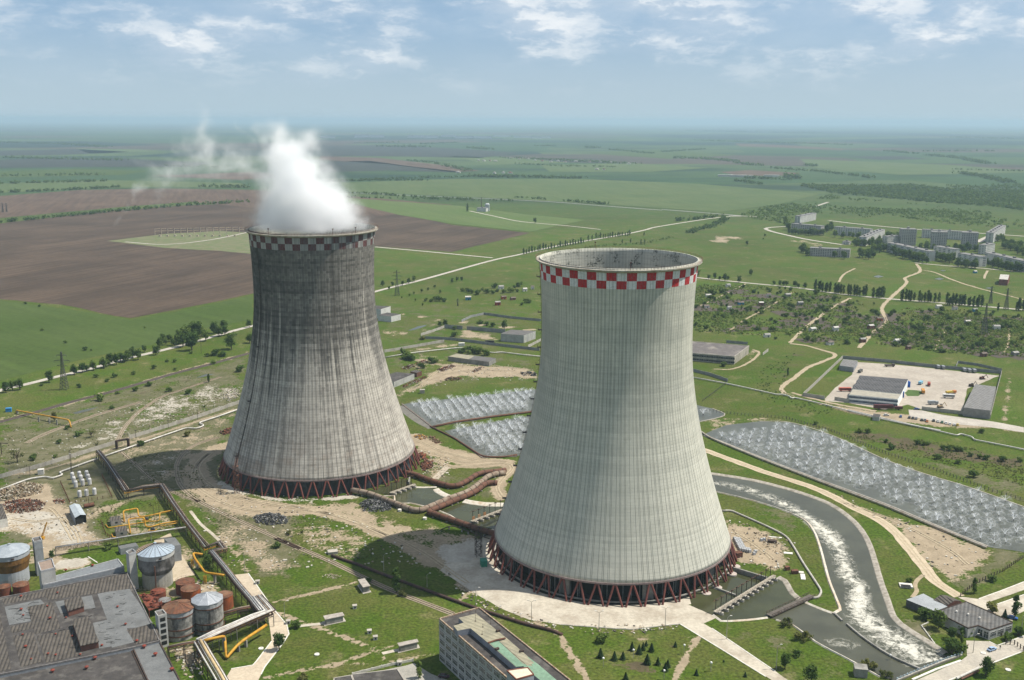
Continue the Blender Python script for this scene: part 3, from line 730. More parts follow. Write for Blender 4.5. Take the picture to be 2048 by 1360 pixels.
sheet('field', L(vq, 215, 482, 330, 468, 440, 462, 505, 466, 505, 508, 440, 502, 330, 496), M('substation_ground', (.10, .125, .045), (.15, .14, .075), sc=.06), FZ + .1, 1.5, 20)
sheet('field', L(vq, -120, 603, 0, 600, 180, 625, 262, 640, 400, 614, 505, 590, 505, 640, 380, 660, 300, 690, 150, 722, 0, 762, -160, 800), GREEN1, FZ, 1.0, 20)
sheet('field', L(vq, 640, 392, 780, 402, 920, 412, 1060, 430, 1170, 440, 1060, 464, 905, 448, 800, 430), field_mat('meadow_far', (.075, .115, .03), (.09, .12, .04), .4, 20, .12), FZ + .2, 2, 60)
# the patchwork beyond, in the photograph's bands
for pts, mt in (((640, 324, 740, 322, 830, 334, 905, 342, 930, 345, 780, 341, 640, 345), DARKF), ((640, 312, 760, 316, 900, 332, 960, 342, 900, 344, 770, 328, 640, 320), SOIL2),
                ((640, 292, 760, 290, 900, 296, 1040, 306, 960, 316, 800, 313, 640, 311), DARKF), ((680, 366, 900, 358, 1160, 358, 1400, 368, 1640, 388, 1560, 408, 1440, 424, 1200, 408, 900, 392, 700, 384), GREEN2),
                ((1470, 287, 1560, 290, 1700, 298, 1680, 301, 1560, 295, 1480, 293), SOIL2), ((1690, 313, 1800, 312, 1860, 318, 1760, 320), DARKF), ((1440, 344, 1500, 340, 1600, 346, 1580, 351, 1480, 352), SOIL2),
                ((-40, 322, 120, 315, 260, 318, 420, 326, 380, 334, 180, 334, -40, 336), DARKF), ((-40, 302, 150, 298, 260, 304, 120, 310, -40, 312), DARKF), ((-40, 344, 150, 338, 300, 342, 240, 350, -40, 356), GREEN1),
                ((-40, 285, 160, 282, 320, 290, 120, 295, -40, 296), BLUEF), ((150, 297, 280, 299, 330, 303, 180, 307), GREEN2), ((300, 352, 500, 344, 620, 352, 480, 360), SOIL2),
                ((-40, 368, 200, 360, 480, 366, 500, 376, 330, 374, 150, 378, -40, 388), GREEN2), ((1080, 330, 1260, 326, 1420, 336, 1300, 344, 1100, 344), GREEN2), ((1160, 306, 1320, 300, 1480, 310, 1340, 318), GREEN1),
                ((900, 312, 1060, 318, 1140, 326, 980, 330), GREEN2), ((1600, 318, 1900, 330, 2100, 345, 1800, 350, 1620, 335), GREEN2), ((1250, 272, 1450, 268, 1640, 274, 1480, 280), BLUEF), ((1640, 280, 1850, 276, 2100, 284, 2100, 290, 1800, 290), BLUEF),
                ((1350, 261, 1560, 259, 1800, 265, 2100, 274, 2100, 277, 1800, 271, 1500, 266), BLUEF)):
    sheet('field', L(vq, *pts), mt, .6 if min(pts[1::2]) < 330 else .35, 0)

# ------------------------------------------------------------------ roads, tracks, paths
ROADP = M('pale_road', (.40, .37, .32), (.33, .30, .26), sc=.15)
ASPH = M('worn_asphalt', (.26, .25, .235), (.20, .19, .18), sc=.12, stain=.35, stcol=(.15, .145, .14))
TRACK = M('dirt_track', (.34, .275, .18), (.255, .21, .14), sc=.3)
SLAB = M('concrete_slab', (.44, .40, .325), (.34, .30, .24), sc=.09, stain=.35, stcol=(.29, .245, .185), stsc=.09)
BAND = M('rail_ballast', (.085, .073, .066), (.055, .047, .043), sc=.5)
strip('road', L(vk, -160, 812, 10, 748, 170, 712, 400, 655, 620, 603, 840, 540, 1010, 500, 1220, 450, 1450, 385, 1680, 322) + L(vq, 600, 628, 748, 584, 843, 560, 980, 522, 1040, 509) + L(vu, 400, 160, 840, 85, 1120, 35, 1280, 0) + L(vv, 0, 600, 360, 548, 590, 548), 7.0, ROADP, .2, .03, 10)
strip('road', L(vv, 850, 495, 940, 465), 8, ROADP, .3)
strip('road', L(vw, 300, 412, 620, 427, 1000, 443, 1400, 462, 1700, 485, 2048, 511) + L(vv, 0, 507, 360, 535, 470, 545), 9, M('main_road', (.27, .27, .26), (.24, .24, .235)), .35, 0, 60)
strip('road', L(vw, 960, 515, 1100, 545, 1250, 575, 1500, 598, 1700, 620), 6, ROADP, .35, 0, 20)
strip('road', L(vq, 750, 494, 860, 504, 985, 516), 7, ROADP, .3)
strip('road', L(vq, 250, 484, 330, 489, 420, 480, 500, 464), 6, ROADP, .35)
strip('road', L(ve, 0, 455, 330, 490, 640, 520, 880, 555, 1180, 585, 1500, 610, 1975, 650), 6.5, ROADP, .2, .04, 12)
strip('road', L(ve, 820, 122, 1060, 150, 1360, 175, 1700, 196, 1975, 215), 9, ROADP, .35, 0, 40)
strip('road', L(ve, 640, 152, 460, 165, 470, 182, 560, 205, 700, 235, 900, 265), 8, ROADP, .3, 0, 15)
strip('road', L(ve, 440, 100, 230, 92), 8, ROADP, .4)
strip('road', L(ve, 1700, 250, 1790, 208), 14, ROADP, .3)
strip('road', L(ve, 1330, 372, 1500, 388, 1700, 402, 1975, 428), 7, M('town_lane', (.36, .33, .27)), .25, .1, 15)
RUT = M('wheel_rut', (.42, .35, .24), (.29, .235, .155), sc=.8)
def ruts(tr, w):
    if w < 4: return
    c = curve(tr, 5); nn = normals2(c)
    for s in (-.9, .9): strip('wheel_rut', [p + n * s for p, n in zip(c, nn)], .75, RUT, .17, .5, 5, False)
for tr, w in ((L(ve, 590, 845, 640, 795, 700, 740, 780, 680, 850, 630, 950, 580), 5), (L(ve, 590, 850, 680, 860, 770, 885, 860, 918, 760, 965, 690, 995, 620, 1050, 560, 1090, 540, 1120, 560, 1145), 5.5),
              (L(ve, 1000, 875, 1040, 830, 1080, 785, 1160, 725, 1135, 650, 1165, 600, 1230, 540, 1280, 490, 1275, 460, 1360, 422, 1340, 378), 6), (L(ve, 1380, 415, 1450, 430, 1560, 475, 1700, 520, 1975, 590), 5),
              (L(ve, 60, 625, 180, 570, 330, 495), 3), (L(ve, 210, 790, 330, 705, 450, 640, 610, 545), 3), (L(ve, 1450, 885, 1470, 840, 1520, 750), 3), (L(ve, 1850, 920, 1880, 850, 1890, 760), 3),
              (L(ve, 1740, 465, 1745, 445, 1760, 418), 4), (L(ve, 880, 485, 910, 440, 975, 405), 4), (L(ve, 140, 1000, 250, 1000, 350, 960, 410, 905, 370, 885), 3.5),
              (L(ve, 600, 1140, 830, 1200, 1100, 1250), 5)):
    strip('track', tr, w * .78, TRACK, .14, .3, 4); ruts(tr, w)
strip('track', L(vd, -40, 225, 40, 250, 300, 345, 560, 430, 760, 530, 900, 600, 1000, 700, 1080, 800, 1150, 885, 1260, 955), 6.5, M('pale_track', (.46, .385, .275), (.38, .31, .215), sc=.3), .1, .12, 5)
for tr in (L(va, 1240, 80, 1130, 130, 1060, 200, 1060, 290, 1130, 350, 1250, 410, 1400, 440, 1632, 440), L(vb, 60, 250, -10, 330, 60, 420, 250, 490, 500, 530, 700, 570, 900, 650, 1080, 740, 1300, 890), L(vb, 30, 420, 240, 480, 480, 520, 720, 580, 900, 660), L(vt, 960, 0, 1150, 60, 1400, 140, 1700, 120, 1900, 130), L(vt, 1100, 110, 1250, 190, 1450, 190, 1700, 160, 1880, 150, 1960, 210, 1850, 330, 1790, 430, 1840, 540), L(vg, 310, 1190, 420, 1240, 560, 1300, 800, 1360), L(vk, 0, 1335, 300, 1290, 700, 1170, 1100, 1040, 1600, 880), L(vd, -40, 225, 40, 250, 300, 345, 560, 430, 760, 530, 900, 600, 1000, 700, 1080, 800, 1150, 885, 1260, 955), L(va, 60, 480, 200, 500, 330, 480, 420, 560, 440, 640), L(va, 120, 440, 260, 420, 330, 480, 400, 600), L(vd, 160, 640, 260, 700, 350, 770), L(vd, 700, 500, 950, 590, 1200, 720, 1300, 800), L(vg, 250, 850, 420, 760, 560, 660, 800, 640, 1100, 665), L(vg, 330, 820, 500, 730, 700, 690, 1000, 680)): ruts(tr, 9)
strip('path', L(vm, 430, 0, 350, 70, 325, 140, 345, 210, 290, 290), 2.0, TRACK, .1, .15, 2)
strip('path', L(va, 1035, 440, 1090, 510, 1160, 570, 1230, 640), 1.8, SLAB, .09, .1, 3)
strip('path', L(vb, 470, 1100, 610, 1085), 2.2, SLAB, .09); strip('path', L(vb, 885, 1232, 960, 1215), 2.2, SLAB, .09)
strip('path', L(vt, 1220, 190, 1080, 330), 4.5, M('slab_path', (.42, .36, .28)), .1, .05)
# concrete apron round the near tower with its approach roads
sheet('apron', L(vc, 120, 690, 300, 800, 500, 880, 700, 912, 950, 928, 1150, 938, 1300, 922, 1450, 908, 1990, 1240, 2048, 1275, 2160, 1340) + L(vc, 2160, 1280, 2048, 1205, 1820, 1050, 1650, 935, 1600, 905, 1690, 860, 1450, 768, 1330, 795, 1080, 812, 830, 795, 620, 755, 430, 690, 300, 610, 230, 500, 170, 480, 120, 520, -20, 520, -60, 570), SLAB, .05, .25, 5)
m = MB(); P = []
for i in range(41):
    a = math.radians(-205 + 150 * i / 40); d = Vector((math.cos(a), math.sin(a), 0)); P += [tuple(NEAR + d * 61 + Vector((0, 0, .04))), tuple(NEAR + d * (68.5 + rnd.uniform(-.5, .5)) + Vector((0, 0, .04)))]
m.add(P, [(2 * i, 2 * i + 1, 2 * i + 3, 2 * i + 2) for i in range(40)]); m.build('apron', SLAB)['kind'] = 'structure'
sheet('road', L(va, 1270, 788, 1350, 780, 1400, 850, 1480, 965, 1560, 1060, 1572, 1110, 1540, 1160, 1440, 1290, 1420, 1330, 1385, 1400, 1200, 1400, 1258, 1300, 1375, 1280, 1395, 1258, 1478, 1150, 1468, 1080, 1460, 1000, 1370, 900), M('concrete_road', (.47, .40, .30), (.40, .335, .25), sc=.1, stain=.2, stcol=(.33, .27, .2)), .07, .1, 5)
sheet('road', L(vm, 220, 1420, 920, 1112, 1000, 1050, 985, 850, 1290, 862, 1390, 925, 1490, 890, 1740, 790, 1900, 720, 1900, 900, 1736, 985, 1310, 1150, 760, 1380, 640, 1440), M('gate_road', (.40, .365, .30), (.34, .31, .26), sc=.12, stain=.25, stcol=(.25, .23, .2)), .07, .1, 5)
sheet('pavement', L(vm, 880, 290, 950, 285, 1150, 312, 1736, 92, 1900, 30, 1900, 110, 1736, 195, 1255, 360, 1330, 400, 1736, 260, 1900, 200, 1900, 420, 1736, 470, 1590, 540, 1590, 600, 1000, 345), SLAB, .06, .1, 5)
sheet('pavement', L(va, 930, 560, 1000, 700, 1060, 790, 1010, 800, 900, 840, 870, 700, 840, 600), M('yard_sand', (.43, .36, .265), (.36, .30, .21), sc=.2), .06, .4, 4)
sheet('yard', L(ve, 975, 958, 1200, 972, 1450, 998, 1835, 1040, 1800, 1050, 1700, 1095, 1640, 1115, 1608, 1258, 1500, 1255, 1370, 1240, 1290, 1210, 1150, 1240, 930, 1200, 800, 1190, 800, 1175, 860, 1110, 960, 1030), M('yard_concrete', (.36, .32, .265), (.30, .265, .22), sc=.05, stain=.3, stcol=(.30, .26, .21), stsc=.05), .08, .3, 6)
sheet('road', L(ve, 1290, 1240, 1370, 1245, 1500, 1272, 1800, 1312, 1975, 1345, 1975, 1375, 1780, 1345, 1480, 1318, 1400, 1300, 1300, 1280), M('car_park', (.40, .37, .32), (.33, .30, .26), sc=.1), .11, .2, 5)
sheet('road', L(vb, 620, 1372, 740, 1345, 1000, 1290, 1040, 1278, 1120, 1330, 1200, 1360, 1300, 1420, 700, 1450), M('office_yard', (.31, .295, .26), (.25, .24, .21), sc=.2), .06, .1, 4)
sheet('lawn_bed', L(ve, 1290, 1122, 1360, 1128, 1375, 1145, 1350, 1160, 1285, 1160, 1270, 1140), M('lawn', (.06, .11, .02)), .12, .3, 3)

# kerbs
KERB = M('white_kerb', (.62, .60, .55), (.50, .48, .43), sc=.6)
def kerb(pts, w=.35, h=.14, mat=KERB, smooth=True, z0=.02, name='kerb'):
    c = curve(pts, 4) if smooth else pts; nn = normals2([Vector((p[0], p[1], 0)) for p in c]); m = MB(); P = []
    for p, n in zip(c, nn):
        a = Vector((p[0], p[1], 0)) + n * w / 2; b = Vector((p[0], p[1], 0)) - n * w / 2
        P += [(a.x, a.y, z0), (a.x, a.y, h), (b.x, b.y, h), (b.x, b.y, z0)]
    k = len(c); m.add(P, [(4 * i + j, 4 * i + 4 + j, 4 * i + 5 + j, 4 * i + 1 + j) for i in range(k - 1) for j in range(3)] + [(0, 1, 2, 3), (4 * k - 1, 4 * k - 2, 4 * k - 3, 4 * k - 4)])
    o = m.build(name, mat); o['kind'] = 'structure'; return o
for pts in (L(va, 1350, 780, 1400, 850, 1480, 965, 1560, 1060, 1572, 1110, 1540, 1160, 1440, 1290, 1420, 1330), L(va, 1258, 1300, 1375, 1280, 1395, 1258, 1478, 1150), L(vc, 1650, 935, 1820, 1050, 2048, 1205), L(vc, 1990, 1240, 1740, 1085, 1450, 908),
            L(vm, 1150, 310, 1440, 205, 1736, 90), L(vm, 1330, 400, 1560, 320, 1736, 255), L(vm, 1285, 862, 1390, 915, 1520, 870, 1736, 790), L(vm, 1310, 1148, 1700, 998), L(vm, 760, 1365, 1150, 1215), L(va, 480, 690, 530, 722), L(va, 240, 640, 0, 700)):
    kerb(pts, .5, .16, smooth=False)
kerb(L(vc, 700, 912, 950, 930, 1150, 942, 1300, 924, 1450, 908), .6, .16, CONC_D)
# railway: two worn branches joining, plus the main line
RAIL = M('rail_steel', (.13, .085, .06), (.09, .06, .045), sc=1)
SLEEP = M('sleeper', (.20, .165, .13), (.14, .115, .09), sc=1)
def railway(pts, w=3.2, bal=BAND, tie=True):
    strip('track_bed', pts, w, bal, .12, .1, 6)
    c = curve(pts, 6); nn = normals2(c); m = MB()
    for s in (-.76, .76):
        P = []
        for p, n in zip(c, nn): 
            for dx, z in ((-.09, .14), (-.09, .34), (.09, .34), (.09, .14)): q = p + n * (s + dx); P.append((q.x, q.y, z))
        m.add(P, [(4 * i + j, 4 * i + 4 + j, 4 * i + 5 + j, 4 * i + 1 + j) for i in range(len(c) - 1) for j in range(3)])
    o = m.build('rail', RAIL); o['kind'] = 'structure'
TB = M('old_ballast', (.28, .235, .165), (.21, .18, .125), sc=.4)
railway(L(va, 1190, 40, 1090, 70, 1010, 115, 965, 180, 962, 240, 990, 310, 1080, 385, 1250, 470, 1450, 562, 1632, 648) + L(vb, 370, 672, 650, 792, 900, 912, 1230, 1040), 3.4, TB)
railway(L(va, 660, 120, 740, 190, 830, 270, 940, 335, 1080, 392), 3.0, TB)
railway(L(vk, -100, 990, 0, 965, 230, 903, 490, 828, 740, 765, 1000, 690, 1200, 632, 1440, 570, 1700, 497), 6.0)
railway(L(vk, 800, 1090, 850, 1000, 940, 900, 1040, 830, 1110, 790, 1300, 725, 1500, 660), 3.4, TB)
railway(L(vk, 180, 1110, 300, 1050, 480, 980, 700, 905, 960, 830), 4.5, TB)
# ------------------------------------------------------------------ water
def water_mat(name, col, bump=.5, sc=.35, rough=.12):
    m, nt = newmat(name); t = NT(nt); p = t.pos()
    n = t.noise(t.vm('MULTIPLY', p, (1, .6, 1)), sc, 4, .6); n2 = t.noise(p, .05, 4, .6)
    c = t.mix(t.ss(n2, .35, .65), col, tuple(x * 1.35 for x in col))
    t.out(t.bsdf(c, rough, 0, t.bump(n, .2, bump), .22).outputs[0]); return m
POND = water_mat('pond_water', (.066, .069, .054), .10, .35, .3); CANAL = water_mat('canal_water', (.054, .055, .038), .2, .5, .28); BASIN = water_mat('basin_water', (.040, .043, .020), .15, .4, .12)
sheet('pond_water', L(vg, 242, 938, 470, 1112, 1300, 985, 1480, 960, 1480, 790, 1330, 818), POND, .10, .5, 8)
sheet('pond_water', L(vg, 560, 1140, 850, 1342, 1110, 1330, 1330, 1300, 1400, 1120, 1300, 1010, 1100, 1045, 760, 1105), POND, .10, .5, 8)
sheet('pond_water', L(vd, -60, 10, 0, 28, 60, 42, 120, 68, 95, 85, 0, 105, -60, 115), POND, .10, .4, 6)
BIG = L(vd, 10, 172, 60, 148, 130, 122, 290, 104, 440, 110, 640, 172, 900, 290, 1100, 362, 1300, 422, 1580, 522, 1800, 600, 1800, 830, 1560, 738, 1400, 714, 1150, 612, 900, 507, 600, 396, 300, 282, 100, 202)
sheet('pond_water', BIG, POND, .10, .4, 8)
OUTER = L(vd, -30, 352, 70, 365, 250, 394, 410, 434, 520, 468, 620, 508, 700, 560, 762, 620, 805, 690, 835, 780, 860, 870, 890, 955, 930, 1060, 1000, 1120, 1100, 1182, 1180, 1238)
INNER = L(vd, -30, 420, 85, 446, 250, 485, 400, 532, 510, 582, 560, 642, 590, 722, 612, 805, 635, 885, 665, 960, 686, 1022, 652, 1042)
LOWER = L(vd, 372, 1066, 440, 1085, 500, 1125, 560, 1170, 640, 1215, 700, 1245, 800, 1300, 880, 1345)
sheet('canal_water', OUTER + L(vd, 1270, 1248, 960, 1370) + LOWER[::-1] + L(vd, 330, 1060, 510, 980, 600, 1025) + INNER[::-1], CANAL, .08)
sheet('basin_water', L(vd, -60, 930, -40, 1000, 60, 1046, 100, 1074, 230, 1072, 330, 1060, 520, 985, 470, 970, 435, 942, 400, 882, 372, 866, 300, 852, 170, 818, 120, 800, 20, 860), BASIN, .09)
sheet('basin_water', L(vt, 330, 470, 560, 520, 620, 580, 690, 605, 800, 600, 980, 640, 1060, 620, 1230, 550, 1150, 500, 1070, 450, 1100, 425, 860, 440, 850, 400, 760, 330, 640, 360, 480, 420), BASIN, .09)
sheet('basin_water', L(vt, 1140, 690, 1330, 780, 1400, 820, 1500, 850, 1700, 890, 1850, 920, 2000, 800, 1850, 645, 1650, 640, 1500, 620, 1390, 600, 1230, 660), BASIN, .09)
sheet('puddle', L(vg, 280, 385, 360, 350, 430, 338, 415, 352, 340, 376), BASIN, .06, .3, 5); sheet('puddle', L(vk, 1330, 665, 1400, 640, 1460, 640, 1380, 660), CANAL, .06, .3, 5); sheet('puddle', L(vk, 490, 905, 560, 885, 670, 862, 600, 890, 520, 910), CANAL, .06, .3, 5)
for c in ((1115, 453, 30, 8), (1475, 467, 28, 7), (1770, 521, 25, 5), (1495, 418, 20, 4)): sheet('puddle', L(ve, c[0] - c[2], c[1], c[0], c[1] - c[3], c[0] + c[2], c[1], c[0], c[1] + c[3]), CANAL, .25, .5, 6)

# ---- banks: sloped concrete lips
BANK = M('canal_bank', (.36, .33, .28), (.25, .225, .185), sc=.5, stain=.5, stcol=(.12, .105, .085))
BANKW = M('white_bank', (.52, .49, .43), (.40, .36, .29), sc=.5, stain=.5, stcol=(.34, .20, .09), stsc=.08)
PIPEW = M('pond_pipe', (.42, .39, .34), (.30, .25, .20), sc=.6, stain=.3, stcol=(.2, .11, .06))
def bank(pts, w, h, mat, name='bank', smooth=True, side=1):
    """lip from the water (inner edge, low) up to a crest then down to the ground"""
    c = curve(pts, 4) if smooth else pts; nn = normals2([Vector((p[0], p[1], 0)) for p in c]); m = MB(); P = []
    for p, n in zip(c, nn):
        n = n * side; p = Vector((p[0], p[1], 0))
        for d, z in ((-.25, .03), (.12, .42 * h), (w * .72, h), (w, h), (w + .35, .0)): q = p + n * (d + rnd.uniform(-.05, .05)); P.append((q.x, q.y, z))
    k = len(c); m.add(P, [(5 * i + j, 5 * i + 5 + j, 5 * i + 6 + j, 5 * i + 1 + j) for i in range(k - 1) for j in range(4)])
    o = m.build(name, mat); o['kind'] = 'structure'; return o
bank(OUTER, 2.6, .7, BANK, side=1); bank(INNER, 1.1, .6, BANKW, side=-1); bank(LOWER, .9, .5, BANKW, side=-1)
bank(L(vd, 652, 1042, 600, 1025, 540, 1000, 505, 985), 1.0, .5, BANKW, side=-1)
bank(L(vd, 372, 866, 402, 882, 436, 942, 470, 970, 520, 985), 2.4, .7, BANK, side=1)
bank(L(vd, 330, 1060, 230, 1072, 100, 1076, 60, 1046), .8, .4, BANKW, side=-1)
bank(L(vt, 1060, 455, 1080, 480, 1150, 520, 1240, 555), 3.6, .8, BANKW, side=1); bank(L(vt, 1390, 600, 1480, 618, 1650, 640, 1860, 645), 4.4, .8, BANKW, side=1)
bank(L(vt, 690, 605, 800, 600, 980, 640), .9, .4, BANKW, side=-1); bank(L(vt, 1140, 690, 1260, 740, 1340, 790, 1370, 800), .9, .4, BANKW, side=-1)
bank(L(vt, 630, 580, 625, 520, 480, 520), .7, .4, BANKW, smooth=False, side=1); bank(L(vt, 860, 430, 960, 432, 1100, 428), .9, .5, BANKW, side=1)
EDGEM = M('pond_kerb', (.36, .335, .29), (.26, .235, .2), sc=.4, stain=.4, stcol=(.15, .13, .1))
kerb(L(vd, 20, 176, 100, 202, 300, 282, 600, 396, 900, 507, 1150, 612, 1400, 714), 1.0, .5, EDGEM, name='pond_edge'); kerb(L(vd, 60, 42, 120, 68, 95, 85, 0, 106), .9, .35, EDGEM, name='pond_edge')
kerb(L(vd, 290, 104, 440, 110, 640, 172, 900, 290, 1100, 362, 1300, 422, 1580, 522), .8, .25, EDGEM, name='pond_edge')
kerb(L(vg, 242, 938, 470, 1112, 660, 1210, 850, 1345, 1110, 1335), 1.2, .45, M('pond_rim_dark', (.12, .10, .085), (.2, .16, .13), sc=.4), smooth=False, name='pond_edge')
strip('bank', L(vg, 232, 950, 330, 1040, 470, 1120), 7, M('pond_berm', (.16, .15, .13), (.11, .105, .09), sc=.3), .05, .1)

# ---- foam on the canal
def foam_mat():
    m, nt = newmat('foam'); t = NT(nt); p = t.pos(); e = t.attr('core')
    q = t.vm('ADD', p, t.vm('SCALE', t.vm('SUBTRACT', t.noise(p, .10, 3, .6, out=1), (.5, .5, .5)), 12.0))
    n = t.noise(q, .22, 7, .7); n2 = t.noise(q, 1.1, 4, .65); r1 = t.m('ABSOLUTE', t.m('SUBTRACT', t.noise(q, .16, 5, .62), .5))
    v = t.m('ADD', t.m('ADD', n, t.m('MULTIPLY', n2, .3)), t.m('MULTIPLY', e, .34))
    solid = t.ss(v, .80, 1.0); vein = t.m('MULTIPLY', t.ss(t.m('ADD', r1, t.m('MULTIPLY', t.m('SUBTRACT', n2, .5), .12)), .05, .005), t.ss(e, -.05, .45, 0, .5))
    a = t.m('MAXIMUM', solid, vein)
    b = t.bsdf((.60, .585, .51), .9, 0, None, .2); tr = t.n('ShaderNodeBsdfTransparent'); mx = t.n('ShaderNodeMixShader')
    t.put(mx.inputs[0], t.m('MULTIPLY', a, .85)); nt.links.new(tr.outputs[0], mx.inputs[1]); nt.links.new(b.outputs[0], mx.inputs[2]); t.out(mx.outputs[0]); return m
def foam(rows, mat):
    """rows: centre, width, strength along the flow"""
    c = curve([r[0] for r in rows], 3.0); nn = normals2(c); n = len(c); m = MB(); P = []; A = []
    for i, (p, nv) in enumerate(zip(c, nn)):
        f = i / (n - 1) * (len(rows) - 1); k = min(int(f), len(rows) - 2); f -= k
        w = rows[k][1] * (1 - f) + rows[k + 1][1] * f; s = rows[k][2] * (1 - f) + rows[k + 1][2] * f
        for j in range(7):
            d = (j - 3) / 3; q = p + nv * (d * w / 2); P.append((q.x, q.y, .11)); A.append(s * (1 - abs(d) ** 1.6) - .25 * abs(d))
    m.add(P, [(7 * i + j + 1, 7 * i + 8 + j, 7 * i + 7 + j, 7 * i + j) for i in range(n - 1) for j in range(6)])
    o = m.build('foam', mat); at = o.data.attributes.new('core', 'FLOAT', 'POINT'); at.data.foreach_set('value', A)
    tag(o, 'white foam streaks floating along the curved canal', 'foam', kind='stuff')
FM = foam_mat()
foam([(vd(40, 395), 15, .45), (vd(230, 436), 18, .55), (vd(380, 492), 18, .6), (vd(505, 560), 17, .7), (vd(600, 630), 16, .85), (vd(648, 690), 18, .95), (vd(690, 760), 18, .95), (vd(715, 850), 15, .8), (vd(765, 905), 16, .85), (vd(770, 985), 15, 1.0),
      (vd(790, 1050), 16, 1.0), (vd(870, 1120), 24, .95), (vd(980, 1190), 28, .9), (vd(1110, 1275), 30, .9)], FM)
foam([(vd(600, 1170), 11, .25), (vd(690, 1185), 17, .5), (vd(780, 1200), 11, .25)], FM)

# ------------------------------------------------------------------ fountains of the spray ponds
def spray_mat():
    m, nt = newmat('spray'); t = NT(nt); p = t.pos(); al = t.attr('veil')
    n = t.noise(p, 1.7, 4, .7); n0 = t.noise(p, .06, 2, .5)
    al = t.m('MULTIPLY', al, t.m('MULTIPLY', t.ss(n, .33, .66, .45, 1.15), t.lin(n0, .3, .7, .6, 1.15)))
    d = t.n('ShaderNodeBsdfDiffuse'); d.inputs[0].default_value = (.84, .87, .90, 1); tl = t.n('ShaderNodeBsdfTranslucent'); tl.inputs[0].default_value = (.84, .87, .90, 1)
    m1 = t.n('ShaderNodeMixShader'); m1.inputs[0].default_value = .5; nt.links.new(d.outputs[0], m1.inputs[1]); nt.links.new(tl.outputs[0], m1.inputs[2])
    tr = t.n('ShaderNodeBsdfTransparent'); mx = t.n('ShaderNodeMixShader'); t.put(mx.inputs[0], al); nt.links.new(tr.outputs[0], mx.inputs[1]); nt.links.new(m1.outputs[0], mx.inputs[2]); t.out(mx.outputs[0]); return m
SPRAY = spray_mat()
def spray_geo(m, A, c, sc, r, wind=(.5, .12)):
    """one fountain at c: riser, crown of jets, drifting veil, splash ring"""
    c = Vector(c); n0 = len(m.v); m.cm = 0
    m.tube(c, c + Vector((0, 0, 1.4 * sc)), .13, 5); m.tube(c + Vector((0, 0, .9 * sc)), c + Vector((0, 0, 1.5 * sc)), .24, 6); A += [0] * (len(m.v) - n0); m.cm = 1
    k = r.randrange(6, 9); ph = r.uniform(0, 6.28)
    for i in range(k):
        a = ph + 6.283 * i / k + r.uniform(-.2, .2); d = Vector((math.cos(a), math.sin(a), 0)); s = Vector((-d.y, d.x, 0)); R = r.uniform(2.4, 4.8) * sc; H_ = r.uniform(1.7, 4.0) * sc; P = []; al = (.95, .9, .75, .5, .24, .08, .01)
        for j in range(7):
            f = j / 6; q = c + d * (R * f) + Vector((wind[0] * f * f * 2 * sc, wind[1] * f * f * 2 * sc, 1.3 * sc + H_ * (1 - (f / .72 - 1) ** 2) - (1.1 * sc * max(0, f - .72) * 3.4))); w = (.08 + .42 * f) * sc
            P += [q - s * w, q + s * w]; A += [al[j]] * 2
        m.add(P, [(2 * j, 2 * j + 1, 2 * j + 3, 2 * j + 2) for j in range(6)])
    prof = [(.5, 1.6, .03), (1.8, 3.4, .09), (3.0, 3.9, .10), (3.9, 2.6, .07), (4.7, .9, .04)]; b = len(m.v)
    m.lathe(c + Vector((wind[0], wind[1], 0)), [(x * sc, z * sc) for x, z, _ in prof], 14); m.f.pop(); m.m.pop()
    for _, _, q in prof: A += [q] * 14
    for R0, R1, q0, q1 in ((3.1, 3.8, 0, .34), (3.8, 4.6, .34, 0)):
        m.lathe(c, [(R0 * sc, .06), (R1 * sc, .06)], 18); m.f.pop(); m.m.pop(); A += [q0] * 18 + [q1] * 18
def fountain_mesh(k):
    m = MB(); A = []; spray_geo(m, A, (0, 0, 0), (1.0, .9, 1.1, .97, 1.04)[k], random.Random(k + 3)); return m, A
def set_veil(o, A): at = o.data.attributes.new('veil', 'FLOAT', 'POINT'); at.data.foreach_set('value', A); return o
FNT = []
for k in range(5): m, A = fountain_mesh(k); FNT.append(set_veil(m.build('fountain', [DARK_STEEL, SPRAY], None, (0, 0, 0), True), A))
FN = [Proto(o) for o in FNT]
def inside(p, poly):
    r = False; n = len(poly)
    for i in range(n):
        a, b = poly[i], poly[(i + 1) % n]
        if (a[1] > p[1]) != (b[1] > p[1]) and p[0] < (b[0] - a[0]) * (p[1] - a[1]) / (b[1] - a[1]) + a[0]: r = not r
    return r
def edge_d(p, poly):
    best = 1e9
    for i in range(len(poly)):
        a = Vector(poly[i][:2]); b = Vector(poly[(i + 1) % len(poly)][:2]); d = b - a; t = max(0, min(1, (Vector(p[:2]) - a).dot(d) / d.length_squared)); best = min(best, (a + d * t - Vector(p[:2])).length)
    return best
NF = [0]
def fountains(poly, o, u, su, sv, nu, nv, where, group, margin, sc, cut=None, mass=None):
    u = Vector((u[0], u[1])).normalized(); v = Vector((-u.y, u.x)); v = v if v.y > 0 else -v
    for j in range(nv):
        k = 0
        for i in range(nu):
            p = Vector(o[:2]) + u * (su * (i + .23 * (j % 4))) + v * (sv * j) + Vector((rnd.uniform(-1.1, 1.1), rnd.uniform(-1.0, 1.0)))
            if not inside(p, poly) or edge_d(p, poly) < margin or (cut and cut(p)): continue
            if rnd.random() < .04: continue
            k += 1; NF[0] += 1
            if mass is not None: spray_geo(mass[0], mass[1], (p.x, p.y, .1), sc * rnd.uniform(.85, 1.15), rnd); continue
            FN[rnd.randrange(5)].put((p.x, p.y, .1), rnd.uniform(-1.2, 1.2), sc * rnd.uniform(.78, 1.2), f'white water spray {where}, row {j + 1}, {ordn(k)} from the left', group)
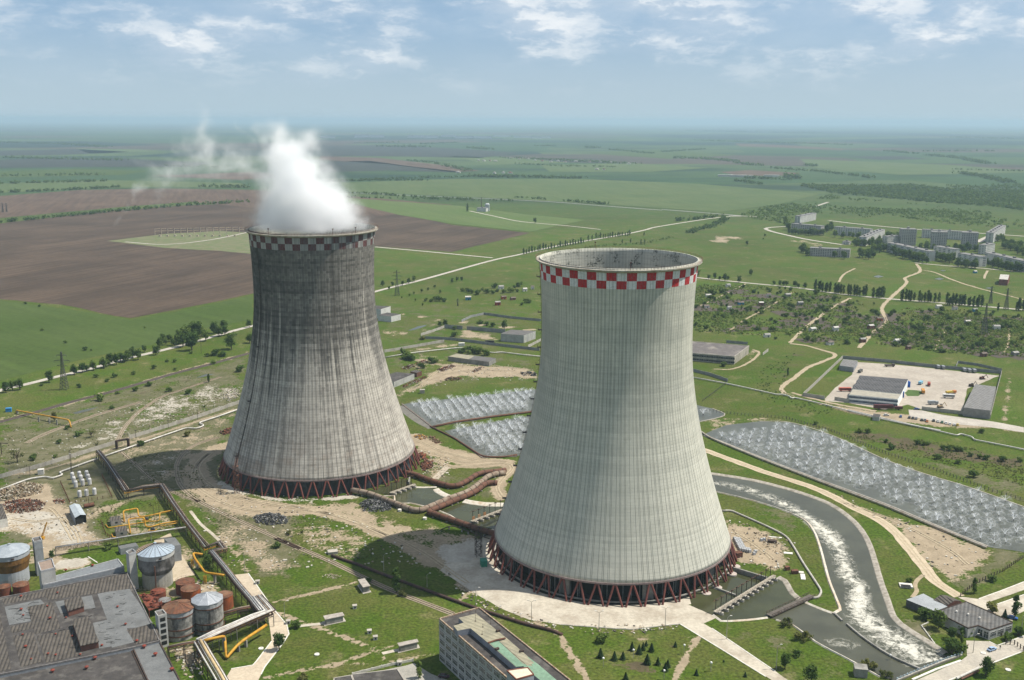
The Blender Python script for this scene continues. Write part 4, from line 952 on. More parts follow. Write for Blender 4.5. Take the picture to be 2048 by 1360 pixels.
for f in FNT: tag(f, 'white water spray', 'fountain', 'water sprays of the ponds')
P0 = vd(100, 200); P1 = vd(1400, 712); U = P1 - P0
def proj_px(p):
    y = p[1] * CP - (0 - CAMH) * SP; return 1024 + F * p[0] / y, 680 - F * (p[1] * SP + (0 - CAMH) * CP) / y
def behind_near(p):
    x, y = proj_px(p); return 1075 - max(0, (y - 700)) * .22 + 8 < x < 1405 and y < 900
fountains(BIG, P0 + Vector((-6, 3, 0)), U, 8.9, 7.8, 50, 13, 'in the long right pond', 'water sprays of the ponds', 3.6, .86, lambda p: proj_px(p)[0] > 2075)
UA = vg(1200, 1000) - vg(470, 1112)
FAR_ = (MB(), [])
fountains(L(vg, 242, 938, 470, 1112, 1300, 985, 1330, 818), vg(480, 1100) - UA.normalized() * 60, UA, 6.6, 6.4, 54, 15, 'in the far left pond', 'water sprays of the ponds', 3.6, .88, behind_near, FAR_)
fountains(L(vg, 560, 1140, 850, 1342, 1110, 1330, 1330, 1300, 1300, 1010, 760, 1105), vg(850, 1335) - UA.normalized() * 60, UA, 6.8, 6.6, 44, 11, 'in the near left pond', 'water sprays of the ponds', 4.5, .9, behind_near)
o = set_veil(FAR_[0].build('fountain_mass', [DARK_STEEL, SPRAY], None, (0, 0, 0), True), FAR_[1]); tag(o, 'white sprays filling the far left pond between the towers', 'fountains', kind='stuff')
FN[0].put(vd(15, 78), 0, 1.3, 'lone white water spray in the small pond behind the clean tower', 'water sprays of the ponds')
print('FOUNTAINS', NF[0])
# ------------------------------------------------------------------ pipes, racks, gates by the water
RUSTP = M('rusty_pipe', (.135, .062, .038), (.10, .05, .033), sc=.35, rough=.75, stain=.4, stcol=(.06, .032, .022))
RUSTG = M('weathered_lagging', (.27, .225, .175), (.17, .12, .085), sc=.4, rough=.8, stain=.45, stcol=(.12, .06, .035), stsc=.2)
YEL = M('yellow_paint', (.50, .27, .025), (.36, .18, .02), sc=.6, rough=.55, stain=.3, stcol=(.2, .1, .03))
WPIPE = M('white_lagging', (.56, .54, .50), (.42, .40, .36), sc=.7, stain=.35, stcol=(.2, .18, .15))
SILV = M('silver_lagging', (.42, .42, .42), (.30, .29, .28), sc=.6, rough=.45, metal=.35, stain=.3, stcol=(.12, .1, .09))
BLKP = M('black_pipe', (.045, .033, .03), (.065, .045, .035), sc=.5, rough=.7)
def smooth_path(pts, r0=4.0, n=5):
    """round the bends of a pipe"""
    pts = [Vector(p) for p in pts]; out = [pts[0]]
    for i in range(1, len(pts) - 1):
        a, b, c = pts[i - 1], pts[i], pts[i + 1]; d0 = (a - b); d1 = (c - b); r = min(r0, d0.length * .45, d1.length * .45)
        s = b + d0.normalized() * r; e = b + d1.normalized() * r
        for k in range(n + 1):
            t = k / n; out.append(s * (1 - t) ** 2 + b * 2 * t * (1 - t) + e * t * t)
    return out + [pts[-1]]
def big_pipe(label, v, pts, r, mat, ring=None, zs=None, name='pipe', rmat=None):
    P = [v(x, y, z) for x, y, z in pts]; root = thing(name, label, 'pipe', (P[0].x, P[0].y, 0))
    S = smooth_path(P, 6); m = MB(); m.path(S, r, 14); m.build('pipe_run', mat, root, smooth=True)
    if ring:
        m = MB(); acc = 0
        for i in range(len(S) - 1):
            d = S[i + 1] - S[i]; L_ = d.length; q = ring - acc
            while q < L_:
                p = S[i] + d * (q / L_); m.tube(p - d.normalized() * .22, p + d.normalized() * .22, r * 1.07, 14); q += ring
            acc = (acc + L_) % ring
        k = m.build('pipe_band', rmat or DARK_STEEL, root); k['kind'] = 'stuff'
    m = MB(); acc = 0
    for i in range(0, len(S) - 1):
        d = S[i + 1] - S[i]; acc += d.length
        if acc > 9 and S[i].z > r + .1: m.boxc((S[i].x, S[i].y, 0), 2.2 * r, .8, max(.3, S[i].z - r * .8), math.atan2(d.y, d.x) + math.pi / 2); acc = 0
    if m.v: k = m.build('pipe_saddle', CONC_D, root); k['kind'] = 'stuff'
    return root
big_pipe('large rusty pipe leaving the sooty tower above the far basin corner', vt, [(720, 250, 2.4), (850, 275, 2.2), (960, 320, 1.9), (1100, 370, 1.8), (1260, 412, 1.8), (1350, 400, 1.8), (1450, 350, 1.8), (1560, 275, 1.8), (1640, 255, 1.8), (1760, 245, 1.8), (1885, 228, 1.6)], 1.6, RUSTP, 6.0, rmat=M('pipe_collar', (.06, .036, .028), (.045, .03, .025)))
big_pipe('large rusty pipe bending from the sooty tower with pale lagged far end', vt, [(130, 455, 2.4), (280, 480, 2.3), (390, 515, 2.0), (560, 580, 1.9), (700, 635, 1.9), (830, 680, 1.8), (920, 685, 1.8), (1020, 645, 1.8), (1240, 550, 1.8), (1460, 475, 1.8), (1560, 400, 1.8), (1680, 300, 1.8), (1770, 270, 1.8), (1880, 258, 1.6)], 1.65, RUSTG, 6.0, rmat=M('pipe_collar', (.06, .036, .028)))
big_pipe('large rusty pipe zigzagging from the clean tower past the basin', vt, [(1790, 960, 2.6), (1700, 935, 2.4), (1600, 905, 2.2), (1450, 855, 2.0), (1280, 795, 1.9), (1100, 735, 1.9), (1005, 705, 1.8), (1050, 680, 1.8), (1240, 600, 1.8), (1460, 510, 1.8), (1560, 460, 1.8), (1640, 390, 1.8), (1700, 368, 1.8), (1790, 375, 1.3)], 1.65, RUSTP, 6.0, rmat=M('pipe_collar', (.06, .036, .028)))
big_pipe('dark pipe laid on the grass from the pump house to the office', vb, [(640, 755, .7), (760, 795, .7), (900, 850, .7), (1050, 905, .7), (1200, 960, .7), (1340, 1010, .7), (1480, 1055, .7), (1590, 1090, .7), (1700, 1115, .7), (1760, 1140, .3)], .75, M('brown_pipe', (.055, .035, .03), (.085, .05, .038), sc=.3))
big_pipe('thin dark pipe looping over the ground beside the clean tower', vt, [(1150, 910, .3), (1150, 905, 1.6), (1275, 855, 1.6), (1400, 905, 1.6), (1700, 1010, 1.6)], .3, BLKP)
for lab, v, pts in (('white lagged pipeline with a dog-leg in front of the left wall', vk, [(-40, 1440, 1), (200, 1350, 1), (310, 1335, 1), (355, 1348, 1), (432, 1322, 1), (398, 1308, 1), (490, 1275, 1), (600, 1235, 1), (668, 1212, 1)]),
                    ('white lagged pipeline along the wall with a loop near the sooty tower', vk, [(700, 1200, 1), (850, 1148, 1), (1000, 1095, 1), (1270, 1003, 1), (1335, 1010, 1), (1395, 987, 1), (1345, 972, 1), (1480, 928, 1), (1640, 872, 1)]),
                    ('white lagged pipeline behind the scrap yard between the towers', vg, [(120, 582, 1), (330, 548, 1), (560, 522, 1), (680, 510, 1), (800, 522, 1), (930, 550, 1), (990, 543, 1), (1120, 560, 1), (1300, 578, 1)]),
                    ('white lagged pipeline along the depot lane with two kinks', ve, [(0, 1045, 1), (220, 1085, 1), (380, 1120, 1), (515, 1150, 1), (545, 1148, 1), (590, 1160, 1), (600, 1172, 1), (620, 1168, 1), (800, 1210, 1), (1090, 1285, 1), (1300, 1330, 1), (1480, 1362, 1)]),
                    ('white lagged pipeline running past the parked cars and the round bed', vd, [(720, 48, 1), (900, 90, 1), (1050, 125, 1), (1250, 172, 1), (1265, 163, 1), (1325, 180, 1), (1330, 192, 1), (1400, 205, 1), (1574, 240, 1), (1700, 268, 1)])):
    big_pipe(lab, v, pts, .5, WPIPE, name='pipeline')
big_pipe('grey concrete lined pipe run curving round the grass by the clean tower', vd, [(105, 538, .5), (150, 536, .5), (240, 575, .5), (330, 615, .5), (420, 660, .5), (460, 720, .5), (500, 790, .5), (560, 880, .5), (592, 930, .5), (575, 958, .5), (545, 962, .5)], .55, M('pale_conduit', (.43, .41, .37), (.33, .31, .28), sc=.5), name='conduit')
big_pipe('brown header pipe between the two left spray ponds', vg, [(470, 1110, .7), (640, 1072, .7), (900, 1035, .7), (1200, 998, .7), (1330, 980, .7)], .8, RUSTP, name='header_pipe')
big_pipe('brown header pipe along the near edge of the left ponds', vg, [(455, 1105, .6), (640, 1195, .6), (850, 1335, .6), (1000, 1338, .6), (1110, 1320, .6)], .6, RUSTP, name='header_pipe')
big_pipe('pale header pipe along the near edge of the long right pond', vd, [(0, 150, .9), (40, 178, .9), (100, 205, .9), (300, 287, .9), (600, 402, .9), (900, 513, .9), (1150, 618, .9), (1390, 716, .9)], .65, PIPEW, name='header_pipe')

# ---- pipe rack
def rack(label, v, pts, pipes, w, gap=7.0, low=None, name='pipe_rack', leg_m=None):
    """pts: (X, Y, deck height); pipes: (offset, height, radius, material)"""
    P = [v(x, y, z) for x, y, z in pts]; root = thing(name, label, 'pipe rack', (P[0].x, P[0].y, 0)); nn = normals2(P)
    for k, (off, dz, r, mt) in enumerate(pipes):
        Q = []
        for i, p in enumerate(P):
            kk = 1.0
            if 0 < i < len(P) - 1:
                a = (P[i] - P[i - 1]).to_2d().angle((P[i + 1] - P[i]).to_2d()); kk = 1 / max(.5, math.cos(a / 2))
            Q.append(p + nn[i] * off * kk + Vector((0, 0, dz)))
        m = MB(); m.path(Q, r, 8); m.build('rack_pipe', mt, root, smooth=True)
    deck = MB(); posts = []
    for i in range(len(P) - 1):
        a, b = P[i], P[i + 1]; d = b - a; n = Vector((-d.y, d.x, 0)).normalized()
        for s in (-w / 2, w / 2):
            deck.tube(a + n * s - Vector((0, 0, .3)), b + n * s - Vector((0, 0, .3)), .16, 4); deck.tube(a + n * s - Vector((0, 0, 1.7)), b + n * s - Vector((0, 0, 1.7)), .12, 4)
        c = max(1, int(d.length / 2.2))
        for j in range(c + 1):
            p = a.lerp(b, j / c); deck.tube(p - n * w / 2 - Vector((0, 0, .3)), p + n * w / 2 - Vector((0, 0, .3)), .12, 4)
            if j < c:
                q = a.lerp(b, (j + 1) / c)
                for s in (-w / 2, w / 2): deck.tube(p + n * s - Vector((0, 0, .3 if j % 2 else 1.7)), q + n * s - Vector((0, 0, 1.7 if j % 2 else .3)), .08, 3, caps=False)
        c = max(1, int(d.length / gap))
        for j in range(c + (i == len(P) - 2)):
            p = a.lerp(b, j / c); m = MB()
            for s in (-w / 2, w / 2): m.tube((p.x + n.x * s, p.y + n.y * s, 0), p + n * s - Vector((0, 0, .3)), .2, 4)
            m.tube(p - n * w / 2 * .95 - Vector((0, 0, p.z * .55)), p + n * w / 2 * .95 - Vector((0, 0, p.z * .25)), .1, 3); m.build('support', leg_m or DARK_STEEL, root)
    deck.build('truss', DARK_STEEL, root)
    return root
MIX = [(-1.2, .35, .32, BLKP), (-.5, .3, .22, SILV), (.2, .35, .34, BLKP), (1.0, .3, .26, RUSTG), (-.9, -1.3, .3, YEL), (.7, -1.35, .26, RUSTP)]
rack('rusty trestle carrying pipes down from the left wall past the vessels', va, [(535, 112, 5), (590, 180, 5), (640, 255, 5), (690, 330, 5.2), (780, 308, 5.2), (880, 296, 5.2)], MIX, 3.2)
rack('rusty trestle carrying pipes downhill beside the yellow gas pipework', va, [(880, 296, 5.2), (940, 390, 5.2), (1010, 490, 5.2), (1080, 580, 5.2), (1125, 635, 5.4), (1195, 608, 5.4), (1222, 645, 5.4), (1150, 660, 5.6)], MIX, 3.2)
rack('rusty trestle carrying black and silver pipes behind the orange tanks', va, [(1150, 660, 5.6), (1225, 750, 5.8), (1300, 845, 6), (1365, 920, 6.2), (1415, 985, 6.4)], [(-1.2, .4, .36, BLKP), (-.4, .35, .3, SILV), (.5, .4, .36, SILV), (1.2, .3, .22, RUSTG), (-.6, -1.4, .28, RUSTP)], 3.4)
rack('wide trestle of white lagged pipes in front of the twin tanks', va, [(1400, 905, 6.4), (1470, 985, 6.6), (1380, 1020, 6.8), (1270, 1068, 7), (1170, 1110, 7), (1085, 1152, 7)], [(-1.9, .5, .42, WPIPE), (-1.0, .4, .26, SILV), (-.3, .45, .3, RUSTG), (.5, .5, .4, WPIPE), (1.3, .4, .24, WPIPE), (1.9, .35, .3, DARK_STEEL), (-.8, -1.5, .42, YEL), (.9, -1.5, .4, RUSTP)], 4.6, 6, leg_m=CONC_D)
rack('trestle of cream and white pipes leaving at the bottom edge beside the roof', va, [(1085, 1152, 7), (1130, 1230, 7), (1190, 1330, 7), (1240, 1420, 7)], [(-2.0, .4, .34, WPIPE), (-1.2, .35, .2, BLKP), (.4, .6, .62, M('cream_pipe', (.53, .40, .22), (.42, .31, .17), sc=.5)), (1.6, .4, .36, WPIPE), (-.5, .3, .22, SILV), (-2.0, -1.5, .22, M('orange_pipe', (.42, .10, .02)))], 4.8, 6)
rack('dark low trestle running back from the white pipes to the orange tank', va, [(1380, 960, 5.2), (1300, 975, 5.2), (1215, 1000, 5.2)], [(-.9, .3, .3, RUSTG), (0, .35, .28, DARK_STEEL), (.9, .3, .3, RUSTP), (0, -1.3, .3, BLKP)], 3.4)
rack('short dark trestle joining the big roof below the twin tanks', va, [(1085, 1152, 6), (1000, 1165, 6), (915, 1185, 6)], [(-.8, .3, .26, RUSTG), (0, .3, .22, DARK_STEEL), (.8, .3, .26, RUSTP)], 3.0)
rack('single silver pipe on posts crossing the sandy yard to the trestle', va, [(300, 640, 4.5), (480, 612, 4.5), (640, 588, 4.5), (820, 558, 4.5), (1010, 530, 4.6)], [(-.35, .3, .36, SILV), (.45, .25, .26, BLKP)], 1.6, 9, leg_m=CONC_D)
big_pipe('yellow gas pipe on stands bending beside the big silo', va, [(1100, 676, 4.2), (1048, 668, 4.2), (1060, 700, 4.2), (1115, 775, 4.2), (1150, 780, 4.6), (1220, 790, 5.0)], .55, YEL, name='gas_pipe')
big_pipe('yellow gas pipe arching over in front of the cream pipe', va, [(1110, 1145, 7.6), (1150, 1135, 7.6), (1215, 1122, 7.4), (1222, 1128, 5.5), (1232, 1235, 1.2), (1236, 1235, 1.2), (1300, 1160, 3.4), (1450, 1060, 4.8)], .6, YEL, name='gas_pipe')
for i, (x, y, h) in enumerate(((1048, 745, 4.0), (1117, 835, 4.0))):
    p = va(x, y); m = MB(); lattice(m, p, p + Vector((0, 0, h)), 1.0, 1.0, 4, .09); r = m.build('pipe_stand', YEL, None, p); tag(r, ('yellow lattice stand under the gas pipe near the silo roof', 'yellow lattice stand under the gas pipe near the orange tanks')[i], 'stand')
# ---- gas regulating station
def gas_loop(label, pts, r=.42):
    P = [vs(*p) for p in pts]; root = thing('gas_pipework', label, 'pipework', (P[0].x, P[0].y, 0))
    m = MB(); m.path(smooth_path(P, 1.2, 3), r, 8); m.build('pipe_run', YEL, root, smooth=True); return root
gas_loop('yellow gas pipe arch behind the far meter hut', [(355, 610, .5), (340, 448, 4.8), (440, 432, 4.8), (548, 412, 4.8), (565, 530, 1.0), (640, 535, .8), (770, 510, 1.2), (900, 480, 1.4), (1060, 445, 1.8)])
gas_loop('yellow gas pipe arch beside the near meter hut', [(445, 780, .5), (412, 572, 5.6), (540, 556, 5.6), (648, 548, 5.6), (662, 672, 1.0), (720, 690, .8), (830, 660, 1.0), (900, 640, 1.2), (1140, 600, 1.8)])
gas_loop('low yellow gas pipe running between the two meter huts', [(80, 650, .5), (120, 700, .6), (300, 670, .6), (500, 640, .6), (720, 605, .6), (868, 600, .8), (876, 475, 4.0), (1030, 448, 4.0)], .28)
gas_loop('short yellow gas pipe bend beside the near hut door', [(170, 790, .5), (190, 835, .6), (230, 835, .6)], .3)
gas_loop('yellow gas pipe with a small step near the trestle', [(880, 672, .8), (980, 662, .8), (1000, 655, 1.8), (1140, 625, 1.8)], .26)
for i, (x, y) in enumerate(((680, 590), (770, 740))):
    p = vs(x, y); root = thing('gas_regulator', ('dark gas regulator with yellow pipes behind the near arch', 'dark gas regulator with yellow pipes near the silver pipe')[i], 'regulator', p)
    m = MB(); m.boxc(p, 2.2, 1.2, 1.1, .5); m.lathe(p, [(.7, 1.0), (.7, 1.5), (.1, 1.9)], 10); m.build('valve_body', M('valve_dark', (.03, .034, .045), rough=.5), root)
    m = MB(); m.path([p + Vector((-2, .8, .6)), p + Vector((-1.6, -1.6, .6)), p + Vector((1.8, -1.6, .6)), p + Vector((2.2, .8, .6))], .2, 6); m.build('pipe_run', YEL, root)
for i, (x, y, h) in enumerate(((795, 580, 9), (880, 720, 9), (445, 560, 7), (540, 718, 7), (400, 660, 6), (865, 470, 5))):
    p = vs(x, y); m = MB(); m.tube(p, p + Vector((0, 0, h)), .11, 5, .07); m.boxc(p, .6, .6, .3); r = m.build('post', DARK_STEEL, None, p)
    tag(r, 'thin dark post in the gas pipework, ' + ('tallest, by the far regulator', 'tall, by the near regulator', 'behind the far arch', 'beneath the near arch', 'between the two meter huts', 'short, near the trestle')[i], 'post')

# ---- weirs with gallows frames over the basins
def weir(label, A, B, n, h, piers=True, panels=()):
    A = Vector((A.x, A.y, 0)); B = Vector((B.x, B.y, 0)); root = thing('sluice_walkway', label, 'sluice', A); d = (B - A); u = d.normalized(); v = Vector((-u.y, u.x, 0)); a = math.atan2(u.y, u.x)
    m = MB(); m.box(A - v * .9, u, v, d.length, 1.8, 1.25, 1.55); m.build('deck', M('deck_concrete', (.38, .345, .28), (.29, .26, .21), sc=.6), root)
    for i in range(n):
        p = A.lerp(B, (i + .5) / n)
        if piers: m = MB(); m.prism([p + u * x + v * y for x, y in ((-.8, -2.2), (.8, -2.2), (.8, 1.4), (-.8, 1.4))], 0, 1.25); m.lathe(p - v * 2.2, [(.8, 0), (.8, 1.25)], 10); m.build('pier', CONC, root)
        m = MB(); q = p + v * 1.2
        m.tube(q + Vector((0, 0, .3)), q + Vector((0, 0, h)), .2, 4); m.tube(q + Vector((0, 0, h)), q + v * -1.3 + Vector((0, 0, h + .15)), .16, 4); m.boxc(q + Vector((0, 0, h - .2)), .8, .5, .5, a); m.build('hoist_post', DARK_STEEL, root)
    m = MB()
    for z in (2.1, 2.7): m.tube(A - v * .9 + Vector((0, 0, z)), B - v * .9 + Vector((0, 0, z)), .05, 3)
    for i in range(n * 2 + 1): p = A.lerp(B, i / (2 * n)) - v * .9; m.tube(p + Vector((0, 0, 1.5)), p + Vector((0, 0, 2.7)), .05, 3)
    m.tube(A + v * 1.2 + Vector((0, 0, h - .1)), B + v * 1.2 + Vector((0, 0, h - .1)), .1, 4); m.build('railing', RUST, root)
    for i in panels:
        p = A.lerp(B, (i + .5) / n) + v * .7; m = MB(); m.boxc(p + Vector((0, 0, 1.5)), 2.0, .2, 2.0, a); m.build('gate_leaf', M('gate_leaf_%d' % (i % 2), (.36, .25, .15) if i % 2 else (.30, .14, .05), (.25, .16, .1), sc=.8), root)
    return root
weir('long sluice walkway on round piers beside the clean tower', vc(1670, 850), vc(2045, 618), 12, 6.2)
weir('sluice walkway with rusty gate leaves behind the clean tower foot', vc(135, 275), vc(345, 195), 6, 6.4, True, (0, 1, 2))
weir('short sluice walkway with thin posts beside the sooty tower basin', vt(575, 512), vt(855, 412), 5, 6.8)
def truss_bridge(label, A, B, w):
    A = Vector((A.x, A.y, 0)); B = Vector((B.x, B.y, 0)); root = thing('footbridge', label, 'bridge', A); d = B - A; u = d.normalized(); v = Vector((-u.y, u.x, 0))
    m = MB(); m.box(A - v * w / 2, u, v, d.length, w, .7, .95); m.build('deck', M('bridge_deck', (.12, .105, .09), (.08, .07, .06), sc=.6), root)
    m = MB(); n = 14
    for s in (-w / 2, w / 2):
        o = v * s; m.tube(A + o + Vector((0, 0, 2)), B + o + Vector((0, 0, 2)), .12, 4); m.tube(A + o + Vector((0, 0, .8)), B + o + Vector((0, 0, .8)), .16, 4)
        for i in range(n):
            p = A.lerp(B, i / n) + o; q = A.lerp(B, (i + 1) / n) + o; m.tube(p + Vector((0, 0, .8)), p + Vector((0, 0, 2)), .09, 3); m.tube(p + Vector((0, 0, .8 if i % 2 else 2)), q + Vector((0, 0, 2 if i % 2 else .8)), .08, 3)
    m.build('truss', DARK_STEEL, root)
truss_bridge('dark steel footbridge over the canal mouth by the basin', vd(335, 1055), vd(545, 958), 3.2)
# dividing wall in the canal, round foot blocks and low walls in the basin
for lab, pts in (('thin concrete dividing wall standing in the lower canal', L(vd, 712, 1092, 780, 1150, 880, 1220, 960, 1265, 1068, 1312)), ('short stub of concrete wall at the canal tip', L(vd, 652, 1040, 690, 1076))):
    c = curve(pts, 4); m = MB(); nn = normals2(c); P = []
    for p, n in zip(c, nn): P += [(p.x + n.x * .4, p.y + n.y * .4, 0), (p.x + n.x * .4, p.y + n.y * .4, .9), (p.x - n.x * .4, p.y - n.y * .4, .9), (p.x - n.x * .4, p.y - n.y * .4, 0)]
    k = len(c); m.add(P, [(4 * i + j, 4 * i + 4 + j, 4 * i + 5 + j, 4 * i + 1 + j) for i in range(k - 1) for j in range(3)] + [(0, 1, 2, 3), (4 * k - 1, 4 * k - 2, 4 * k - 3, 4 * k - 4)])
    tag(m.build('dividing_wall', CONC_D, None, c[0]), lab, 'wall')
for i, (x, y, h) in enumerate(((1542, 770, .8), (1625, 735, .9), (1752, 670, 1.8), (1790, 630, 2.4))):
    a = math.radians(-90) + 2 * math.pi / 46 * (5 + i * 1.0 + (1 if i > 1 else 0)); p = NEAR + Vector((math.cos(a) * RF, math.sin(a) * RF, 0))
    m = MB(); m.lathe(p, [(2.3, 0), (2.3, h * .45), (1.9, h * .5)], 20); m.build
    r = m.build('foot_block', M('pale_foot', (.44, .38, .34), (.36, .31, .27), sc=.8), None, p); tag(r, ('round concrete foot in the basin, nearest the apron corner', 'round concrete foot in the basin, second from the apron corner', 'tall round concrete foot in the basin, third from the apron', 'tallest round concrete foot in the basin, by the low wall')[i], 'foot block')
for lab, A, B, w, h in (('low concrete wall between the basin and the sandy ground', vc(1790, 580), vc(1990, 640), .8, 2.4), ('long low concrete wall in the basin under the columns', vc(1650, 680), vc(1800, 735), .9, .9), ('concrete wall at the far end of the sooty tower basin', vt(790, 400), vt(800, 345), .8, 2.2)):
    d = (B - A); m = MB(); u = Vector((d.x, d.y)).normalized(); m.box(A, u, Vector((-u.y, u.x)), d.length, w, 0, h); tag(m.build('low_wall', CONC_D, None, A), lab, 'wall')
# ------------------------------------------------------------------ buildings of the works
BITUM = M('bitumen_roof', (.066, .060, .056), (.044, .040, .038), sc=.25, stain=.45, stcol=(.16, .15, .135), stsc=.2)
SLATE = M('corrugated_slate', (.105, .092, .078), (.066, .058, .050), sc=.4, rib=(.28, 1.5, .18), stain=.35, stcol=(.06, .055, .05))
SMOOTHF = M('smooth_felt', (.145, .150, .150), (.112, .116, .116), sc=.2, stain=.25, stcol=(.09, .088, .085))
PANEL = M('wall_panel', (.42, .42, .40), (.35, .345, .325), sc=.4, stain=.35, stcol=(.22, .2, .18))
PANEL_G = M('grey_panel', (.27, .285, .30), (.22, .23, .24), sc=.5, stain=.3, stcol=(.15, .15, .15))
PARAPET = M('parapet', (.36, .37, .38), (.27, .27, .27), sc=.6)
REDV = M('vent_red', (.2, .035, .022), (.17, .045, .03), sc=1.2, stain=.3)
GLASS = M('dark_glass', (.03, .036, .042), (.05, .055, .06), sc=.4, rough=.18, spec=.6)
FRAME = M('window_frame', (.5, .5, .47), sc=1)
BRICKR = M('brown_brick', (.17, .075, .055), (.13, .06, .045), sc=.8)
TANKR = M('tank_red', (.20, .052, .030), (.12, .042, .028), sc=.5, stain=.45, stcol=(.09, .045, .03), stsc=.3)
TANKO = M('tank_orange', (.32, .080, .022), (.20, .060, .026), sc=.5, stain=.4, stcol=(.1, .05, .03), stsc=.3)
GALV = M('galvanized', (.45, .47, .49), (.36, .38, .40), sc=.5, rough=.4, metal=.5)
RUSTROOF = M('rust_roof', (.15, .062, .034), (.085, .045, .03), sc=.5, stain=.3, stcol=(.3, .2, .12))
TANKC = M('tank_concrete', (.31, .30, .275), (.13, .125, .115), sc=.35, stain=.85, stcol=(.03, .028, .026), stsc=.32)
SILOG = M('silo_grey', (.33, .35, .375), (.28, .295, .31), sc=.3, stain=.2, stcol=(.22, .22, .22))
SILOB = M('silo_ochre', (.19, .095, .022), (.10, .052, .018), sc=.35, stain=.4, stcol=(.08, .045, .02))

def roof_box(name, label, cat, pts, z0, z1, wall, roof, parapet=None, ph=.6, pw=.4, group=None):
    """building from a roof outline: walls, roof, parapet"""
    c = sum((Vector((p[0], p[1], 0)) for p in pts), Vector()) / len(pts); root = thing(name, label, cat, (c.x, c.y, z0), group)
    m = MB(); m.prism(pts, z0, z1 - .02); 
    m.f = m.f[1:]; m.m = m.m[1:]; m.build('wall', wall, root)
    m = MB(); ar = sum(pts[i][0] * pts[(i + 1) % len(pts)][1] - pts[(i + 1) % len(pts)][0] * pts[i][1] for i in range(len(pts)))
    q = pts if ar > 0 else pts[::-1]; m.poly([(p[0], p[1], z1) for p in q]); m.build('roof', roof, root)
    if parapet:
        m = MB(); n = len(q)
        for i in range(n):
            a, b = Vector(q[i][:2]), Vector(q[(i + 1) % n][:2]); u = (b - a).normalized(); v = Vector((-u.y, u.x)); m.box(a - v * .05, u, v, (b - a).length, pw, z1 - .3, z1 + ph)
        m.build('parapet', parapet, root)
    return root
def slab(root, name, pts, z, mat, h=.12):
    m = MB(); m.prism(pts, z, z + h); return m.build(name, mat, root)
def H(v, z, *c): return [v(c[i], c[i + 1], z) for i in range(0, len(c), 2)]

# main workshop roof
ZR = 9.0
wk = roof_box('workshop', 'huge low workshop with patched dark roof and two brown roof monitors', 'workshop', H(va, ZR, -170, 950, 8, 912, 240, 868, 690, 775, 870, 1148, 716, 1186, 100, 1312, -150, 1360), 0, ZR, PANEL_G, BITUM, M('dark_parapet', (.12, .11, .105), (.2, .19, .18), sc=.8), .35, .4)
for nm, mt, pts in (('roof_patch', SLATE, (236, 872, 690, 782, 740, 860, 260, 925)), ('roof_patch', SMOOTHF, (530, 892, 700, 858, 832, 1052, 740, 1076, 690, 1080, 730, 1155, 610, 1185, 560, 1110, 600, 1080)), ('roof_patch', SMOOTHF, (25, 962, 220, 922, 248, 950, 150, 965, 168, 1040, 50, 1062)),
                    ('roof_patch', SLATE, (150, 962, 280, 938, 330, 1080, 190, 1110)), ('roof_patch', SMOOTHF, (300, 935, 500, 900, 520, 968, 330, 1000)), ('roof_patch', SLATE, (12, 920, 238, 878, 258, 905, 20, 948)), ('roof_patch', SLATE, (55, 1070, 175, 1045, 185, 1078, 65, 1105)),
                    ('roof_patch', SLATE, (690, 1090, 838, 1055, 880, 1135, 740, 1165)), ('roof_patch', SLATE, (200, 1120, 390, 1085, 450, 1225, 250, 1265)), ('roof_patch', SMOOTHF, (505, 1050, 600, 1030, 700, 1160, 540, 1190)), ('roof_patch', SLATE, (70, 1120, 180, 1100, 230, 1260, 115, 1290)), ('roof_patch', SLATE, (-130, 1000, -5, 975, 60, 1300, -80, 1330))):
    slab(wk, nm, H(va, ZR, *pts), ZR + .01 + rnd.uniform(0, .05), mt, .05)
for pts, zt in (((350, 930, 438, 905, 456, 958, 372, 985), 2.6), ((396, 1040, 478, 1020, 535, 1150, 440, 1172), 2.8)):
    q = H(va, ZR + zt, *pts); m = MB(); m.prism(q, ZR + .06, ZR + zt); m.f = m.f[1:]; m.m = m.m[1:]; mo = m.build('roof_monitor', BRICKR, wk)
    m = MB(); a = [Vector(x) for x in q]; o = sum(a, Vector()) / 4
    m.prism([o + (x - o) * 1.06 for x in a], ZR + zt, ZR + zt + .25); m.build('monitor_roof', SLATE, mo)
m = MB(); FELT = [L(lambda X, Y: va(X, Y, ZR), *q_) for q_ in ((540, 900, 690, 870, 810, 1045, 700, 1060), (60, 970, 215, 930, 160, 1040, 60, 1050), (520, 1060, 590, 1040, 680, 1150, 560, 1170), (110, 1130, 640, 880, 700, 1100, 300, 1250))]
for i in range(150):
    q_ = FELT[i % 4]; xs = [p.x for p in q_]; ys = [p.y for p in q_]; p = (rnd.uniform(min(xs), max(xs)), rnd.uniform(min(ys), max(ys)))
    if inside(p, [(v_.x, v_.y) for v_ in q_]): m.boxc((p[0], p[1], ZR + .02), rnd.uniform(.5, 3.2), rnd.uniform(.12, .4), .13, rnd.uniform(-.3, 1.2))
m.build('felt_seam', M('felt_tar', (.03, .028, .026)), wk)['kind'] = 'stuff'
low = roof_box('workshop_annex', 'lower dark roofed annex in front of the huge workshop', 'annex', H(va, 7.6, 105, 1318, 714, 1194, 812, 1400, 130, 1480, -120, 1480, -110, 1362), 0, 7.6, PANEL_G, BITUM, DARK_STEEL, .3, .4)
rt = roof_box('workshop_annex', 'smooth grey roofed annex at the right corner of the workshop', 'annex', H(va, 8.0, 722, 1192, 872, 1156, 1000, 1400, 822, 1410), 0, 8.0, PANEL_G, SMOOTHF, DARK_STEEL, .4, .5)
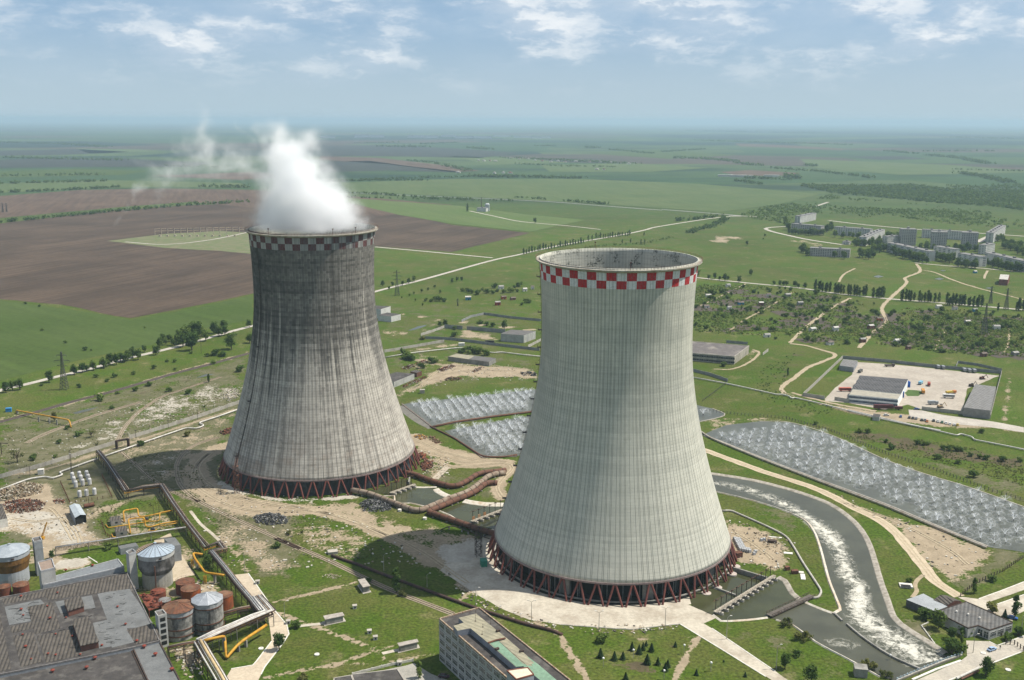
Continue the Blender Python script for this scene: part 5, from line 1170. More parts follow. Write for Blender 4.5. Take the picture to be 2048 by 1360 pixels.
hd = roof_box('workshop_hall', 'raised blue-grey hall roof with white edge behind the workshop', 'hall', H(va, 10.5, 232, 845, 300, 796, 642, 702, 676, 745), 0, 10.5, PANEL_G, M('blue_felt', (.17, .185, .195), (.145, .155, .165), sc=.15), PARAPET, .35, .45)
tb = roof_box('stair_block', 'pale panelled block with brown flat roof beside the raised hall', 'stair block', H(va, 17, 205, 722, 284, 702, 300, 752, 222, 772), 0, 17, PANEL, M('brown_flat_roof', (.25, .19, .15), (.2, .155, .125)), PARAPET, .5, .4)
# roof ventilators
VT = thing('roof_vent', 'red vent', 'vent', (0, 0, 0), 'red mushroom vents on the workshop roof')
m = MB(); m.tube((0, 0, 0), (0, 0, .9), .35, 8); m.build('vent_pipe', REDV, VT); m = MB(); m.lathe((0, 0, 0), [(.75, .8), (.8, 1.05), (.15, 1.45), (0.01, 1.46)], 10); m.build('vent_cap', REDV, VT)
vp = Proto(VT)
VL = [(313, 890, 'far left corner of the corrugated strip'), (258, 962, 'left of the far monitor'), (360, 1025, 'between the two monitors'), (640, 966, 'in the middle of the smooth grey patch'), (684, 1062, 'at the near end of the smooth grey patch'), (272, 1030, 'left of the pair by the monitors'), (116, 982, 'on the left smooth patch'), (127, 1012, 'near the left smooth patch edge'),
      (123, 1117, 'on the left corrugated patch'), (303, 1114, 'below the far left slope'), (395, 1126, 'beside the long monitor'), (262, 1222, 'tallest of the near left cluster'), (170, 1250, 'leftmost of the near cluster'), (303, 1228, 'right of the near left cluster'), (140, 1184, 'by the left edge'), (555, 1176, 'at the near end of the long monitor'), (745, 1153, 'at the right corner'), (115, 910, 'on the far left strip'), (437, 1226, 'near the front parapet')]
for x, y, w in VL: vp.put(va(x, y, ZR), 0, rnd.uniform(.55, .9), f'red roof vent {w} on the workshop', 'red mushroom vents on the workshop roof')
for x, y, w in ((518, 1248, 'at the back'), (472, 1300, 'in the middle'), (287, 1318, 'at the left')): vp.put(va(x, y, 7.6), 0, 1.05, f'rusty roof vent {w} of the lower dark annex', 'red mushroom vents on the workshop roof')
for x, y, w in ((785, 1186, 'far'), (846, 1228, 'middle'), (935, 1310, 'near')): vp.put(va(x, y, 8.05), 0, 1.1, f'{w} roof vent on the smooth grey annex', 'red mushroom vents on the workshop roof')
for x, y, w in ((504, 742, 'right'), (358, 768, 'left')): vp.put(va(x, y, 10.5), 0, .9, f'{w} red vent on the raised blue-grey hall', 'red mushroom vents on the workshop roof')

# silos
def silo(label, c, Rt, Rs, hs, hb, he, hr, stem, band, ring, roofm, facets=20, ribs=None, taper=True):
    root = thing('silo', label, 'silo', c)
    m = MB(); m.lathe(c, [(Rs, 0), (Rs, hs)], 28); m.build('stem', stem, root, smooth=False)
    m = MB(); m.lathe(c, [(Rs + .02, hs - .4), (Rt * .97, hb), (Rt, hb + .8), (Rt, he - 2.2)], 36); m.build('drum', band, root)
    m = MB(); m.lathe(c, [(Rt + .15, he - 2.2), (Rt + .15, he)], 36); m.build('collar', ring, root)
    m = MB(); m.lathe(c, [(Rt + .45, he - .05), (Rt + .45, he + .1), (.7, hr), (.7, hr + .5), (.01, hr + .6)], facets); m.build('roof', roofm, root)
    if ribs:
        m = MB()
        for i in range(facets):
            a = 2 * math.pi * i / facets; d = Vector((math.cos(a), math.sin(a), 0)); m.tube(c + d * (Rt + .45) + Vector((0, 0, he + .15)), c + d * .7 + Vector((0, 0, hr + .1)), .09, 3)
        m.build('roof_rib', ribs, root)['kind'] = 'stuff'
    m = MB()
    for k in range(4): a = 2 * math.pi * k / 4 - 1.0; p = c + Vector((math.cos(a) * (Rt + .2), math.sin(a) * (Rt + .2), he - 1.7)); m.boxc(p, .2, 1.3, .8, a)
    m.build('hatch', DARK_STEEL, root)['kind'] = 'stuff'
    return root
c1 = va(70, 818); silo('wide silo with ochre band on a blue-grey stem at the left edge', c1, 8.6, 7.6, 7.2, 10.0, 15.6, 18.6, SILOG, SILOB, SILOG, M('pale_sheet_roof', (.34, .375, .40), (.27, .305, .335), sc=.4, rough=.5, metal=.2), 18)
c2 = vr(345, 486); b2 = silo('tall silo with glass cone roof and charred concrete drum', c2, 8.4, 7.0, 7.5, 9.0, 17.4, 20.8, M('stem_concrete', (.34, .325, .29), (.27, .255, .225), sc=.3, stain=.3), M('charred_drum', (.20, .19, .18), (.07, .065, .06), sc=.22, stain=.85, stcol=(.02, .019, .018), stsc=.16), PANEL, M('glass_cone', (.40, .47, .53), (.34, .40, .46), sc=.2, rough=.25, metal=.25, spec=.6), 20, DARK_STEEL)
m = MB(); a0 = math.radians(118); m.lathe(c2, [(9.0, 17.6), (.9, 21.0)], 6, a0=a0, a1=a0 + math.radians(95)); m.build('timber_roof', M('old_boards', (.30, .225, .16), (.2, .15, .11), sc=.9, rib=(.6, .8, .1)), b2)
m = MB(); p = c2 + Vector((2.2, -8.7, 0)); m.tube(p, p + Vector((0, 0, 13)), .3, 6); m.build('down_pipe', RUSTP, b2)
for lab, v, top, base, zt in (('tall blue-grey shaft between the ochre silo and the bush', vo, (435, 262, 548, 236, 575, 285, 462, 312), None, 17.5), ('tall pale concrete shaft joined to the silo with a glass roof', vr, (52, 205, 112, 180, 146, 205, 80, 228), None, 18.5)):
    q = H(v, zt, *top); roof_box('lift_shaft', lab, 'shaft', q, 0, zt, PANEL_G if 'blue' in lab else PANEL, M('shaft_roof', (.12, .11, .10)), PARAPET, .7, .3)
roof_box('silo_annex', 'blue-grey annex standing behind the silo with a glass roof', 'annex', H(vr, 8.5, 400, 80, 498, 66, 552, 135, 470, 150), 0, 8.5, PANEL_G, SMOOTHF, None)
roof_box('low_store', 'low flat store in the grass left of the glass roofed silo', 'store', H(vs, 3.2, 265, 965, 520, 915, 560, 960, 300, 1010), 0, 3.2, PANEL_G, SMOOTHF, None)
for i, (lab, c, R, he, hr, roofm, f) in enumerate((('concrete tank with a rusty cone roof beside the stair shaft', vr(548, 950), 6.6, 13.2, 15.4, RUSTROOF, 14), ('concrete tank with a bright galvanized faceted roof', vr(808, 897), 6.5, 14.4, 17.2, GALV, 10))):
    root = thing('storage_tank', lab, 'tank', c)
    m = MB(); m.lathe(c, [(R * .97, 0), (R * .97, 5.0), (R, 5.4), (R, he - 2)], 28); m.build('drum', TANKC, root)
    m = MB()
    for z in (2.2, 5.2, he - 2.2): m.lathe(c, [(R + .02, z - .22), (R + .22, z - .22), (R + .22, z + .22), (R + .02, z + .22)], 28, close=True)
    m.build('hoop', RUST, root)['kind'] = 'stuff'
    m = MB(); m.lathe(c, [(R + .1, he - 2), (R + .1, he)], 28); m.build('collar', M('collar_grey', (.33, .34, .345), (.24, .24, .24), sc=.6, stain=.3), root)
    m = MB(); m.lathe(c, [(R + .5, he), (R + .5, he + .15), (.4, hr), (.01, hr + .3)], f); m.build('roof', roofm, root)
    m = MB()
    for k in range(f): a = 2 * math.pi * k / f; d = Vector((math.cos(a), math.sin(a), 0)); m.tube(c + d * (R + .5) + Vector((0, 0, he + .18)), c + d * .4 + Vector((0, 0, hr + .03)), .1, 3)
    m.build('roof_seam', roofm, root)['kind'] = 'stuff'
def tank(label, v, top, R, h, mat, roofm, stripes=0):
    p = v(*top, h); c = Vector((p.x, p.y, 0)); root = thing('oil_tank', label, 'tank', c)
    m = MB(); m.lathe(c, [(R, 0), (R, h)], 28); m.f.pop(); m.m.pop(); m.build('drum', mat, root)
    m = MB(); m.lathe(c, [(R + .1, h - .1), (R + .1, h + .05), (.3, h + .7), (.01, h + .75)], 24); m.build('lid', roofm, root)
    m = MB()
    for k in range(14): a = 2 * math.pi * k / 14; q = c + Vector((math.cos(a) * (R - .1), math.sin(a) * (R - .1), h)); m.tube(q, q + Vector((0, 0, 1.0)), .05, 3)
    m.lathe(c, [(R - .12, h + .95), (R - .06, h + .95), (R - .06, h + 1.02), (R - .12, h + 1.02)], 28, close=True); m.build('railing', RUST, root)
tank('rusty red oil tank farthest from the twin concrete tanks', vr, (590, 465), 4.4, 5.5, TANKR, RUSTROOF)
tank('rusty red oil tank with an orange side in the middle', vr, (640, 525), 4.5, 6.0, TANKO, RUSTROOF)
tank('orange oil tank with a brown ribbed lid on the right', vr, (938, 585), 4.2, 6.2, TANKO, RUSTROOF)
tank('low red oil tank nearest the silo stem', vr, (345, 552), 3.4, 3.8, TANKR, TANKR)
tank('grey lidded oil tank beside the pump platform', vr, (405, 632), 2.8, 4.0, TANKR, M('grey_lid', (.2, .2, .195), (.14, .135, .13)))
for lab, top, R in (('round red tank at the left edge by the ochre silo', (112, 838), 3.6), ('small red tank at the far left below the ochre silo', (20, 850), 3.0)): tank(lab, va, top, R, 5, TANKR, RUSTROOF)
root = thing('pump_platform', 'red steel platform crowded with pumps and valves', 'platform', vr(265, 660))
P = H(vr, 4.2, 170, 585, 300, 575, 380, 690, 262, 730); m = MB(); m.prism(P, 3.9, 4.2, True)
for q in P: m.tube((q.x, q.y, 0), (q.x, q.y, 4), .2, 4)
m.build('deck', TANKR, root)
for k in range(16):
    f, g = rnd.random(), rnd.random(); p = P[0].lerp(P[1], f).lerp(P[3].lerp(P[2], f), g); m = MB(); h = rnd.uniform(.8, 2.4); r = rnd.uniform(.2, .6); m.tube(p, p + Vector((0, 0, h)), r, 8); m.lathe(p, [(r * 1.7, h * .5), (r * 1.7, h * .5 + .2)], 10); m.tube(p + Vector((-r * 2.4, 0, h * .7)), p + Vector((r * 2.4, 0, h * .7)), r * .5, 6); m.build('pump', TANKR, root)
m = MB()
for i in range(4):
    a, b = P[i], P[(i + 1) % 4]
    for z in (.6, 1.1): m.tube(a + Vector((0, 0, z)), b + Vector((0, 0, z)), .05, 3)
    for k in range(5): q = a.lerp(b, k / 5); m.tube(q, q + Vector((0, 0, 1.1)), .05, 3)
m.build('railing', RUST, root)
q = H(vr, 14.5, 316, 748, 388, 728, 424, 768, 345, 790); root = roof_box('stair_shaft', 'open concrete stair shaft with dark landings by the rusty tank', 'shaft', q, 0, 14.5, PANEL, M('shaft_roof', (.12, .11, .10)), PANEL, .6, .3)
a, b = sorted(q, key=lambda p: p.y)[:2]; a, b = (a, b) if a.x < b.x else (b, a); u = (b - a).normalized(); n = Vector((u.y, -u.x, 0))
for k in range(5): m = MB(); o = a + u * .7 + n * .06; m.box((o.x, o.y), (u.x, u.y), (-n.x, -n.y), (b - a).length - 1.4, .12, 1.2 + k * 2.7, 2.9 + k * 2.7); m.build('opening', DARK_IN, root)

# the sandy yard: shed, small vessels, huts, heaps
q = H(va, 4.6, 376, 412, 432, 404, 468, 462, 408, 478); root = thing('open_shed', 'small pale blue shed with a dark open end in the sandy yard', 'shed', va(425, 470))
mm = [(q[0] + q[1]) / 2 + Vector((0, 0, 1)), (q[2] + q[3]) / 2 + Vector((0, 0, 1))]
m = MB(); m.add([q[0], mm[0], mm[1], q[3], q[1], q[2]], [(0, 3, 2, 1), (1, 2, 5, 4)]); m.build('roof', M('pale_blue_roof', (.40, .45, .48), (.33, .37, .40), sc=.4, rib=(1.2, 1.0, .08)), root)
m = MB(); g0 = [Vector((p.x, p.y, 0)) for p in q]
m.add([g0[0], q[0], q[3], g0[3], g0[1], q[1], q[2], g0[2], mm[0]], [(0, 3, 2, 1), (4, 5, 6, 7), (0, 1, 8, 5, 4)]); m.build('wall', PANEL_G, root)
m = MB(); k = .25; a3, b3 = g0[3].lerp(g0[0], .04), g0[2].lerp(g0[1], .04); m.add([a3, b3, b3 + Vector((0, 0, 4.3)), a3 + Vector((0, 0, 4.3))], [(0, 1, 2, 3)]); m.build('opening', DARK_IN, root)
VS = thing('gas_vessel', 'vessel', 'vessel', (0, 0, 0), 'white upright vessels in the fenced plot')
m = MB(); m.lathe((0, 0, 0), [(1.15, .7), (1.15, 4.0), (.8, 4.6), (.01, 4.8)], 14); m.build('drum', M('vessel_white', (.52, .52, .52), (.42, .42, .42), sc=.6, stain=.25), VS, smooth=False)
m = MB(); m.lathe((0, 0, 0), [(1.0, 0), (1.2, .75)], 14); m.build('skirt', M('vessel_skirt', (.50, .42, .30)), VS); m = MB(); m.tube((0, 0, 4.7), (0, 0, 5.3), .2, 5); m.tube((-.5, 0, 5.2), (.5, 0, 5.2), .12, 4); m.build('valve', DARK_STEEL, VS)
vp = Proto(VS)
for r_, (row, pts) in enumerate((('back row', ((395, 268), (433, 262), (473, 258))), ('second row', ((403, 292), (441, 282), (481, 278))), ('third row', ((413, 315), (451, 305), (489, 300))), ('near row', ((434, 368), (472, 362), (515, 355))))):
    for k, (x, y) in enumerate(pts): vp.put(va(x, y), 0, 1, f'white upright gas vessel, {row}, ' + ('left', 'middle', 'right')[k] + ' of three', 'white upright vessels in the fenced plot')
for lab, pts in (('farther meter hut with grey roof among yellow pipes', (140, 540, 296, 520, 312, 580, 158, 602)), ('nearer meter hut with grey roof among yellow pipes', (215, 690, 385, 668, 398, 740, 232, 758))):
    q = H(vs, 3.0, *pts); root = roof_box('meter_hut', lab, 'hut', q, 0, 3.0, M('hut_wall', (.36, .33, .30), (.3, .275, .25)), SLATE, None)
    a, b = sorted(q, key=lambda p: p.y)[:2]; a, b = (a, b) if a.x < b.x else (b, a); u = (b - a).normalized(); n = Vector((u.y, -u.x, 0)); o = a + u * (b - a).length * .4 + n * .04
    m = MB(); m.box((o.x, o.y), (u.x, u.y), (-n.x, -n.y), 1.3, .1, 1.2, 2.2); m.build('window', GLASS, root)
def fence_posts(label, pts, h, mat, gap=3.0, solid=False, name='fence', th=.18, jit=0.0):
    P = [Vector((p[0], p[1], 0)) for p in pts]; root = thing(name, label, 'fence', P[0]); m = MB(); k = MB()
    for i in range(len(P) - 1):
        a, b = P[i], P[i + 1]; d = b - a
        if d.length < .1: continue
        u = d.normalized(); v = Vector((-u.y, u.x, 0)); n = max(1, int(d.length / gap))
        for j in range(n + 1): q = a + d * (j / n); k.boxc(q, th + .12, th + .12, h + .15, math.atan2(u.y, u.x))
        for j in range(n):
            q = a + d * (j / n); hh = h * (1 + rnd.uniform(-jit, jit))
            if jit and rnd.random() < jit * .35: continue
            if solid: m.box((q.x - v.x * th / 2, q.y - v.y * th / 2), u, v, d.length / n - .06, th, .05, hh)
            else:
                for z in (h * .45, h * .92): m.tube(q + Vector((0, 0, z)), q + d / n + Vector((0, 0, z)), .05, 3, caps=False)
    m.build('panel' if solid else 'rail', mat, root)['kind'] = 'stuff'; k.build('post', mat, root)['kind'] = 'stuff'; return root
fence_posts('low rusty fence round the plot of white vessels', L(va, 330, 290, 380, 400, 560, 375, 610, 370, 555, 250), 1.8, RUST, 3.0)
fence_posts('brown rail fence beside the two meter huts', L(va, 550, 500, 575, 570, 620, 600), 1.6, RUST, 2.5)
WALLM = M('concrete_fence', (.40, .38, .335), (.32, .30, .26), sc=.3, stain=.4, stcol=(.22, .2, .17))
WALLG = M('grey_fence', (.26, .265, .26), (.20, .205, .2), sc=.3, stain=.35, stcol=(.13, .13, .12))
fence_posts('long concrete panel wall running left of the dark gateway', L(vk, -80, 1375, 0, 1350, 270, 1277, 480, 1212, 690, 1146, 780, 1118), 2.8, WALLM, 4, True, jit=.05)
fence_posts('long concrete panel wall between the gateway and the sooty tower', L(vk, 880, 1082, 1150, 1000, 1370, 930, 1640, 836), 2.8, WALLM, 4, True, jit=.05)
p = vk(795, 1150); root = thing('rail_gateway', 'dark steel portal frame over the tracks in the wall', 'gateway', p); m = MB(); q = vk(875, 1135)
for a in (p, q): m.boxc(a, 1.4, 1.6, 6.0)
m.build('pillar', DARK_STEEL, root); m = MB(); d = q - p; m.box((p.x, p.y), d.normalized().to_2d(), (-d.normalized().y, d.normalized().x), d.length, 1.2, 5.0, 6.2); m.build('crossbeam', DARK_STEEL, root)
# heaps
def heap(label, pts, h, n, size, mats, flat=.5):
    c = sum((Vector((p[0], p[1], 0)) for p in pts), Vector()) / len(pts); m = MB(); k = 0
    xs = [p[0] for p in pts]; ys = [p[1] for p in pts]
    while k < n:
        p = Vector((rnd.uniform(min(xs), max(xs)), rnd.uniform(min(ys), max(ys)), 0))
        if not inside(p, pts): continue
        k += 1; e = edge_d(p, pts); z = h * min(1, e / (h * 1.9)) * rnd.uniform(.3, 1); s = size * rnd.uniform(.5, 1.5)
        m.cm = rnd.randrange(len(mats)); d = Vector((rnd.uniform(-1, 1), rnd.uniform(-1, 1), rnd.uniform(-.5, .5))).normalized() * s * rnd.uniform(.8, 2.2); m.tube(p + Vector((0, 0, z)) - d / 2, p + Vector((0, 0, z)) + d / 2, s * .35, 4, s * .2)
    o = m.build('heap', mats, None, (c.x, c.y, 0)); tag(o, label, 'heap', kind='stuff')
RS = [RUST, M('rust_dark', (.07, .04, .03)), M('rust_red', (.21, .075, .04)), M('scrap_pale', (.33, .30, .26))]
STN = [M('rubble_tan', (.38, .32, .22)), M('rubble_brown', (.26, .19, .12)), M('rubble_pale', (.5, .45, .36)), M('rubble_dark', (.16, .12, .08))]
BK = [M('slag_black', (.03, .03, .032)), M('slag_grey', (.12, .12, .12)), M('slag_dark', (.05, .05, .055)), M('slag_pale', (.26, .26, .25))]
heap('heap of tan rubble and stumps by the wall', L(va, -60, 350, 60, 310, 160, 285, 240, 300, 235, 340, 120, 370, 0, 392, -60, 395), 2.6, 700, 1.0, STN)
heap('heap of rusty scrap metal in the sandy yard', L(va, 10, 400, 100, 380, 200, 380, 250, 400, 225, 435, 130, 455, 40, 450), 2.0, 520, .9, RS)
heap('black slag heap nearer the trestle, in front of the sooty tower', L(vb, 252, 570, 310, 552, 380, 552, 438, 575, 420, 600, 340, 610, 280, 600), 1.5, 520, .8, BK)
heap('black slag heap under the bending pipe by the basin', L(vb, 768, 510, 800, 485, 870, 480, 940, 505, 925, 535, 850, 545, 790, 540), 1.6, 560, .8, BK)
heap('stack of rusty steel beams behind the sooty tower columns', L(vt, 890, 40, 940, 30, 980, 90, 1050, 160, 1040, 200, 960, 250, 920, 190, 950, 120), 1.6, 140, 1.8, RS[:3])
heap('small rusty scrap pile beside the plot of vessels', L(va, 285, 385, 330, 372, 360, 385, 345, 402, 300, 402), 1.2, 90, .7, RS)
heap('yellow and rusty machine parts behind the sooty tower', L(vg, 320, 1180, 370, 1168, 430, 1178, 435, 1200, 380, 1210), 1.2, 80, .8, [YEL, RUST, DARK_STEEL])
heap('pile of old boards near the pond header pipe', L(vg, 430, 1190, 480, 1185, 540, 1225, 500, 1240), .8, 60, 1.2, [RUST, STN[1]])
heap('line of wrecked machinery along the far scrap yard', L(vg, 500, 680, 620, 640, 650, 655, 540, 695), 1.4, 130, 1.0, RS); heap('scrap rows beside the trees at the far yard', L(vg, 230, 665, 420, 605, 450, 625, 260, 680), 1.4, 150, 1.0, RS)
heap('dark scrap pile at the near edge of the far yard', L(vg, 550, 755, 600, 735, 690, 740, 680, 758, 600, 766), 1.3, 90, .9, [DARK_STEEL, RUST]); heap('dark rubble heap at the right end of the far yard', L(vg, 1120, 700, 1200, 695, 1260, 705, 1255, 728, 1160, 725), 1.6, 110, 1.0, BK)
heap('machine parts by the left shed of the far yard', L(vg, 240, 800, 330, 760, 420, 725, 425, 745, 340, 785, 260, 815), 1.3, 130, .9, RS); heap('long scrap pile of the red wrecks on the yard', L(vg, 760, 690, 830, 660, 860, 650, 860, 665, 800, 700), 1.2, 80, .9, RS)
heap('steel sections lying on the bank left of the sooty tower', L(vk, 1480, 1040, 1570, 1005, 1590, 1030, 1530, 1055), 1.0, 60, 1.4, RS[:3]); heap('earth and debris along the clean tower sandy ground', L(vd, 250, 640, 330, 650, 420, 720, 400, 760, 320, 720), .5, 110, .6, STN)
heap('broken concrete rubble left of the sooty tower', L(vk, 1480, 790, 1550, 745, 1620, 740, 1640, 790, 1560, 830), .7, 160, .9, [STN[2], STN[0], CONC]); heap('loose rubble in the middle of the waste ground', L(vb, 590, 855, 640, 845, 690, 855, 650, 870), .4, 60, .5, [STN[2], STN[0]])
# block pallets and boxes on the sandy ground
BL = Proto(tag(MB().boxc((0, 0, 0), 1.5, 1.5, 1.5).boxc((0, 0, 1.55), 1.3, 1.3, .12).build('block_pallet', [M('pallet_block', (.40, .41, .42), (.3, .31, .32), sc=1.2)], None, (0, 0, 0)), 'pallet', 'pallet', 'pallets of grey blocks beside the clean tower'))
k = 0
for r_ in range(8):
    for s in range(3 if r_ < 6 else 5):
        p = vd(168 + r_ * 4 + s * 11, 680 + r_ * 7.5 + s * 2.0); k += 1
        BL.put((p.x, p.y, 0), .5, 1, f'pallet of grey blocks, row {r_ + 1} from the back, {ordn(s + 1)} from left', 'pallets of grey blocks beside the clean tower')
for i, (x, y, w) in enumerate(((298, 685, 'left of the tarpaulin'), (312, 682, 'touching the tarpaulin'), (262, 752, 'alone near the brown box'), (268, 742, 'beside the lone pallet'))): BL.put(vd(x, y), .3, .9, f'pallet of grey blocks {w}', 'pallets of grey blocks beside the clean tower')
def crate(label, p, sx, sy, sz, mat, rot=0.4, name='crate', cat='crate'):
    root = thing(name, label, cat, p); m = MB(); m.boxc(p, sx, sy, sz, rot); m.build('box_body', mat, root); m = MB(); m.boxc(p + Vector((0, 0, sz)), sx + .16, sy + .16, .14, rot); m.build('box_lid', mat, root); return root
GREENC = M('green_paint', (.03, .20, .13), (.025, .16, .10), rough=.6)
crate('green metal cabin beside the clean tower columns', vc(212, 538), 3.0, 4.2, 3.0, GREENC, .2, 'cabin', 'cabin')
crate('brown steel box behind the grey block pallets', vd(185, 762), 3.6, 3.0, 2.6, RUST); crate('small brown box at the end of the sandy ground', vd(423, 825), 2.2, 1.8, 1.7, RUST); crate('brown box beside the white slabs', vd(460, 842), 3.2, 2, 1.6, RUST, .1)
crate('dark tarpaulin covered stack behind the sandy ground', vd(350, 692), 4.8, 2.0, 1.2, DARK_STEEL, -.3)
for i, (lab, x, y, sx, sy, h) in enumerate((('white concrete slab on the grass near the sandy ground', 428, 745, 4.5, 2.2, .3), ('long white slab by the pale conduit', 500, 860, 2.2, 6.5, .3), ('short white slab near the footbridge path', 492, 838, 2.4, 2.0, .3), ('pale slabs lying along the sandy ground edge', 365, 668, 7, 1.2, .3), ('square concrete tank edge in the canal meadow', 1000, 905, 6, 4.2, .8))):
    p = vd(x, y); m = MB(); m.boxc(p, sx, sy, h, -.2); tag(m.build('slab', KERB, None, p), lab, 'slab')
p = vd(1000, 903, .82); m = MB(); m.boxc(p, 4.6, 3.0, .02, -.2); tag(m.build('pit_opening', DARK_IN, None, p), 'dark opening of the square tank in the canal meadow', 'pit')
# lawn shelters, well covers, lamps
for i, (lab, v, pts, z) in enumerate((('small concrete shelter at the end of the straight lawn path', vb, (766, 872, 800, 866, 828, 902, 792, 910), 3.2), ('long flat shelter in the middle of the lawn', vb, (598, 1048, 692, 1030, 702, 1046, 608, 1066), 3.0), ('long flat shelter near the office on the lawn', vb, (958, 1180, 1055, 1160, 1062, 1174, 968, 1196), 3.0))):
    q = H(v, z, *pts); c = sum(q, Vector()) / 4; root = thing('lawn_shelter', lab, 'shelter', (c.x, c.y, 0)); m = MB(); m.prism([Vector((c.x, c.y, 0)) + (Vector((p.x, p.y, 0)) - Vector((c.x, c.y, 0))) * .86 for p in q], 0, z - .3); m.build('wall', CONC_D, root)
    m = MB(); m.prism(q, z - .3, z); m.build('roof', M('shelter_roof', (.36, .33, .29), (.27, .24, .21), sc=.6), root); m = MB(); m.prism([Vector((c.x, c.y, 0)) + (Vector((p.x, p.y, 0)) - Vector((c.x, c.y, 0))) * 1.12 for p in q], 0, .15); m.build('slab', CONC, root)
for i, (x, y, lab) in enumerate(((752, 1012, 'white vent box between the two lawn shelters'), (823, 1133, 'left of the two white vent boxes on the lawn'), (852, 1163, 'right of the two white vent boxes on the lawn'), (280, 892, 'white box on the grass by the concrete road'), (429, 1086, 'white box beside the road near the bush'), (969, 1286, 'white box at the office yard edge'))):
    p = vb(x, y); root = thing('vent_box', lab, 'vent box', p); m = MB(); m.boxc(p, 1.7, 1.5, 1.5, .2); m.build('box_body', M('white_wash', (.62, .61, .57), (.52, .5, .46)), root); m = MB(); m.boxc(p + Vector((0, 0, 1.5)), 2.1, 1.9, .18, .2); m.build('box_lid', CONC, root); m = MB(); m.boxc(p + Vector((.25, -.85, .4)), .7, .08, .7, .2); m.build('grille', DARK_IN, root)
for i, (v, x, y, lab) in enumerate(((vb, 970, 540, 'white concrete cylinder below the pipe bend'), (vb, 1092, 580, 'white concrete cylinder beside the lower pipe'), (va, 1420, 1190, 'white ring cover on the grass by the white trestle'), (vb, 568, 1237, 'white ring cover in the middle of the lawn'), (vm, 1207, 1015, 'white ring cover in front of the gatehouse'), (vm, 1530, 1232, 'white ring cover on the grass at the corner'))):
    p = v(x, y); h = 1.2 if i < 2 else .35; m = MB(); m.lathe(p, [(1.1, 0), (1.1, h), (.5, h + .02), (.45, h - .1)], 16); tag(m.build('well_ring', KERB, None, p), lab, 'well ring')
b = vb(645, 745); crate('stack of pale slabs at the start of the dark pipe', b, 5.0, 3.5, 1.4, CONC, .3, 'slab_stack', 'slabs')
p = vg(395, 855); crate('tiny grey hut beside the far yard track', p, 4, 3, 3, CONC, .1, 'hut', 'hut'); p = vk(280, 1320); crate('small white kiosk with a chimney by the left wall', p, 3.5, 3.0, 3.2, KERB, .3, 'kiosk', 'kiosk'); p = vk(60, 895); crate('bright blue kiosk near the main railway', p, 4, 3, 2.8, M('blue_paint', (.03, .2, .42), (.03, .16, .35)), .3, 'kiosk', 'kiosk')
LAMPM = M('lamp_post', (.34, .32, .28), (.26, .24, .2), rough=.6)
def twin_lamp(label, p, h=10.0, twin=True):
    root = thing('street_lamp', label, 'street lamp', p); m = MB(); m.tube(p, p + Vector((0, 0, h)), .16, 6, .09); m.build('pole', LAMPM, root)
    for s in ((-1, 1) if twin else (1,)):
        m = MB(); a = p + Vector((0, 0, h)); b = a + Vector((s * 1.2, .2, .9)); m.tube(a, b, .07, 4); m.build('arm', LAMPM, root); m = MB(); m.boxc(b + Vector((s * .35, 0, -.1)), .9, .35, .22); m.build('lamp_head', KERB, root)
for v, x, yb, yt, lab, tw in ((vc, 513, 893, 770, 'twin armed lamp post left of the apron front', 1), (vc, 938, 955, 838, 'twin armed lamp post in front of the apron centre', 1), (vc, 1355, 943, 812, 'twin armed lamp post at the right of the apron front', 1), (vc, 1742, 1003, 868, 'lamp post on the grass beside the basin', 0), (vc, 163, 790, 690, 'lamp post standing in the edge of the tower shadow', 0), (vd, 370, 1305, 1198, 'lamp post on the grass between canal and apron road', 0),
                          (vm, 1075, 1010, 790, 'lamp post in front of the gatehouse', 0), (vm, 1700, 740, 530, 'lamp post at the right edge by the gatehouse', 0), (vb, 893, 830, 755, 'pole in the tower shadow on the grass', 0), (vb, 1103, 910, 850, 'pole near the end of the tower shadow', 0), (va, 1332, 775, 670, 'lamp post at the head of the concrete road', 0), (va, 1550, 1040, 940, 'lamp post beside the bend of the concrete road', 0)):
    twin_lamp(lab, v(x, yb), height(v, x, yb, yt), bool(tw))
GLB = M('lamp_globe', (.75, .75, .72), rough=.3)
for i, (v, x, yb, yt, lab) in enumerate(((vc, 965, 1182, 1130, 'globe lamp at the left of the small conifers'), (vc, 1155, 1128, 1078, 'globe lamp among the small conifers'), (vc, 1475, 1096, 1047, 'globe lamp near the round flower bed'), (vc, 1643, 1206, 1157, 'globe lamp left of the second round bed'), (vc, 1348, 1256, 1208, 'globe lamp below the long dug bed'), (vd, 53, 1318, 1282, 'globe lamp beside the right round bed'), (vm, 0, 1100, 1050, 'globe lamp on the bridge approach'))):
    p = v(x, yb); h = height(v, x, yb, yt); root = thing('globe_lamp', lab, 'lamp', p); m = MB(); m.tube(p, p + Vector((0, 0, h)), .1, 5); m.build('pole', LAMPM, root); m = MB(); m.lathe(p, [(.05, h), (.38, h + .15), (.5, h + .5), (.38, h + .85), (.02, h + 1)], 10); m.build('globe', GLB, root, smooth=True)
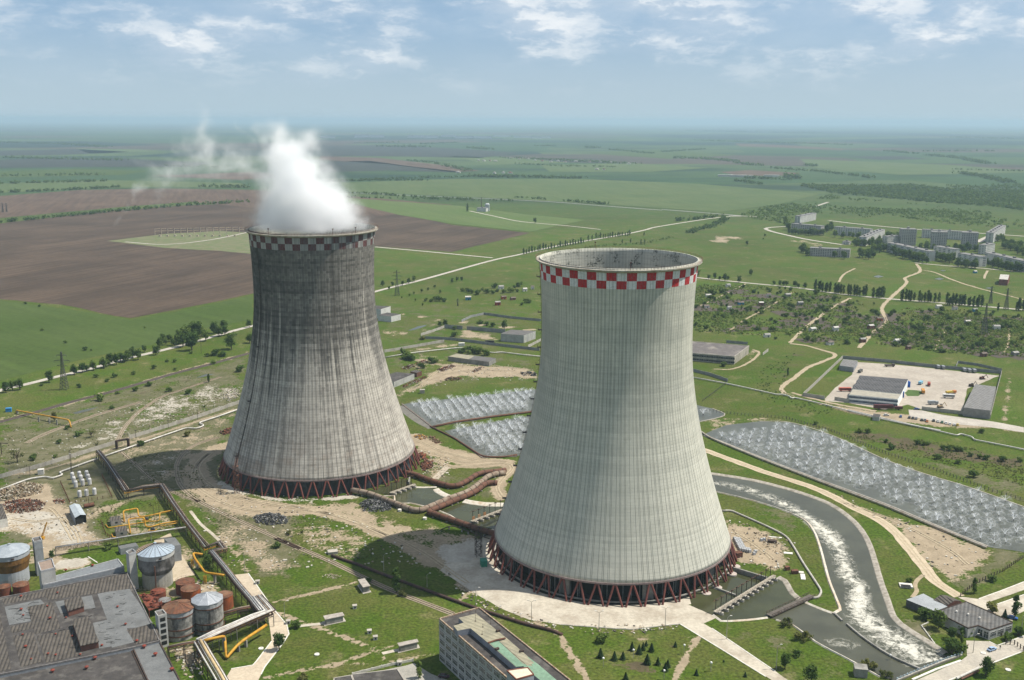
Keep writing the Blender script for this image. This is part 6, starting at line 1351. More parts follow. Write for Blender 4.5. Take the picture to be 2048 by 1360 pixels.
for v, x, yb, yt, lab in ((va, 393, 240, 118, 'tall dark pole between the left wall and the vessels'), (vk, 485, 1320, 1160, 'tall dark pole just inside the left wall'), (vk, 1345, 950, 880, 'pole behind the wall left of the sooty tower'), (vk, 1545, 880, 815, 'pole behind the wall closest to the sooty tower'), (vk, 925, 1070, 1020, 'short pole beside the dark gateway'), (vk, 1145, 1010, 950, 'pole behind the middle of the wall'), (vk, 205, 1330, 1265, 'short pole at the left end of the wall'), (va, 483, 400, 310, 'thin pole in the plot of white vessels'), (vk, 1370, 500, 335, 'wooden pole beside the big trees on the pale road'), (ve, 875, 690, 590, 'thin pole among the allotments')):
    p = v(x, yb); h = height(v, x, yb, yt); m = MB(); m.tube(p, p + Vector((0, 0, h)), .16, 5, .1); m.boxc(p + Vector((0, 0, h * .94)), 1.6, .14, .14); tag(m.build('utility_pole', M('pole_wood', (.09, .075, .06)), None, p), lab, 'pole')
# yellow overhead pipe bridge on the left
root = big_pipe('yellow pipe bridge crossing the railway on slim concrete legs', vk, [(110, 902, .3), (110, 886, 2.6), (472, 952, 4.6), (482, 1002, .3)], .55, YEL, name='pipe_bridge')
for x, y in ((265, 965), (337, 975), (388, 985)): p = vk(x, y); m = MB(); m.boxc(p, .8, .8, 4.0); m.build('leg', CONC_D, root)
root = thing('loading_frame', 'dark post with a crossbar at the left edge', 'frame', vk(12, 1185)); p = vk(12, 1185); h = height(vk, 12, 1185, 1105); m = MB(); m.tube(p, p + Vector((0, 0, h)), .3, 5); m.tube(p + Vector((-6, 0, h)), p + Vector((6, -2, h)), .3, 4); m.build('frame_beam', DARK_STEEL, root)
# crane boom and dark cabin piece of the yard
p = vo(560, 260); m = MB(); lattice(m, p, p + Vector((3.0, 2.0, 9)), .8, .4, 7, .09); m.boxc(p, 3.2, 2.0, 1.4); tag(m.build('yard_crane', YEL, None, p), 'small yellow crane boom rising behind the blue-grey shaft', 'crane')
roof_box('yard_building', 'white walled building cut by the left edge of the yard', 'building', H(va, 5, -80, 420, 10, 400, 40, 480, -60, 500), 0, 5, KERB, SLATE, None)
p = va(485, 420); root = thing('tank_trailer', 'rusty cylindrical tank on the ground behind the pale blue shed', 'tank', p); m = MB(); m.tube(p + Vector((-2.2, -1.6, 1.3)), p + Vector((2.2, 1.6, 1.3)), 1.2, 12); m.build('drum', RUST, root); m = MB(); m.boxc(p + Vector((-1, -.7, 0)), .5, 2, .5); m.boxc(p + Vector((1, .7, 0)), .5, 2, .5); m.build('cradle', DARK_STEEL, root)
# ------------------------------------------------------------------ office, gatehouse, depot, sheds, town
def face_windows(root, a, b, n, w, zs, h, dep=.12, mat=None, first=.0, mull=2, name='window'):
    """rows of windows on the upright face from a to b (outside on the right hand)"""
    a = Vector((a[0], a[1])); b = Vector((b[0], b[1])); u = (b - a).normalized(); out = Vector((u.y, -u.x)); Lf = (b - a).length; st = (Lf - first) / n
    for z in zs:
        for i in range(n):
            o = a + u * (first + st * (i + .5) - w / 2); m = MB()
            m.cm = 0; m.box(o, u, out, w, .05, z, z + h)
            m.cm = 1
            for k in range(mull + 1): m.box(o + u * (w * k / mull - .05), u, out, .1, dep, z, z + h)
            for zz in (z - .05, z + h * .62, z + h - .04): m.box(o, u, out, w, dep - .012, zz, zz + .09)
            m.build(name, [mat or GLASS, FRAME], root)
OH = height(vn, 126, 822, 262)
A, B, C = vn(122, 262, OH), vn(1040, 1065, OH), vn(690, 120, OH)
A2 = A.to_2d(); u = (B.to_2d() - A2).normalized(); v = (C.to_2d() - A2); v = v - u * v.dot(u); LW = v.length; v.normalize(); LL = (B.to_2d() - A2).length * 1.75
q = [A2, A2 + u * LL, A2 + u * LL + v * LW, A2 + v * LW]
office = roof_box('office_block', 'five storey office block with raised green and tan roof', 'office', [(p.x, p.y, OH) for p in q], 0, OH, M('office_wall', (.37, .375, .37), (.30, .30, .29), sc=.35, stain=.3, stcol=(.2, .2, .19)), BITUM, M('rusty_parapet', (.36, .30, .22), (.2, .11, .07), sc=1.2), .5, .5)
fl = OH / 5
out = Vector((u.y, -u.x)) if (Vector((u.y, -u.x))).dot(v) < 0 else Vector((-u.y, u.x))
fa, fb = (q[0], q[1]) if Vector(((q[1] - q[0]).normalized().y, -(q[1] - q[0]).normalized().x)).dot(out) > 0 else (q[1], q[0])
nw = 17
face_windows(office, fa, fb, nw, LL / nw * .76, [fl * k + .9 for k in range(5)], fl * .58, mull=4)
m = MB()
for k in range(1, 5): m.box(q[0] - v * .06, u, v, LL, .05, fl * k - .12, fl * k + .06)
m.build('joint_band', M('joint_grey', (.25, .25, .245)), office)
GRN = M('green_roof', (.17, .27, .19), (.14, .22, .155), sc=.15); TANR = M('tan_roof', (.30, .275, .195), (.235, .22, .16), sc=.3, rib=(.9, 2.2, .06))
pz = OH + 2.6
root = thing('roof_house', 'long raised roof house of tan and green sheets along the office', 'roof house', vn(800, 500, OH)); root.location.z = OH; ORG[root.name] = Vector(root.location)
ph = H(vn, pz, 390, 243, 628, 184, 1050, 522, 1330, 765, 1760, 1120, 1900, 1240, 1700, 1260, 1275, 905, 1175, 915, 800, 590, 552, 385, 376, 418, 320, 352, 462, 308)
m = MB(); m.prism(ph, OH + .01, pz); m.f = m.f[1:]; m.m = m.m[1:]; m.build('wall', M('roof_house_wall', (.22, .235, .27), (.17, .18, .21)), root)
ar = sum(ph[i].x * ph[(i + 1) % len(ph)].y - ph[(i + 1) % len(ph)].x * ph[i].y for i in range(len(ph))); m = MB(); m.poly(ph if ar > 0 else ph[::-1]); m.build('roof', TANR, root)
slab(root, 'green_sheet', H(vn, pz + .05, 815, 590, 935, 560, 1270, 870, 1400, 905, 1330, 770, 1480, 880, 1900, 1240, 1700, 1260, 1275, 905, 1178, 912), pz + .03, GRN, .05)
slab(root, 'tan_sheet', H(vn, pz + .1, 945, 565, 1060, 535, 1420, 860, 1330, 900), pz + .1, TANR, .05)
m = MB(); m.path([vn(795, 585, pz + .3), vn(900, 548, pz + .6), vn(1030, 520, pz + .6)], .35, 6); m.build('roof_duct', RUST, root)
for x, y in ((930, 430), (915, 680), (1250, 710)): m = MB(); m.boxc(vn(x, y, pz), 1.6, 1.0, .8, .5); m.build('roof_hatch', DARK_STEEL, root)
pz2 = OH + 5.0; c2_ = H(vn, pz2, 1048, 965, 1338, 922, 1420, 1018, 1178, 1086); rb = roof_box('roof_cabin', 'cream roofed cabin raised at the near end of the office roof', 'roof cabin', c2_, OH + .02, pz2, M('cabin_wall', (.36, .38, .40)), M('cream_roof', (.58, .52, .40), (.5, .45, .35), sc=.6), M('rust_edge', (.24, .09, .06)), .25, .3)
for x, y, h in ((620, 290, 5), (825, 330, 2.5), (722, 370, 1.6), (712, 470, 1.6)): p = vn(x, y, pz); m = MB(); m.tube(p, p + Vector((0, 0, h)), .07, 4); m.boxc(p, .5, .5, .2); m.build('mast', DARK_STEEL, root)
roof_box('low_store', 'low dark roofed store at the bottom edge left of the office', 'store', H(vb, 4, 735, 1335, 960, 1308, 1000, 1372, 760, 1410), 0, 4, PANEL, BITUM, CONC, .3, .4)
roof_box('low_store', 'low brown roofed store cut by the bottom edge on the lawn', 'store', H(vb, 4, 650, 1352, 735, 1338, 760, 1400, 640, 1420), 0, 4, PANEL, BITUM, CONC, .3, .4)
fence_posts('low pale wall along the office yard', L(vb, 740, 1338, 930, 1290, 1035, 1270), 1.2, KERB, 4, True)

# gatehouse
gh = H(vm, 4.6, 592, 476, 988, 346, 1592, 616, 1292, 716, 1140, 656, 1012, 690)
g = roof_box('gatehouse', 'pale gatehouse with grey ribbed flat roof beside the bridge', 'gatehouse', gh, 0, 4.6, PANEL, M('ribbed_roof', (.125, .123, .118), (.085, .083, .08), sc=.4, rib=(-.45, 1.6, .12), stain=.3, stcol=(.24, .22, .19)), DARK_STEEL, .25, .3)
def faces_cam(a, b):
    d = (Vector(b[:2]) - Vector(a[:2])).normalized(); n = Vector((d.y, -d.x)); return (a, b) if n.dot(Vector((0, 0)) - Vector(a[:2])) > 0 else (b, a)
a, b = faces_cam(gh[3], gh[2]); face_windows(g, a, b, 3, 3.6, [1.0], 2.4, mull=4); a, b = faces_cam(gh[4], gh[3]); face_windows(g, a, b, 2, 2.0, [.4], 3.0, mull=2)
for x, y in ((860, 485), (1010, 522), (1158, 568)): p = vm(x, y, 4.6); m = MB(); m.tube(p, p + Vector((0, 0, .7)), .35, 8); m.lathe(p, [(.55, .7), (.3, 1.0), (.01, 1.05)], 8); m.build('roof_vent', KERB, g)
roof_box('garage_row', 'low garage row with smooth pale grey roof behind the gatehouse', 'garage', H(vm, 3.6, 212, 318, 432, 240, 745, 408, 585, 470), 0, 3.6, M('dark_doors', (.09, .095, .10), (.06, .06, .06), sc=.8), M('pale_sheet', (.30, .32, .33), (.25, .265, .275), sc=.2), None)
def gable(label, ridge, eave1, eave2, z, zr, wall, roof, name='shed', cat='shed'):
    """ridge (2 pts), eaves (2 pts each), heights already applied"""
    c = sum(eave1 + eave2, Vector()) / 4; root = thing(name, label, cat, (c.x, c.y, 0)); e1 = [Vector((p.x, p.y, z)) for p in eave1]; e2 = [Vector((p.x, p.y, z)) for p in eave2]
    rg = [(e1[i] + e2[i]) / 2 + Vector((0, 0, zr - z)) for i in range(2)]; up = Vector((0, 0, .15)); m = MB(); o = [e1[0], rg[0], rg[1], e1[1], e2[0], e2[1]]; m.add([p + up for p in o], [(0, 1, 2, 3), (4, 5, 2, 1)]); m.add(o, [(0, 3, 2, 1), (4, 1, 2, 5)])
    m.build('roof', roof, root); m = MB(); q = [e1[0], e1[1], e2[1], e2[0]]; gq = [Vector((p.x, p.y, 0)) for p in q]; P = gq + q + rg
    m.add(P, [(0, 1, 5, 4), (1, 2, 6, 9, 5), (2, 3, 7, 6), (3, 0, 4, 8, 7)]); m.build('wall', wall, root); return root
gable('brown gabled shed between the garage row and the gatehouse', None, H(vm, 3.6, 560, 325, 740, 395), H(vm, 3.6, 740, 268, 930, 345), 3.6, 5.0, BRICKR, SLATE)
crate('small dark hut with a railing at the canal end', vd(778, 1335), 5, 4.5, 3.6, CONC_D, -.2, 'hut', 'hut')
# road bridge parapet
for lab, v, pts, h, mt in (('blue-white railing along the canal side of the road bridge', vm, L(vm, 90, 1365, 400, 1235, 700, 1110, 930, 1035), 1.2, M('blue_white_rail', (.42, .52, .58))),): fence_posts(lab, pts, h, mt, 2.0, name='bridge_railing')
kerb(L(vm, 290, 1360, 600, 1225, 920, 1112), 1.0, .35, KERB, smooth=False); kerb(L(vm, 80, 1372, 400, 1240, 700, 1118, 930, 1040), .6, .5, CONC, smooth=False)
for i, (lab, pts) in enumerate((('tall steel gate leaf closing the road at the right edge', L(vm, 1500, 900, 1610, 905, 1725, 985)), ('low trellis fence along the gatehouse flower bed', L(vm, 1400, 770, 1530, 840)))): fence_posts(lab, pts, 2.2 if i == 0 else 1.4, DARK_STEEL, 1.6)
fence_posts('thin concrete beam fence beside the gatehouse bushes', L(vm, 490, 625, 405, 660, 530, 830, 655, 1000), .5, KERB, 3, True, th=.3)
fence_posts('dark fence between the dry field and the right lawn', L(vd, 1265, 955, 1330, 900, 1400, 865, 1470, 835, 1574, 765), 1.8, DARK_STEEL, 2.5)
fence_posts('dark post fence along the far side of the long right pond', L(vd, -20, 50, 200, 75, 420, 92, 640, 155, 900, 262, 1150, 345, 1400, 440, 1600, 500), 2.0, M('fence_dark', (.10, .10, .085)), 2.6)
for i, (lab, pts, s) in enumerate((('upper pipe run lying beside the lower road at the corner', L(vm, 860, 1365, 1150, 1225), .5), ('rusty lower pipe run beside the road at the corner', L(vm, 920, 1375, 1150, 1265), .4))):
    m = MB(); m.path([Vector((p.x, p.y, .9)) for p in pts], s, 8); tag(m.build('pipe_run', WPIPE if i == 0 else RUSTP, None, pts[0]), lab, 'pipe')

# vehicles
TYRE = M('tyre', (.02, .02, .02)); CARG = M('car_glass', (.02, .025, .03), rough=.1, spec=.6)
def wheelset(root, xs, w, r, c=(0, 0, 0)):
    for x in xs:
        for s in (-1, 1): m = MB(); m.tube((x, s * w - .12, r), (x, s * w + .12, r), r, 12); m.build('wheel', TYRE, root)
CARP = {}
def car(label, p, rot, col, group=None, name='car'):
    if col not in CARP:
        root = thing(name, label, 'car', (0, 0, 0)); mt = M('car_paint_%d' % len(CARP), col, rough=.3, var=.04, spec=.5)
        prof = [(-2.1, .35), (-2.15, .75), (-1.9, .9), (-1.2, .95), (1.0, .95), (2.0, .82), (2.15, .6), (2.1, .35)]; m = MB(); n = len(prof)
        m.add([(x, s * .82, z) for s in (-1, 1) for x, z in prof], [tuple(range(n)), tuple(range(2 * n - 1, n - 1, -1))] + [(n + i, n + (i + 1) % n, (i + 1) % n, i) for i in range(n)])
        m.build('body', mt, root); m = MB(); b = [(-1.75, .93), (-1.25, 1.38), (.35, 1.38), (1.05, .93)]; m.add([(x, s * (.76 if z < 1 else .62), z) for s in (-1, 1) for x, z in b], [(0, 1, 2, 3), (7, 6, 5, 4), (4, 5, 1, 0), (5, 6, 2, 1), (6, 7, 3, 2)]); m.build('window', CARG, root)
        m = MB(); m.box((-1.22, -.6), (1, 0), (0, 1), 1.54, 1.2, 1.37, 1.43); m.build('roof', mt, root); wheelset(root, (-1.35, 1.35), .75, .31); CARP[col] = Proto(root)
    return CARP[col].put((p.x, p.y, .12), rot, 1.05, label, group)
def truck(label, p, rot, col, L_=7.0, h=2.4, bus=False, cabcol=None):
    root = thing('bus' if bus else 'truck', label, 'bus' if bus else 'truck', (0, 0, 0)); mt = M('truck_paint_%02d%02d%02d' % tuple(int(c * 99) for c in col), col, rough=.45, var=.08)
    m = MB(); m.box((-L_ / 2, -1.2), (1, 0), (0, 1), L_ * (1 if bus else .68), 2.4, .9, .9 + h); m.build('body', mt, root)
    if bus: m = MB(); m.box((-L_ / 2 + .3, -1.23), (1, 0), (0, 1), L_ - .6, 2.46, 1.7, 2.6); m.build('window', CARG, root)
    else:
        m = MB(); m.prism([(L_ * .22, -1.15), (L_ * .5, -1.15), (L_ * .5, 1.15), (L_ * .22, 1.15)], .8, 2.7); m.build('cab', M('cab_%02d%02d%02d' % tuple(int(c * 99) for c in (cabcol or col)), cabcol or col, rough=.45, var=.08), root)
        m = MB(); m.box((L_ * .5 - .6, -1.05), (1, 0), (0, 1), .63, 2.1, 1.7, 2.4); m.build('windscreen', CARG, root)
    wheelset(root, (-L_ * .33, L_ * .36), 1.05, .5); root.location = (p.x, p.y, .14); root.rotation_euler = (0, 0, rot); return root
CC = {'blue': (.03, .09, .28), 'dark': (.04, .045, .05), 'grey': (.2, .21, .22), 'red': (.35, .05, .03), 'orange': (.5, .16, .02), 'green': (.05, .14, .07), 'white': (.62, .62, .6), 'yellow': (.5, .36, .04)}
for i, (x, y, c) in enumerate(((975, 83, 'blue'), (1017, 88, 'dark'), (1034, 91, 'dark'), (1050, 93, 'grey'), (1077, 100, 'dark'), (1093, 101, 'grey'), (1103, 106, 'orange'), (1135, 103, 'dark'), (1156, 107, 'white'), (1176, 111, 'green'), (1195, 115, 'white'), (1214, 119, 'white'), (1235, 123, 'white'), (1251, 124, 'yellow'))):
    car(f'{c} car in the row outside the depot, {ordn(i + 1)} from the left', vd(x, y), 1.15 + rnd.uniform(-.1, .1), CC[c], 'cars parked outside the depot')
car('white car parked alone beside the lane hut', vd(904, 77), .1, CC['white'], 'cars parked outside the depot'); car('blue car at the depot gate', vd(1053, 47), .2, CC['blue'], 'cars parked outside the depot')
car('dark purple car parked beside the office block', vn(190, 1060), -.15, (.05, .015, .03)); car('blue car under the tall tree by the gatehouse', vm(1585, 570), -.5, CC['blue']); car('blue and white car on the forecourt of the gatehouse', vm(1318, 978), .5, (.3, .42, .6))
truck('red and white bus beside the depot hall', ve(915, 1132), 0, (.48, .11, .07), 10, 2.4, True); truck('orange bus parked by the round grass bed', ve(1377, 1142), 1.3, (.5, .22, .03), 8, 2.2, True); truck('white bus in the middle of the depot yard', ve(1528, 1172), -.15, (.6, .6, .58), 9, 2.4, True)
truck('light blue van in the depot yard', ve(1363, 1090), .9, (.2, .42, .55), 6, 1.8); truck('red dump truck in the depot yard', ve(1412, 1098), 1.2, (.3, .06, .04), 6.5, 1.9); truck('yellow crane lorry behind the white bus', ve(1542, 1146), .25, (.5, .36, .05), 9, 1.5, False, (.55, .2, .05)); truck('grey covered lorry near the depot gate', ve(1436, 1210), .1, (.3, .32, .33), 8, 2.3)
truck('long dark red trailer on the lane outside the depot', ve(1170, 1240), -.05, (.10, .028, .03), 22, 3.0); truck('dark flatbed lorry at the back of the depot yard', ve(1180, 986), 0, (.08, .06, .05), 9, 1.2); truck('dark dump truck near the small depot store', ve(1006, 1020), .9, (.1, .1, .09), 6.5, 1.6)
for i, (x, y) in enumerate(((1466, 996), (1495, 999), (1621, 1014), (1650, 1018), (1680, 1020))): truck(f'grey lorry parked along the back wall, {ordn(i + 1)} from the left', ve(x, y), 1.4, (.25, .26, .27), 7, 2.2)
for i, (x, y, lab) in enumerate(((1480, 1228, 'tan tracked excavator near the depot gate'), (1665, 1103, 'dark excavator at the corner of the long depot hall'), (1728, 1060, 'rusty excavator at the right wall of the depot'))):
    p = ve(x, y); root = thing('excavator', lab, 'excavator', p); m = MB(); m.boxc(p, 4.4, 2.6, .9, .3); m.build('track', TYRE, root); mt = (M('digger_tan', (.42, .32, .2)), DARK_STEEL, RUST)[i]; m = MB(); m.boxc(p + Vector((-.5, 0, .95)), 3.2, 2.4, 1.3, .3); m.build('house', mt, root); m = MB(); m.boxc(p + Vector((.6, .6, 1.2)), 1.3, 1.1, 1.6, .3); m.build('cab', CARG, root)
    m = MB(); m.path([p + Vector((1, 0, 1.6)), p + Vector((3.4, .8, 4.2)), p + Vector((5.6, 1.4, 1.0))], .25, 5); m.build('boom', mt, root)

# depot
hall = roof_box('depot_hall', 'depot hall with wavy dark roof and white front wing', 'hall', H(ve, 7, 1008, 1038, 1290, 1060, 1248, 1146, 962, 1116), 0, 7, M('white_blue_wall', (.78, .79, .78), (.68, .70, .70)), M('dark_wavy', (.10, .098, .1), (.07, .07, .072), sc=.3, rib=(.15, 2.2, .15)), None)
B4 = H(ve, 7, 1008, 1038, 1290, 1060, 1248, 1146, 962, 1116)
for k in range(3):
    f0, f1 = k / 3, (k + 1) / 3; a, b, c, d = B4[0].lerp(B4[3], f0), B4[1].lerp(B4[2], f0), B4[1].lerp(B4[2], f1), B4[0].lerp(B4[3], f1); m = MB(); P = []
    for j in range(7): t = j / 6; z = Vector((0, 0, .05 + 1.5 * math.sin(math.pi * t))); P += [a.lerp(d, t) + z, b.lerp(c, t) + z]
    m.add(P, [(2 * j + 1, 2 * j, 2 * j + 2, 2 * j + 3) for j in range(6)] + [tuple(range(0, 14, 2))[::-1], tuple(range(1, 14, 2))]); m.build('roof_vault', M('dark_wavy', (.1, .1, .1)), hall)
fw = H(ve, 6.6, 962, 1118, 1248, 1148, 1228, 1178, 940, 1150); w = roof_box('depot_wing', 'two storey white and blue office wing of the depot hall', 'office wing', fw, 0, 6.6, M('white_blue_wall', (.55, .56, .55)), M('tan_felt', (.32, .30, .24), (.26, .24, .2)), None)
a, b = faces_cam(fw[3], fw[2]); face_windows(w, a, b, 14, 3.2, [.8, 4.0], 1.7, mat=M('blue_glass', (.05, .09, .16), rough=.2), mull=2)
for x, y in ((1255, 1165), (1292, 1105)): p = ve(x, y); m = MB(); m.boxc(p, .4, 5, 5, .1); m.build('door', M('blue_door', (.02, .13, .5), (.02, .1, .42)), hall)
roof_box('long_store', 'long grey roofed store on the right side of the depot', 'store', H(ve, 7, 1686, 1088, 1810, 1104, 1776, 1245, 1618, 1226), 0, 7, M('store_wall', (.24, .235, .22), (.19, .185, .175)), M('grey_sheet', (.19, .185, .18), (.14, .137, .13), sc=.3, rib=(.15, 3.0, .1)), None)
roof_box('depot_store', 'small grey roofed store at the back left depot corner', 'store', H(ve, 4.5, 905, 940, 992, 950, 968, 990, 884, 978), 0, 4.5, PANEL_G, M('grey_sheet', (.2, .2, .2)), None)
roof_box('gate_hut', 'tiny dark roofed hut beside the white pipeline', 'hut', H(ve, 3, 1085, 1262, 1128, 1268, 1120, 1285, 1080, 1280), 0, 3, PANEL, BITUM, None)
for lab, pts in (('left perimeter wall of the depot', L(ve, 668, 1160, 720, 1112, 800, 1035, 902, 938)), ('back perimeter wall of the depot', L(ve, 902, 938, 1180, 962, 1450, 992, 1650, 1010, 1842, 1028)), ('right perimeter wall of the depot', L(ve, 1842, 1028, 1815, 1130, 1775, 1292)), ('front perimeter wall of the depot right of the gate', L(ve, 1775, 1292, 1600, 1268, 1370, 1242)), ('front perimeter wall of the depot left of the bus', L(ve, 668, 1160, 795, 1180)), ('short front wall by the depot wing', L(ve, 855, 1184, 940, 1198))):
    fence_posts(lab, pts, 3.0, WALLM if 'back' not in lab else WALLG, 5, True)
fence_posts('concrete wall round the plots behind the depot', L(ve, 1572, 990, 1585, 965, 1700, 980, 1842, 1012), 2.4, WALLG, 5, True)
# buildings behind the towers
roof_box('warehouse', 'large derelict warehouse right behind the clean tower', 'warehouse', H(ve, 7.5, -40, 832, 350, 862, 262, 926, -80, 898), 0, 7.5, M('derelict_wall', (.38, .35, .29), (.28, .26, .21), sc=.25, stain=.5, stcol=(.12, .11, .1)), M('old_felt', (.13, .115, .11), (.095, .085, .08), sc=.15, stain=.3, stcol=(.45, .41, .33), stsc=.06), CONC, .3, .5)
W4 = H(ve, 7.5, -40, 832, 350, 862, 262, 926, -80, 898); whs = [o for o in bpy.data.objects if o.name.startswith('warehouse')][-1]; a, b = faces_cam(W4[3], W4[2]); face_windows(whs, a, b, 12, 5.5, [1.0, 4.6], 1.9, mat=DARK_IN, mull=3, name='broken_window')
root = roof_box('warehouse', 'white ended warehouse with dark roof behind the grey wall', 'warehouse', H(vg, 8, 988, 405, 1062, 374, 1252, 386, 1162, 418), 0, 8, M('old_white', (.40, .40, .37), (.31, .31, .28), sc=.3, stain=.5, stcol=(.17, .18, .19)), M('old_felt2', (.12, .115, .11), (.09, .085, .08), sc=.2), None)
root = roof_box('long_shed', 'long low shed with tan and dark roof beside the far yard', 'shed', H(vg, 4.2, 590, 578, 655, 556, 952, 590, 898, 618), 0, 4.2, CONC_D, M('old_felt2', (.12, .11, .1)), None); slab(root, 'tan_roof', H(vg, 4.3, 592, 577, 655, 557, 790, 573, 745, 598), 4.22, TANR, .1)
roof_box('yard_shed', 'flat roofed white shed half hidden by the sooty tower', 'shed', H(vg, 5, 100, 725, 200, 695, 335, 708, 180, 770), 0, 5, M('old_white', (.4, .4, .37)), BITUM, None)
roof_box('yard_store', 'small dark store beside the flat roofed white shed', 'store', H(vg, 4, 305, 690, 345, 678, 392, 688, 352, 702), 0, 4, RUST, SLATE, None)
root = roof_box('pump_station', 'white two level pump station behind the sooty tower', 'pump station', H(vg, 11, -10, 210, 40, 192, 155, 198, 82, 220), 0, 11, M('white_panel', (.52, .52, .49), (.44, .44, .41)), BITUM, None); roof_box('pump_wing', 'lower white wing in front of the two level pump station', 'wing', H(vg, 6.5, 60, 265, 130, 245, 232, 258, 160, 275), 0, 6.5, M('white_panel', (.52, .52, .49)), BITUM, None)
for lab, pts, mt in (('concrete wall left of the far yard behind the sooty tower', L(vg, 110, 548, 330, 510, 560, 470), WALLM), ('tall grey wall behind the small far paddock', L(vg, 565, 365, 800, 382, 1020, 402), WALLG), ('dark wall in front of the far paddock', L(vg, 385, 445, 520, 448, 650, 458, 900, 490, 1280, 535), WALLG), ('pale wall climbing at the left of the far paddock', L(vg, 385, 422, 470, 395, 560, 362), WALLM), ('grey wall enclosing the far green plot', L(vg, 692, 318, 760, 285, 862, 262, 1060, 290, 1290, 312), WALLG), ('pale wall beside the white ended warehouse', L(vg, 1195, 512, 1290, 462), WALLM), ('grey wall below the derelict warehouse', L(ve, 20, 1015, 120, 1040, 222, 1075), WALLG), ('short grey wall behind the derelict warehouse', L(ve, 215, 845, 340, 855), WALLG), ('leaning white wall piece right of the derelict warehouse', L(ve, 430, 918, 462, 896), WALLM)):
    fence_posts(lab, pts, 2.8 if 'tall' not in lab else 4.2, mt, 5, True, jit=.04)
crate('small white boat-like cabin beside the far paddock wall', vg(692, 498), 6, 3, 3, KERB, .2, 'cabin', 'cabin'); crate('black tank wagon by the paddock wall', vg(905, 478), 9, 2.6, 2.6, TYRE, -.1, 'wagon', 'wagon')
fence_posts('wooden trestle flume climbing the bank below the warehouse', L(ve, 75, 1190, 130, 1150, 215, 1085), 1.6, M('fence_dark', (.1, .1, .085)), 3)

# town: apartment blocks
def block_mat(name, wall, glass, fw_, fh_):
    m, nt = newmat(name); t = NT(nt); o = t.sep(t.obj()); g = t.n('ShaderNodeNewGeometry'); nn = t.sep(g.outputs['Normal'])
    h = t.m('ADD', t.m('MULTIPLY', o[0], t.m('ABSOLUTE', nn[1])), t.m('MULTIPLY', o[1], t.m('ABSOLUTE', nn[0])))
    fx = t.m('FRACT', t.m('DIVIDE', h, fw_)); fz = t.m('FRACT', t.m('DIVIDE', o[2], fh_)); wx = t.m('MULTIPLY', t.m('GREATER_THAN', fx, .28), t.m('LESS_THAN', fx, .74)); wz = t.m('MULTIPLY', t.m('GREATER_THAN', fz, .32), t.m('LESS_THAN', fz, .80))
    w = t.m('MULTIPLY', t.m('MULTIPLY', wx, wz), t.m('LESS_THAN', t.m('ABSOLUTE', nn[2]), .5)); n = t.noise(t.pos(), .12, 4)
    c = t.mix(t.ss(n, .35, .65), wall, tuple(x * .82 for x in wall)); t.out(t.bsdf(t.mix(w, c, glass), .8, 0, None, .2).outputs[0]); return m
BW = block_mat('block_white', (.54, .53, .50), (.12, .13, .135), 3.6, 2.8); BG = block_mat('block_grey', (.40, .38, .355), (.085, .085, .09), 3.4, 2.8); FLATR = M('flat_roof_town', (.19, .185, .18), (.15, .145, .14), sc=.2)
def block(label, a, b, depth, h, mat, v=ve, name='apartment_block', cat='apartment block', penthouse=False):
    a = v(*a).to_2d(); b = v(*b).to_2d(); u = (b - a).normalized(); n = Vector((-u.y, u.x)); n = n if n.y > 0 else -n; L_ = (b - a).length
    q = [a, b, b + n * depth, a + n * depth]; c = (a + b) / 2 + n * depth / 2; root = thing(name, label, cat, (c.x, c.y, .0)); root.rotation_euler = (0, 0, 0)
    ang = math.atan2(u.y, u.x); m = MB(); m.box((-L_ / 2, -depth / 2), (1, 0), (0, 1), L_, depth, 0, h); w = bpy.data.objects; o = m.build('wall', mat, None, (0, 0, 0)); o.parent = root; o.rotation_euler = (0, 0, ang)
    m = MB(); m.box((-L_ / 2 - .3, -depth / 2 - .3), (1, 0), (0, 1), L_ + .6, depth + .6, h + .01, h + .6); o = m.build('roof', FLATR, None, (0, 0, 0)); o.parent = root; o.rotation_euler = (0, 0, ang)
    for k in range(max(1, int(L_ / 25))):
        m = MB(); m.boxc((-L_ / 2 + (k + .5) * L_ / max(1, int(L_ / 25)), 0, h + .6), 4, 3, 2.2 if not penthouse else 3.5); o = m.build('roof_house', BG if penthouse else FLATR, None, (0, 0, 0)); o.parent = root; o.rotation_euler = (0, 0, ang)
    return root
FIVE = 15.5
block('grey five storey block wrapped in trees at the town left end', (596, 190), (772, 206), 13, 17, BG); block('white block slanting behind the tree wrapped grey block', (650, 138), (745, 118), 12, FIVE, BW); block('long white block right of the tree wrapped block', (850, 205), (1062, 222), 13, FIVE, BW); block('white block turned end-on below the long left blocks', (1040, 272), (1150, 222), 13, FIVE, BW)
block('white block in front of the leftmost tower block, long part', (1160, 305), (1405, 362), 13, FIVE, BW); block('white block in front of the leftmost tower block, short part', (1165, 268), (1245, 262), 12, FIVE, BW); block('long low white block behind the three tower blocks', (1368, 222), (1692, 242), 13, FIVE, BW); block('narrow block at the far right of the town', (1790, 254), (1862, 206), 13, FIVE + 3, BW)
block('white block below the middle tower block', (1436, 328), (1556, 348), 13, FIVE, BW); block('white block below the right tower block', (1578, 372), (1708, 396), 14, FIVE, BW); block('long white block at the right edge of the town', (1738, 368), (1985, 428), 13, FIVE, BW); block('short white block behind the long block at the right edge', (1745, 322), (1800, 312), 12, FIVE, BW)
for lab, a, b in (('nine storey tower block, left of the three', (1244, 268), (1334, 270)), ('nine storey tower block, middle of the three', (1420, 286), (1514, 290)), ('nine storey tower block, right of the three', (1602, 290), (1698, 294))): block(lab, a, b, 20, 29, BG, penthouse=True)
